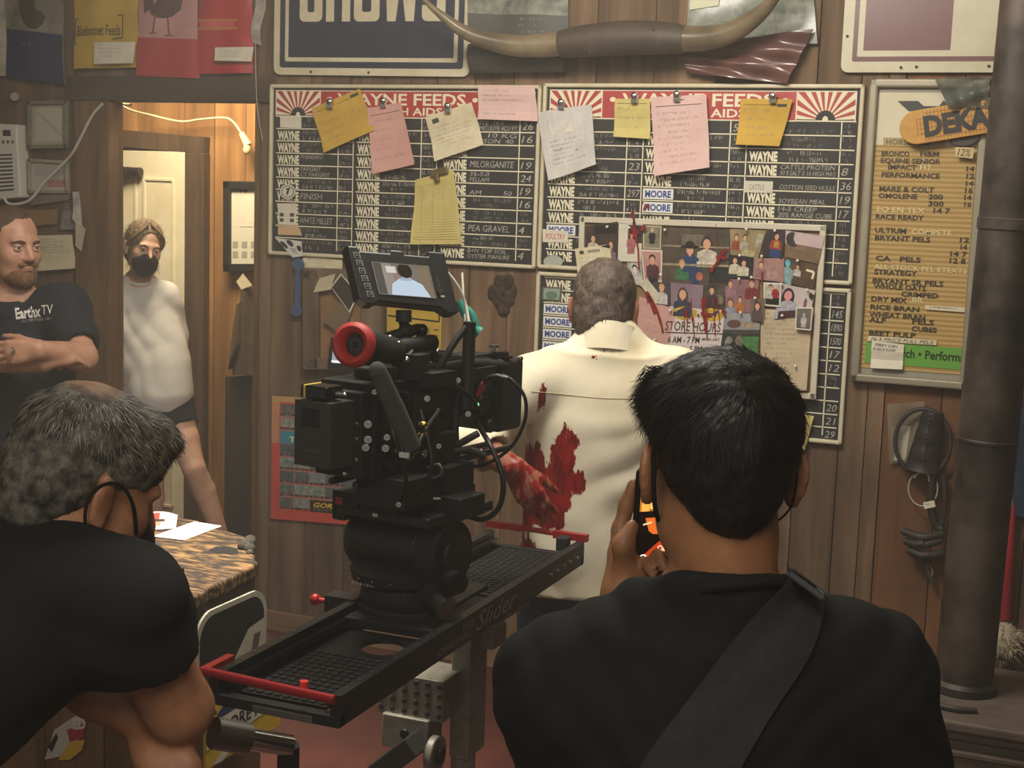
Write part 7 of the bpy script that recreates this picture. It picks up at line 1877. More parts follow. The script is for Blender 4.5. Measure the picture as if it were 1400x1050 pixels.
def actor():
    Fw0 = Vector((-.20, .98, 0)).normalized()
    A = frame(Fw0); R, Fw = Vector(A.col[0]), Vector(A.col[1])
    C7 = P(830, 462, 3.72)
    root = thing('person', 'man in a blood stained cream shirt studying the pin board with his back turned', 'person', (C7.x, C7.y, 0))
    zc = C7.z
    base = C7+Fw*.05; base.z = 0
    off = -R*.035
    LS, RS = P(724, 524, 3.74), base+R*.195+UP*(zc-.10)
    Le, Lw = P(648, 606, 3.66), P(703, 640, 3.585)
    Re, Rw = RS+UP*(-.27)+R*.06+Fw*.06, RS+UP*(-.30)-R*.06+Fw*.28
    h = .005
    Ah = A @ Matrix.Rotation(-.22, 3, 'X')
    c = P(826, 420, 3.79)
    S = Sdf(np.array(base)-[.55, .45, .0], np.array(base)+[.5, .65, zc+.3], h)
    tor = lambda e, z0: [(z0, -.02, .0, .165+e, .11+e), (zc-.55, -.02, .0, .165+e, .115+e), (zc-.42, -.02, 0, .162+e, .112+e), (zc-.22, -.005, 0, .178+e, .118+e), (zc-.12, 0, 0, .165+e, .10+e), (zc-.05, 0, 0, .11+e, .07+e)]
    S.loft(tor(0, zc-.68), base, A, .03)
    head(S, c, Ah, 1.02, neck_to=base-Fw*.02+UP*(zc-.04), nr=(.060, .066))
    for sh in (LS, RS): S.cap(base+UP*(zc-.03), sh, .055, .055, .05)
    S.chain([LS, Le, Lw], [.055, .043, .029], .03); S.chain([RS, Re, Rw], [.055, .043, .029], .03)
    hip = base+off+UP*(zc-.66)
    for sg in (-1, 1): S.chain([hip+R*sg*.09, base+off+R*sg*.10+UP*.48+Fw*.02, base+off+R*sg*.10+UP*.09], [.09, .06, .042], .03); S.cap(base+off+R*sg*.10+UP*.05, base+off+R*sg*.11+Fw*.15+UP*.035, .04, .034, .02)
    hand(S, Lw, P(734, 690, 3.585)-Lw, f0+r0*.25, 1, (.20, .15, .15, .2), thumb=(.8, .45, .2), s=.98)
    hand(S, Rw, UP*.6+Fw*.6, Fw, -1, (.3, .3, .3, .3))
    V, F = S.mesh()
    bm_ = mat('#8a5a44', .5, c2='#7a4a38', scale=20, name='weathered_skin')
    hw = P(722, 668, 3.585); dist = np.linalg.norm(V-np.array(hw), axis=1)
    soft('body', V, F, blood_cloth('#7a4a38', '#8a5a44', 'bloodied_skin'), root, {'blood': np.clip(1.05-dist/.16, -1, .62)})
    # blood smeared over the left hand, as a thin skin of its own
    T = Sdf(np.array(base)-[.60, .45, -.5], np.array(base)+[.55, .65, zc+.1], h)
    T.loft([(a, b_, d, rx, ry) for a, b_, d, rx, ry in tor(.030, zc-.72)], base, A, .03)
    for sh in (LS, RS): T.cap(base+UP*(zc-.045), sh, .064, .064, .06)
    T.cap(base+UP*(zc-.08), base+UP*(zc-.01)-Fw*.015, .09, .078, .05)
    LM_ = Le.lerp(Lw, .30)
    T.chain([LS, LS.lerp(Le, .55), Le], [.070, .066, .060], .04); T.chain([Le, LM_], [.066, .056], .03)
    T.cap(LM_+(Lw-Le).normalized()*.045, LM_+(Lw-Le).normalized()*.16, .055, .07, .0, True)
    T.chain([RS, Re, Rw-Fw*.05], [.070, .062, .045], .04)
    T.plane(base+off+UP*(zc-.685), -UP+R*.05, .01)
    T.cap(base+Fw*.02+UP*(zc+.05), base+Fw*.05+UP*(zc+.02), .062, .062, .012, True)
    V2, F2 = T.mesh()
    x, y = pixel(V2)
    V2 = folds(V2, F2, [((-R.x*.8, -R.y*.8, 1.25), 21, 1.0)], .013, 12, lambda V_: np.clip((zc-.16-V_[:, 2])/.25, .1, 1)*np.clip(.45+((V_-np.array(base))@np.array(R))*4, .15, 1), 7)
    V2 = folds(V2, F2, [((R.x*1.2, R.y*1.2, .9), 17, 1.0)], .008, 19, lambda V_: np.clip((zc-.35-V_[:, 2])/.2, .0, 1)*np.clip(.5-((V_-np.array(base))@np.array(R))*5, 0, 1), 7)
    att = stain(V2, [(768, 628, 20, 44, 18), (758, 668, 26, 34, 0), (728, 640, 20, 34, 0), (724, 706, 16, 20, 30), (752, 706, 20, 22, -30), (722, 748, 14, 12, 0), (786, 660, 16, 18, 20), (716, 720, 8, 18, 10), (775, 690, 10, 10, 0), (838, 474, 12, 3.0, -30), (741, 545, 5, 16, 10), (812, 488, 2.5, 2, 0), (787, 600, 1.5, 1.5, 0), (793, 583, 1.5, 1.5, 0), (786, 622, 5, 8, 20)], 14)
    soft('shirt', V2, F2, blood_cloth(), root, {'blood': att})
    CL = blood_cloth()
    b = MB(); n = 28; vs = []
    for j, (dr, dz) in enumerate(((.004, -.010), (.002, .018), (.001, .030), (.005, .030), (.014, .0), (.026, -.040))):
        for k in range(n):
            t = 2*math.pi*k/n
            g = 1 if abs(t-math.pi/2) > .2 else .9
            vs.append(base-Fw*.012+R*((.070+dr)*math.cos(t))+Fw*((.073+dr)*math.sin(t))+UP*(zc+dz-.030*math.sin(t)-.010))
    b.add(vs, [(j*n+k, j*n+(k+1) % n, (j+1)*n+(k+1) % n, (j+1)*n+k) for j in range(5) for k in range(n)], mat('#d9d0b8', .85, c2='#cabf9f', scale=10)); o = b.build('collar', root, smooth=70)
    b = MB(); bv = bvh_of(V2, F2); pts = []
    for k in range(21):
        q = base+R*(-.175+.35*k/20)-Fw*.5+UP*(zc-.135-.012*math.cos((k-10)/10*1.4)); hit = on_cloth(bv, q, Fw, .0005)
        if hit: pts.append(hit)
    if len(pts) > 3: b.tube(pts, .0009, mat('#b5a784', .9), 6, 1); b.build('yoke_seam', root)
    b = MB()
    J = Sdf(np.array(base)-[.32, .3, 0], np.array(base)+[.32, .35, zc-.5], .008)
    J.loft([(zc-.78, -.02, 0, .17, .12), (zc-.62, -.02, 0, .172, .122)], base, A, .02)
    for sg in (-1, 1): J.chain([hip+R*sg*.09+UP*(-.02), base+off+R*sg*.10+UP*.48+Fw*.02, base+off+R*sg*.10+UP*.10], [.10, .08, .07], .03)
    Vj, Fj = J.mesh(); soft('trousers', Vj, Fj, fabric('#39414c', '#2f3640'), root)
    b = MB()
    for sg in (-1, 1): b.sph(base+off+R*sg*.105+Fw*.06+UP*.045, (.052, .14, .052), mat('#2a221c', .6), 14, A)
    b.build('shoes', root, smooth=60)
    Hh = Sdf(np.array(c)-[.16]*3, np.array(c)+[.16]*3, .004)
    L = lambda x, y, z: c+Ah @ Vector((x*1.02, y*1.02, z*1.02))
    Hh.ell(L(0, -.012, .036), (.0835, .103, .093), .02, Ah); Hh.ell(L(0, -.040, -.030), (.075, .070, .070), .03, Ah); Hh.ell(L(0, -.045, -.075), (.060, .045, .045), .03, Ah)
    Hh.plane(L(0, .075, .03), Vector(Ah @ Vector((0, 1, -.5))))
    for x in (-1, 1): Hh.ell(L(x*.10, .025, -.045), (.030, .045, .045), .01, Ah, sub=True)
    Vh, Fh = Hh.mesh(); Nh = normals(Vh, Fh); Vh = Vh+Nh*(.003*wob(Vh, 22, 6, 3))[:, None]
    soft('hair', Vh, Fh, mat('#372c24', .7, c2='#5a4a3d', scale=32, bump=.5, bscale=200, detail=6), root)
    cr = np.array(L(0, -.05, .12))
    strands('hair_strands', Vh, Fh, root, lambda V_: V_[:, 2] > c.z-.10, lambda p: (p-cr)/np.linalg.norm(p-cr)-np.array([0, 0, .4]), 3500, .016, .0008, [mat('#2b221c', .7), mat('#4a3c31', .7), mat('#63554a', .7)], 4, .35, 2)
actor()

# ---------------------------------------------------------------- a standing-person builder for the two people at the doorway
def bearded_man():
    G = (-f0*math.cos(rad(12))+r0*math.sin(rad(12)))
    A = frame(G); R, Fw = Vector(A.col[0]), Vector(A.col[1])      # his right is screen left
    c = P(17, 336, 4.70)
    A_h = frame(-f0*math.cos(rad(50))+r0*math.sin(rad(50)), pitch=rad(2))
    root = thing('person', 'bearded man with folded arms in a dark navy lettered t-shirt by the doorway', 'person', (c.x, c.y, 0))
    zc = c.z-.185
    base = Vector((c.x, c.y, 0))-Fw*.02-r0*.015
    RS, LS = base+R*.205+UP*(zc-.075), base-R*.205+UP*(zc-.075)
    LS = P(88, 420, 4.74)
    Le, Lw = P(112, 488, 4.62), P(52, 478, 4.44)
    Re, Rw = P(-78, 492, 4.60), P(22, 496, 4.40)
    S = Sdf(np.array(base)-[.5, .55, 0], np.array(base)+[.5, .45, zc+.38], .0055)
    tor = lambda e, z0: [(z0, 0, 0, .175+e, .13+e), (zc-.45, 0, .01, .178+e, .14+e), (zc-.25, 0, .01, .185+e, .135+e), (zc-.12, 0, 0, .17+e, .11+e), (zc-.04, 0, 0, .11+e, .075+e)]
    S.loft(tor(0, zc-.70), base, A, .03)
    head(S, c, A_h, 1.04, neck_to=base-Fw*.01+UP*(zc-.03), nr=(.058, .064), chin=1.2)
    for sh in (LS, RS): S.cap(base+UP*(zc-.02), sh, .055, .058, .05)
    S.chain([LS, Le], [.058, .047], .03); S.chain([Le, Lw], [.050, .029], .015)
    S.chain([RS, Re], [.058, .047], .03); S.chain([Re, P(60, 494, 4.50)], [.048, .036], .015)
    hand(S, Lw, P(8, 482, 4.43)-Lw, f0*.9-UP*.1, -1, (.22, .25, .28, .34), thumb=(.8, .45, .3), s=1.0, spread=.10)
    hand(S, P(66, 495, 4.50), P(95, 492, 4.55)-P(66, 495, 4.50), -UP, 1, (.3, .3, .3, .3), s=.9)
    hip = base+UP*(zc-.66)
    for sg in (-1, 1): S.chain([hip+R*sg*.095, base+R*sg*.11+UP*.50+Fw*.02, base+R*sg*.12+UP*.09], [.095, .062, .042], .03); S.cap(base+R*sg*.12+UP*.05, base+R*sg*.13+Fw*.15+UP*.035, .04, .034, .02)
    V, F = S.mesh(); soft('body', V, F, SKIN, root)
    T = Sdf(np.array(base)-[.5, .45, -.5], np.array(base)+[.5, .45, zc+.1], .0055)
    T.loft(tor(.026, zc-.68), base, A, .03)
    for sh in (LS, RS): T.cap(base+UP*(zc-.022), sh, .068, .073, .06)
    T.cap(base+UP*(zc-.08), base+UP*(zc+.010), .10, .074, .05)
    for sh, el in ((LS, Le), (RS, Re)):
        T.chain([sh, sh.lerp(el, .62)], [.073, .076], .05); q = (el-sh).normalized(); T.cap(sh.lerp(el, .62)+q*.05, sh.lerp(el, .62)+q*.3, .06, .12, 0, True)
    T.scoop(base+UP*(zc+.05)+Fw*.02, .095, base+UP*(zc+.026), UP+Fw*.32)
    V2, F2 = T.mesh(); V2 = folds(V2, F2, [((R.x, R.y, 1.2), 30, .8), ((-R.x, -R.y, 1.0), 34, .7)], .009, 32, None, 7)
    NAVYT = fabric('#181a22', '#1d2029'); soft('t_shirt', V2, F2, NAVYT, root)
    bv = bvh_of(V2, F2)
    b = MB(); wt = mat('#cfccc4', .7)
    class Prj:
        """lettering laid on the chest"""
        def __init__(s, c4, D): s.c = [Vector((x, y, 0)) for x, y in c4]; s.D = D; s.q = [P(x, y, D) for x, y in c4]
        def __call__(s, u, v, l=0):
            a, b_, c_, d = s.c; p = (a*(1-u)+b_*u)*(1-v)+(d*(1-u)+c_*u)*v
            hit = bv.ray_cast(CAM, ray(p.x, p.y).normalized())
            return hit[0]-ray(p.x, p.y).normalized()*(.002+l) if hit[0] is not None else P(p.x, p.y, s.D)
        def w(s): return (s.q[1]-s.q[0]).length
        def h(s): return (s.q[3]-s.q[0]).length
    pr = Prj([(20, 421), (72, 416), (72, 432), (22, 437)], 4.5)
    b.text(pr, 'Earthx', .0, 0, .68, .93, wt, bold=.035, res=1); b.text(pr, 'TV', .70, 0, 1.0, .80, wt, bold=0, res=1)
    pr = Prj([(29, 437), (72, 432), (72, 438), (30, 442)], 4.5); b.scrib(pr, .0, .1, 1, .8, mat('#8d8c88', .7), 5, .0016)
    b.build('chest_lettering', root)
    b = MB(); pts = [base+Fw*.004+R*.074*math.cos(t)+Fw*.076*math.sin(t)+UP*(zc+.024-.026*math.sin(t)) for t in [2*math.pi*k/24 for k in range(25)]]; b.tube(pts, .006, NAVYT, 8, 2); b.build('collar', root, smooth=60)
    J = Sdf(np.array(base)-[.32, .3, 0], np.array(base)+[.32, .35, zc-.5], .008)
    J.loft([(zc-.78, 0, 0, .18, .13), (zc-.6, 0, 0, .178, .135)], base, A, .02)
    for sg in (-1, 1): J.chain([hip+R*sg*.095, base+R*sg*.11+UP*.50+Fw*.02, base+R*sg*.12+UP*.10], [.105, .082, .07], .03)
    Vj, Fj = J.mesh(); soft('jeans', Vj, Fj, fabric('#232b3a', '#1c2330'), root)
    b = MB()
    for sg in (-1, 1): b.sph(base+R*sg*.125+Fw*.06+UP*.045, (.052, .14, .052), mat('#2a221c', .6), 14, A)
    b.build('shoes', root, smooth=60)
    L = lambda x, y, z: c+A_h @ Vector((x*1.04, y*1.04, z*1.04))
    Hh = Sdf(np.array(c)-[.15]*3, np.array(c)+[.16]*3, .004)
    Hh.ell(L(0, -.020, .046), (.081, .100, .083), .02, A_h); Hh.ell(L(0, -.045, -.015), (.078, .070, .065), .03, A_h)
    Hh.plane(L(0, .052, .070), Vector(A_h @ Vector((0, 1, -.55))), .01)
    for x in (-1, 1): Hh.ell(L(x*.10, .03, -.04), (.035, .055, .055), .01, A_h, sub=True)
    Vh, Fh = Hh.mesh(); Vh = Vh+normals(Vh, Fh)*(.002*wob(Vh, 26, 6, 3))[:, None]
    soft('hair', Vh, Fh, mat('#3a2818', .7, c2='#4d3622', scale=40, bump=.4, bscale=200), root)
    Bd = Sdf(np.array(c)-[.15]*3, np.array(c)+[.16]*3, .0035)
    Bd.ell(L(0, .040, -.086), (.056, .060, .048), .02, A_h); Bd.ell(L(0, .070, -.100), (.034, .028, .028), .02, A_h)
    for x in (-1, 1): Bd.ell(L(x*.056, .012, -.055), (.015, .03, .045), .02, A_h)
    Bd.cap(L(-.024, .0925, -.0525), L(.024, .0925, -.0525), .0085, .0085, .006); Bd.ell(L(0, .095, -.066), (.020, .026, .0085), .004, A_h, sub=True)
    Bd.plane(L(0, 0, -.0435), Vector(A_h @ Vector((0, 0, 1))), .003)
    Vb, Fb = Bd.mesh(); Vb = Vb+normals(Vb, Fb)*(.0015*wob(Vb, 60, 8, 2))[:, None]
    soft('beard', Vb, Fb, mat('#5a3d28', .8, c2='#7a563a', scale=60, bump=.5, bscale=300), root)
    b = MB(); lp = mat('#8f6050', .55)
    b.sph(L(0, .0925, -.0640), (.017, .009, .0038), lp, 14, A_h); b.sph(L(0, .0925, -.0695), (.015, .0095, .0048), lp, 14, A_h); b.build('lips', root, smooth=60)
    eyes(root, c, A_h, 1.04, '#3d4a52', (.1, 0, -.02)); brows(root, c, A_h, 1.04, mat('#4d3622', .8))
    b = MB(); p, q = P(18, 480, 4.395), P(13, 481, 4.395); b.lathe([(.0100, -.003), (.0112, -.003), (.0112, .003), (.0100, .003), (.0100, -.003)], p, mat('#cfcbc0', .2, 1), (q-p).normalized(), 20); b.build('ring', root, smooth=40)
bearded_man()

def masked_woman():
    YW = .42
    D0 = (W(200, 400, -YW)-CAM).dot(_f)
    G = (-f0*math.cos(rad(14))+r0*math.sin(rad(14)))
    A = frame(G); R, Fw = Vector(A.col[0]), Vector(A.col[1])
    A_h = frame(-f0*math.cos(rad(32))+r0*math.sin(rad(32)), roll=rad(-9), pitch=rad(9))
    c = P(197, 338, D0-.06)
    C7 = P(191, 382, D0+.02)
    root = thing('person', 'blond woman in a white sweatshirt, dark shorts and black mask standing in the doorway', 'person', (C7.x, C7.y, 0))
    zc = C7.z
    base = Vector((C7.x, C7.y, 0))-Fw*.0
    hx = P(215, 555, D0); off = Vector((hx.x-base.x, hx.y-base.y, 0))
    RS, LS = P(162, 408, D0), P(226, 405, D0+.03)
    Re, Rw = P(150, 466, D0+.02), P(166, 505, D0-.10)
    Le, Lw = P(238, 462, D0+.10), P(239, 515, D0+.06)
    S = Sdf(np.array(base)-[.45, .45, 0], np.array(base)+[.55, .45, zc+.36], .0055)
    Z = lambda t: off*t
    ox = lambda t: (off.dot(R)*t, off.dot(Fw)*t)
    tor = lambda e, z0, zt=-.04: [(z0, *ox(1), .155+e, .115+e), (zc-.48, *ox(.9), .155+e, .11+e), (zc-.36, *ox(.6), .128+e, .095+e), (zc-.22, *ox(.35), .150+e, .11+e), (zc-.10, *ox(.1), .135+e, .09+e), (zc+zt, 0, 0, .085+e, .065+e)]
    S.loft(tor(0, zc-.64), base, A, .03)
    head(S, c, A_h, .96, neck_to=base+UP*(zc-.02), nr=(.045, .050))
    for sh in (LS, RS): S.cap(base+UP*(zc-.02), sh, .040, .045, .05)
    S.chain([RS, Re, Rw], [.045, .036, .024], .03); S.chain([LS, Le, Lw], [.045, .036, .024], .03)
    hand(S, Rw, P(180, 524, D0-.13)-Rw, f0, 1, (.4, .4, .4, .4), s=.85); hand(S, Lw, UP*-1, -R, -1, (.4, .4, .4, .4), s=.85)
    hipL, hipR = P(236, 560, D0), P(196, 560, D0)
    kL, aL = P(265, 640, D0-.05), P(306, 745, D0+.05)
    kR, aR = P(208, 650, D0-.08), P(205, 752, D0+.06)
    for q in ((hipL, kL, aL), (hipR, kR, aR)):
        cf = q[1].lerp(q[2], .3)+f0*.02
        S.chain([q[0], q[0].lerp(q[1], .5), q[1], cf, q[2], Vector((q[2].x, q[2].y, .07))], [.088, .072, .052, .053, .034, .032], .03); S.cap((q[2].x, q[2].y, .05), Vector((q[2].x, q[2].y, .03))+Fw*.14, .034, .028, .02)
    V, F = S.mesh(); soft('body', V, F, SKINW, root)
    T = Sdf(np.array(base)-[.45, .45, -.4], np.array(base)+[.55, .45, zc+.1], .0055)
    T.loft([(zc-.60, *ox(1.0), .140, .125), (zc-.52, *ox(1.0), .165, .15), (zc-.36, *ox(.75), .172, .14), (zc-.22, *ox(.4), .168, .13), (zc-.10, *ox(.1), .165, .11), (zc-.04, 0, 0, .105, .085)], base, A, .03)
    for sh in (LS, RS): T.cap(base+UP*(zc-.03), sh, .052, .060, .06)
    T.cap(base+UP*(zc-.06), base+UP*(zc-.005), .085, .062, .04)
    T.chain([RS, Re, Rw+(Rw-Re).normalized()*-.02], [.062, .066, .046], .03); T.chain([LS, Le, Lw+(Lw-Le).normalized()*-.02], [.062, .066, .046], .03)
    T.cap(base+Fw*.055+UP*(zc+.03), base+Fw*.06+UP*(zc+.0), .050, .045, .012, True); T.plane(base+UP*(zc+.016), UP, .006)
    T.plane(base+off+UP*(zc-.585), -UP, .02)
    V2, F2 = T.mesh(); V2 = folds(V2, F2, [((R.x, R.y, 1.0), 24, .8), ((-R.x*1.3, -R.y*1.3, .7), 26, .8)], .007, 42, None, 6)
    SWT = fabric('#c9c6bf', '#bebab2', 8); soft('sweatshirt', V2, F2, SWT, root)
    b = MB(); b.tube([base+Fw*.004+R*.060*math.cos(t)+Fw*.064*math.sin(t)+UP*(zc+.010-.030*math.sin(t)) for t in [2*math.pi*k/24 for k in range(25)]], .008, SWT, 8, 2); b.build('collar', root, smooth=60)
    J = Sdf(np.array(base)-[.4, .3, 0], np.array(base)+[.5, .35, zc-.4], .006)
    J.loft([(zc-.68, *ox(1), .150, .115), (zc-.52, *ox(1), .163, .125)], base, A, .02)
    for a, k in ((hipL, kL), (hipR, kR)): J.chain([a, a.lerp(k, .22)], [.098, .094], .03); J.cap(a.lerp(k, .22)+(k-a).normalized()*.05, a.lerp(k, .9), .09, .11, 0, True)
    Vj, Fj = J.mesh(); soft('shorts', Vj, Fj, fabric('#191a1d', '#202125'), root)
    b = MB()
    for q in (aL, aR): b.sph(Vector((q.x, q.y, .045))+Fw*.05, (.045, .13, .05), mat('#c2beb4', .6), 14, A)
    b.build('shoes', root, smooth=60)
    s = .96; L = lambda x, y, z: c+A_h @ Vector((x*s, y*s, z*s))
    Hh = Sdf(np.array(c)-[.2]*3, np.array(c)+[.18]*3, .004)
    Hh.ell(L(0, -.020, .040), (.083, .102, .088), .02, A_h); Hh.ell(L(0, -.050, -.02), (.076, .07, .08), .03, A_h); Hh.ell(L(0, -.118, .0), (.040, .036, .042), .015, A_h)
    Hh.ell(L(0, .100, .008), (.052, .062, .080), .012, A_h, sub=True)
    for x in (-1, 1): Hh.ell(L(x*.095, .045, -.045), (.03, .045, .055), .012, A_h, sub=True)
    Hh.ell(L(0, .05, -.10), (.10, .07, .06), .01, A_h, sub=True)
    Vh, Fh = Hh.mesh(); Vh = Vh+normals(Vh, Fh)*(.003*wob(Vh, 30, 6, 3))[:, None]
    HB = mat('#4a3a28', .6, c2='#7c6444', scale=22, bump=.6, bscale=120, stretch=(1, 1, .5)); soft('hair', Vh, Fh, HB, root)
    bun = np.array(L(0, -.11, .01))
    strands('hair_strands', Vh, Fh, root, lambda V_: V_[:, 2] > c.z-.12, lambda p: (bun-p)/(np.linalg.norm(bun-p)+1e-6), 2200, .045, .0009, [mat('#5a4630', .6), mat('#86704e', .6), mat('#3c2e20', .6)], 5, .12, 3)
    b = MB(); rg = random.Random(11); HBL = [HB, HB, mat('#6d5638', .55)]
    for k in range(60):
        x = -1 if k % 5 < 3 else 1; t = rg.random()
        a0 = L(.012+x*.006, .058-.09*t, .118+.010*math.sin(math.pi*t)); a1 = L(x*(.052+.012*t), .060-.08*t+rg.uniform(-.004, .004), .078); a2 = L(x*.080, .036-.06*t, .030+rg.uniform(-.006, .006)); a3 = L(x*.084, -.012-.05*t, -.012)
        b.tube([a0, a1, a2, a3], [.003, .0052, .0055, .003], rg.choice(HBL), 6, 4)
    b.build('swept_fringe', root, smooth=60)
    b = MB(); rg = random.Random(2)
    for k in range(46):
        x = rg.choice((-1, -1, 1)); p = L(x*.075, rg.uniform(-.02, .03), rg.uniform(-.03, .02)); q = p+(-r0 if x < 0 else r0*.2)*rg.uniform(.005, .03); b.tube([p, q-UP*.03, q-UP*rg.uniform(.06, .11)+r0*rg.uniform(-.02, .02)], [.0016, .0014, .0005], rg.choice((HB, mat('#a5865c', .5))), 4, 3)
    b.build('loose_locks', root)
    K = Sdf(np.array(c)-[.15]*3, np.array(c)+[.16]*3, .0035)
    K.ell(L(0, .050, -.062), (.061, .063, .056), .01, A_h); K.ell(L(0, .098, -.045), (.020, .026, .030), .03, A_h); K.ell(L(0, .075, -.098), (.034, .03, .026), .03, A_h)
    K.plane(L(0, .10, -.014), Vector(A_h @ Vector((0, -.2, 1))), .004); K.plane(L(0, .022, 0), Vector(A_h @ Vector((0, -1, 0))), .004)
    Vk, Fk = K.mesh(); mk = soft('face_mask', Vk, Fk, fabric('#121214', '#18181b'), root)
    b = MB()
    for x in (-1, 1):
        b.tube([L(x*.058, .030, -.028), L(x*.080, .005, .015), L(x*.086, -.015, .01), L(x*.082, -.015, -.035), L(x*.056, .028, -.085)], .0016, fabric('#121214'), 6, 5)
    b.build('ear_loops', mk, smooth=60)
    eyes(root, c, A_h, s, '#3a3226', (.15, 0, -.05), SKINW); brows(root, c, A_h, s, mat('#5a4430', .8), .003)
masked_woman()

# ---------------------------------------------------------------- the bent man at the left
def bent_man():
    yaw_ = rad(48)
    G = f0*math.cos(yaw_)+r0*math.sin(yaw_)
    A_h = frame(G, pitch=rad(24), roll=rad(4))
    c = P(116, 660, 1.96)
    A = frame(G); R, Fw = Vector(A.col[0]), Vector(A.col[1])
    root = thing('person', 'grey haired man in a black t-shirt and mask, bending over beside the bench', 'person', (P(-20, 1000, 1.8).x, P(-20, 1000, 1.8).y, 0))
    L = lambda x, y, z: c+A_h @ Vector((x*1.05, y*1.05, z*1.05))
    C7 = P(44, 742, 1.95)
    spine = (C7-P(-140, 1040, 1.64)).normalized()
    A_t = Matrix((R, R.cross(spine).normalized()*-1, spine)).transposed()
    if Vector(A_t.col[1]).dot(Fw) < 0: A_t = Matrix((R, R.cross(spine).normalized(), spine)).transposed()
    Rt, Ft, St = (Vector(A_t.col[i]) for i in range(3))
    o = C7+Ft*.05
    RS, LS = P(176, 838, 1.88), o-Rt*.19-St*.08
    Re, Rw = P(244, 968, 1.95), P(225, 945, 2.19)
    Le, Lw = P(134, 938, 1.97), P(203, 992, 1.97)
    lo = np.minimum(np.array(o), np.array(Re))-[.75, .6, 0]; lo[2] = 0; hi = np.maximum(np.array(o), np.array(Re))+[.45, .45, 0]; hi[2] = c.z+.22
    S = Sdf(lo, hi, .0055)
    tor = lambda e, z0=-.62: [(z0, 0, 0, .170+e, .125+e), (-.45, 0, -.01, .168+e, .11+e), (-.22, 0, -.015, .180+e, .105+e), (-.10, 0, -.01, .165+e, .09+e), (-.03, 0, 0, .11+e, .075+e)]
    S.loft(tor(0), o, A_t, .03)
    head(S, c, A_h, 1.05, neck_to=o-Ft*.01-St*.02, nr=(.060, .066))
    for sh in (LS, RS): S.cap(o-St*.03, sh, .055, .058, .05)
    S.chain([RS, Re], [.056, .046], .03); S.chain([Re, Rw], [.046, .030], .015)
    LSm = LS-St*.02
    S.chain([LS, Le], [.058, .043], .03); S.chain([Le, Lw], [.043, .028], .02)
    hand(S, Lw, P(240, 1065, 1.94)-Lw, f0-r0*.3, -1, (.2, .2, .25, .3), thumb=(.9, .3, .2), s=1.02)
    hand(S, Rw, P(215, 935, 2.4)-Rw, UP*-1, -1, (.5, .5, .5, .5), s=1.0)
    hipc = o+St*(-.62)
    for sg in (-1, 1):
        hp = hipc+R*sg*.10; kn = Vector((hp.x+Fw.x*.10, hp.y+Fw.y*.10, .50)); an = Vector((hp.x-Fw.x*.02, hp.y-Fw.y*.02, .09))
        S.chain([hp, kn, an], [.095, .065, .045], .03); S.cap(an-UP*.04, an+Fw*.15-UP*.055, .04, .034, .02)
    V, F = S.mesh(); soft('body', V, F, SKIN3, root)
    lo2 = lo.copy(); lo2[2] = .5
    T = Sdf(lo2, hi-[0, 0, .1], .0055)
    T.loft(tor(.028, -.66), o, A_t, .03)
    for sh in (LS, RS): T.cap(o-St*.045, sh, .064, .070, .06)
    T.cap(o-St*.07, o-Ft*.015-St*.010, .095, .074, .05)
    for sh, el, t in ((RS, Re, .42), (LS, Le, .5)):
        q = (el-sh).normalized(); T.chain([sh, sh.lerp(el, t)], [.064, .062], .05); T.cap(sh.lerp(el, t)+q*.055, sh.lerp(el, t)+q*.35, .075, .13, 0, True)
    T.scoop(o+St*.02, .11, o-St*.004, St+Ft*.40)
    V2, F2 = T.mesh(); V2 = folds(V2, F2, [((R.x, R.y, 1.2), 30, .8), ((-R.x*.6, -R.y*.6, 1.3), 26, .8)], .009, 52, None, 6)
    TS = fabric('#121312', '#171817'); soft('t_shirt', V2, F2, TS, root)
    b = MB(); b.tube([o-Ft*.018+Rt*.074*math.cos(t)+Ft*.076*math.sin(t)+St*(-.006-.030*math.sin(t)) for t in [2*math.pi*k/24 for k in range(25)]], .0075, TS, 8, 2); b.build('collar', root, smooth=60)
    J = Sdf(np.array(hipc)-[.35, .35, 0], np.array(hipc)+[.4, .4, .15], .009); J = Sdf([hipc.x-.4, hipc.y-.4, 0], [hipc.x+.45, hipc.y+.45, hipc.z+.16], .009)
    J.loft([(-.70, 0, 0, .17, .12), (-.56, 0, 0, .178, .132)], o, A_t, .02)
    for sg in (-1, 1):
        hp = hipc+R*sg*.10; kn = Vector((hp.x+Fw.x*.10, hp.y+Fw.y*.10, .50)); an = Vector((hp.x-Fw.x*.02, hp.y-Fw.y*.02, .10)); J.chain([hp, kn, an], [.108, .085, .07], .03)
    Vj, Fj = J.mesh(); soft('trousers', Vj, Fj, fabric('#2a2c30'), root)
    b = MB()
    for sg in (-1, 1): hp = hipc+R*sg*.10; b.sph(Vector((hp.x, hp.y, .045))+Fw*.05, (.052, .14, .052), mat('#1d1b1a', .6), 14, A)
    b.build('shoes', root, smooth=60)
    Hh = Sdf(np.array(c)-[.18]*3, np.array(c)+[.18]*3, .004)
    Hh.ell(L(0, -.012, .046), (.0835, .111, .088), .02, A_h); Hh.ell(L(0, -.050, -.012), (.072, .066, .060), .025, A_h); Hh.ell(L(0, -.060, -.055), (.050, .040, .036), .025, A_h); Hh.ell(L(0, .060, .090), (.048, .048, .026), .03, A_h)
    Hh.plane(L(0, .092, .045), Vector(A_h @ Vector((0, 1, -.75))), .01)
    for x in (-1, 1): Hh.ell(L(x*.106, .030, -.045), (.038, .052, .058), .01, A_h, sub=True); Hh.ell(L(x*.09, -.03, -.105), (.03, .06, .05), .01, A_h, sub=True)
    Hh.ell(L(0, .11, -.05), (.10, .075, .085), .01, A_h, sub=True)
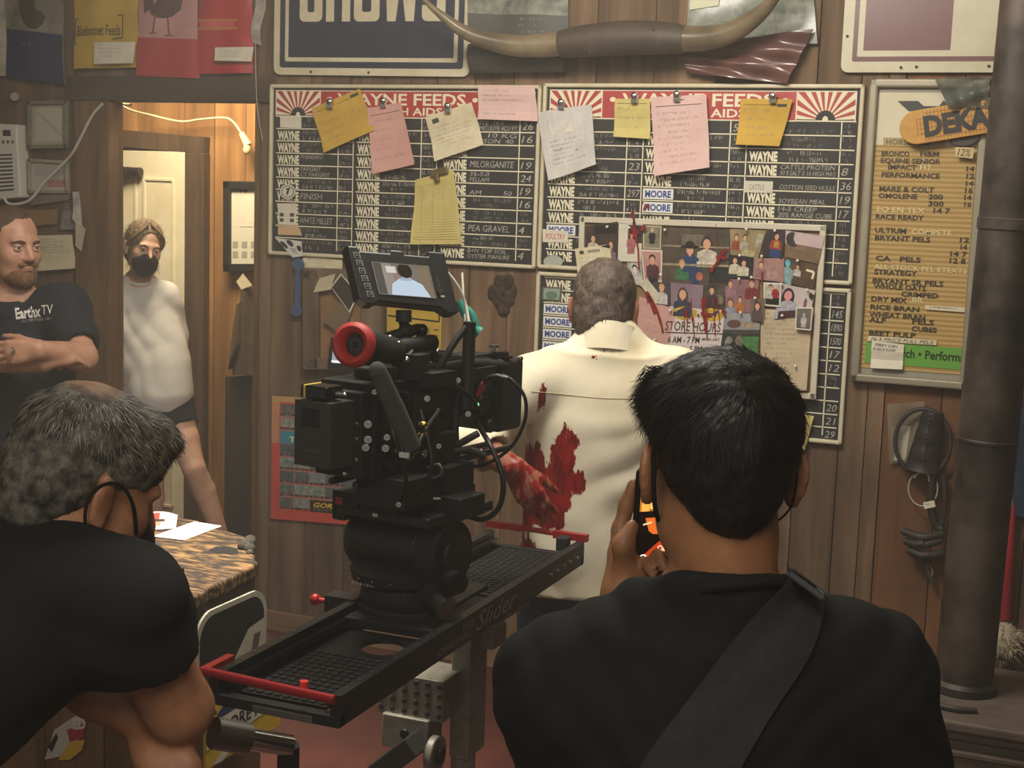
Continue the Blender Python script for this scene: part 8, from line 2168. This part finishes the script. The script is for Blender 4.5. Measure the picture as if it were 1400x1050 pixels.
    Vh, Fh = Hh.mesh(); Vh = Vh+normals(Vh, Fh)*(.0035*wob(Vh, 18, 6, 3))[:, None]
    q = (Vh-np.array(c))@np.array(A_h); q = q/1.05
    bald = np.clip(1.15-np.sqrt(((q[:, 0]-.0)/.040)**2+((q[:, 1]+.045)/.040)**2+((q[:, 2]-.118)/.035)**2), 0, 1)
    m = bpy.data.materials.new('thinning_grey_hair'); m.use_nodes = True; nt = m.node_tree; bs = nt.nodes['Principled BSDF']; bs.inputs['Roughness'].default_value = .75
    tc = nt.nodes.new('ShaderNodeTexCoord'); nz = nt.nodes.new('ShaderNodeTexNoise'); nz.inputs['Scale'].default_value = 60; nz.inputs['Detail'].default_value = 6; nt.links.new(tc.outputs['Object'], nz.inputs['Vector'])
    rp = nt.nodes.new('ShaderNodeValToRGB'); rp.color_ramp.elements[0].position = .38; rp.color_ramp.elements[1].position = .68; rp.color_ramp.elements[0].color = lin('#2a2621'); rp.color_ramp.elements[1].color = lin('#6f695c'); nt.links.new(nz.outputs['Fac'], rp.inputs[0])
    at = nt.nodes.new('ShaderNodeAttribute'); at.attribute_name = 'bald'; mx = nt.nodes.new('ShaderNodeMix'); mx.data_type = 'RGBA'; nt.links.new(at.outputs['Fac'], mx.inputs[0]); nt.links.new(rp.outputs[0], mx.inputs[6]); mx.inputs[7].default_value = lin('#a87650'); nt.links.new(mx.outputs[2], bs.inputs['Base Color'])
    soft('hair', Vh, Fh, m, root, {'bald': bald*.8})
    Ai = np.array(A_h); cc = np.array(c); crown = cc+Ai@np.array([0, -.06, .12])
    fl = lambda p: (lambda d: d+.5*Ai[:, 1]*(((p-cc)@Ai)[1] > .0)-.2*Ai[:, 2])((p-crown)/(np.linalg.norm(p-crown)+1e-6))
    GH = [mat('#2b2620', .6), mat('#3d372f', .6), mat('#6b645a', .55), mat('#8f887c', .5)]
    qz = lambda V_: ((V_-cc)@Ai)
    ok = lambda V_: (qz(V_)[:, 2] > -.085) & (((qz(V_)[:, 0]/.045)**2+((qz(V_)[:, 1]+.047)/.045)**2 > 1) | (qz(V_)[:, 2] < .09))
    strands('hair_strands', Vh, Fh, root, lambda V_: ok(V_) & (qz(V_)[:, 2] > .055), fl, 4500, .017, .0007, GH[1:], 6, .30, 3)
    strands('hair_stubble', Vh, Fh, root, lambda V_: ok(V_) & (qz(V_)[:, 2] <= .055), fl, 5200, .007, .0006, GH[:3], 7, .35, 2)
    b = MB(); MK = fabric('#0f0f10')
    b.sph(L(0, .075, -.062), (.062, .055, .056), MK, 18, A_h)
    for x in (-1, 1):
        b.tube([L(x*.066, .062, -.035), L(x*.082, .030, .002), L(x*.0885, -.004, .020), L(x*.090, -.030, .004), L(x*.088, -.028, -.030), L(x*.080, .005, -.068), L(x*.062, .052, -.090)], [.003, .0026, .0024, .0024, .0024, .003, .005], MK, 8, 6)
    b.build('face_mask', root, smooth=60)
bent_man()
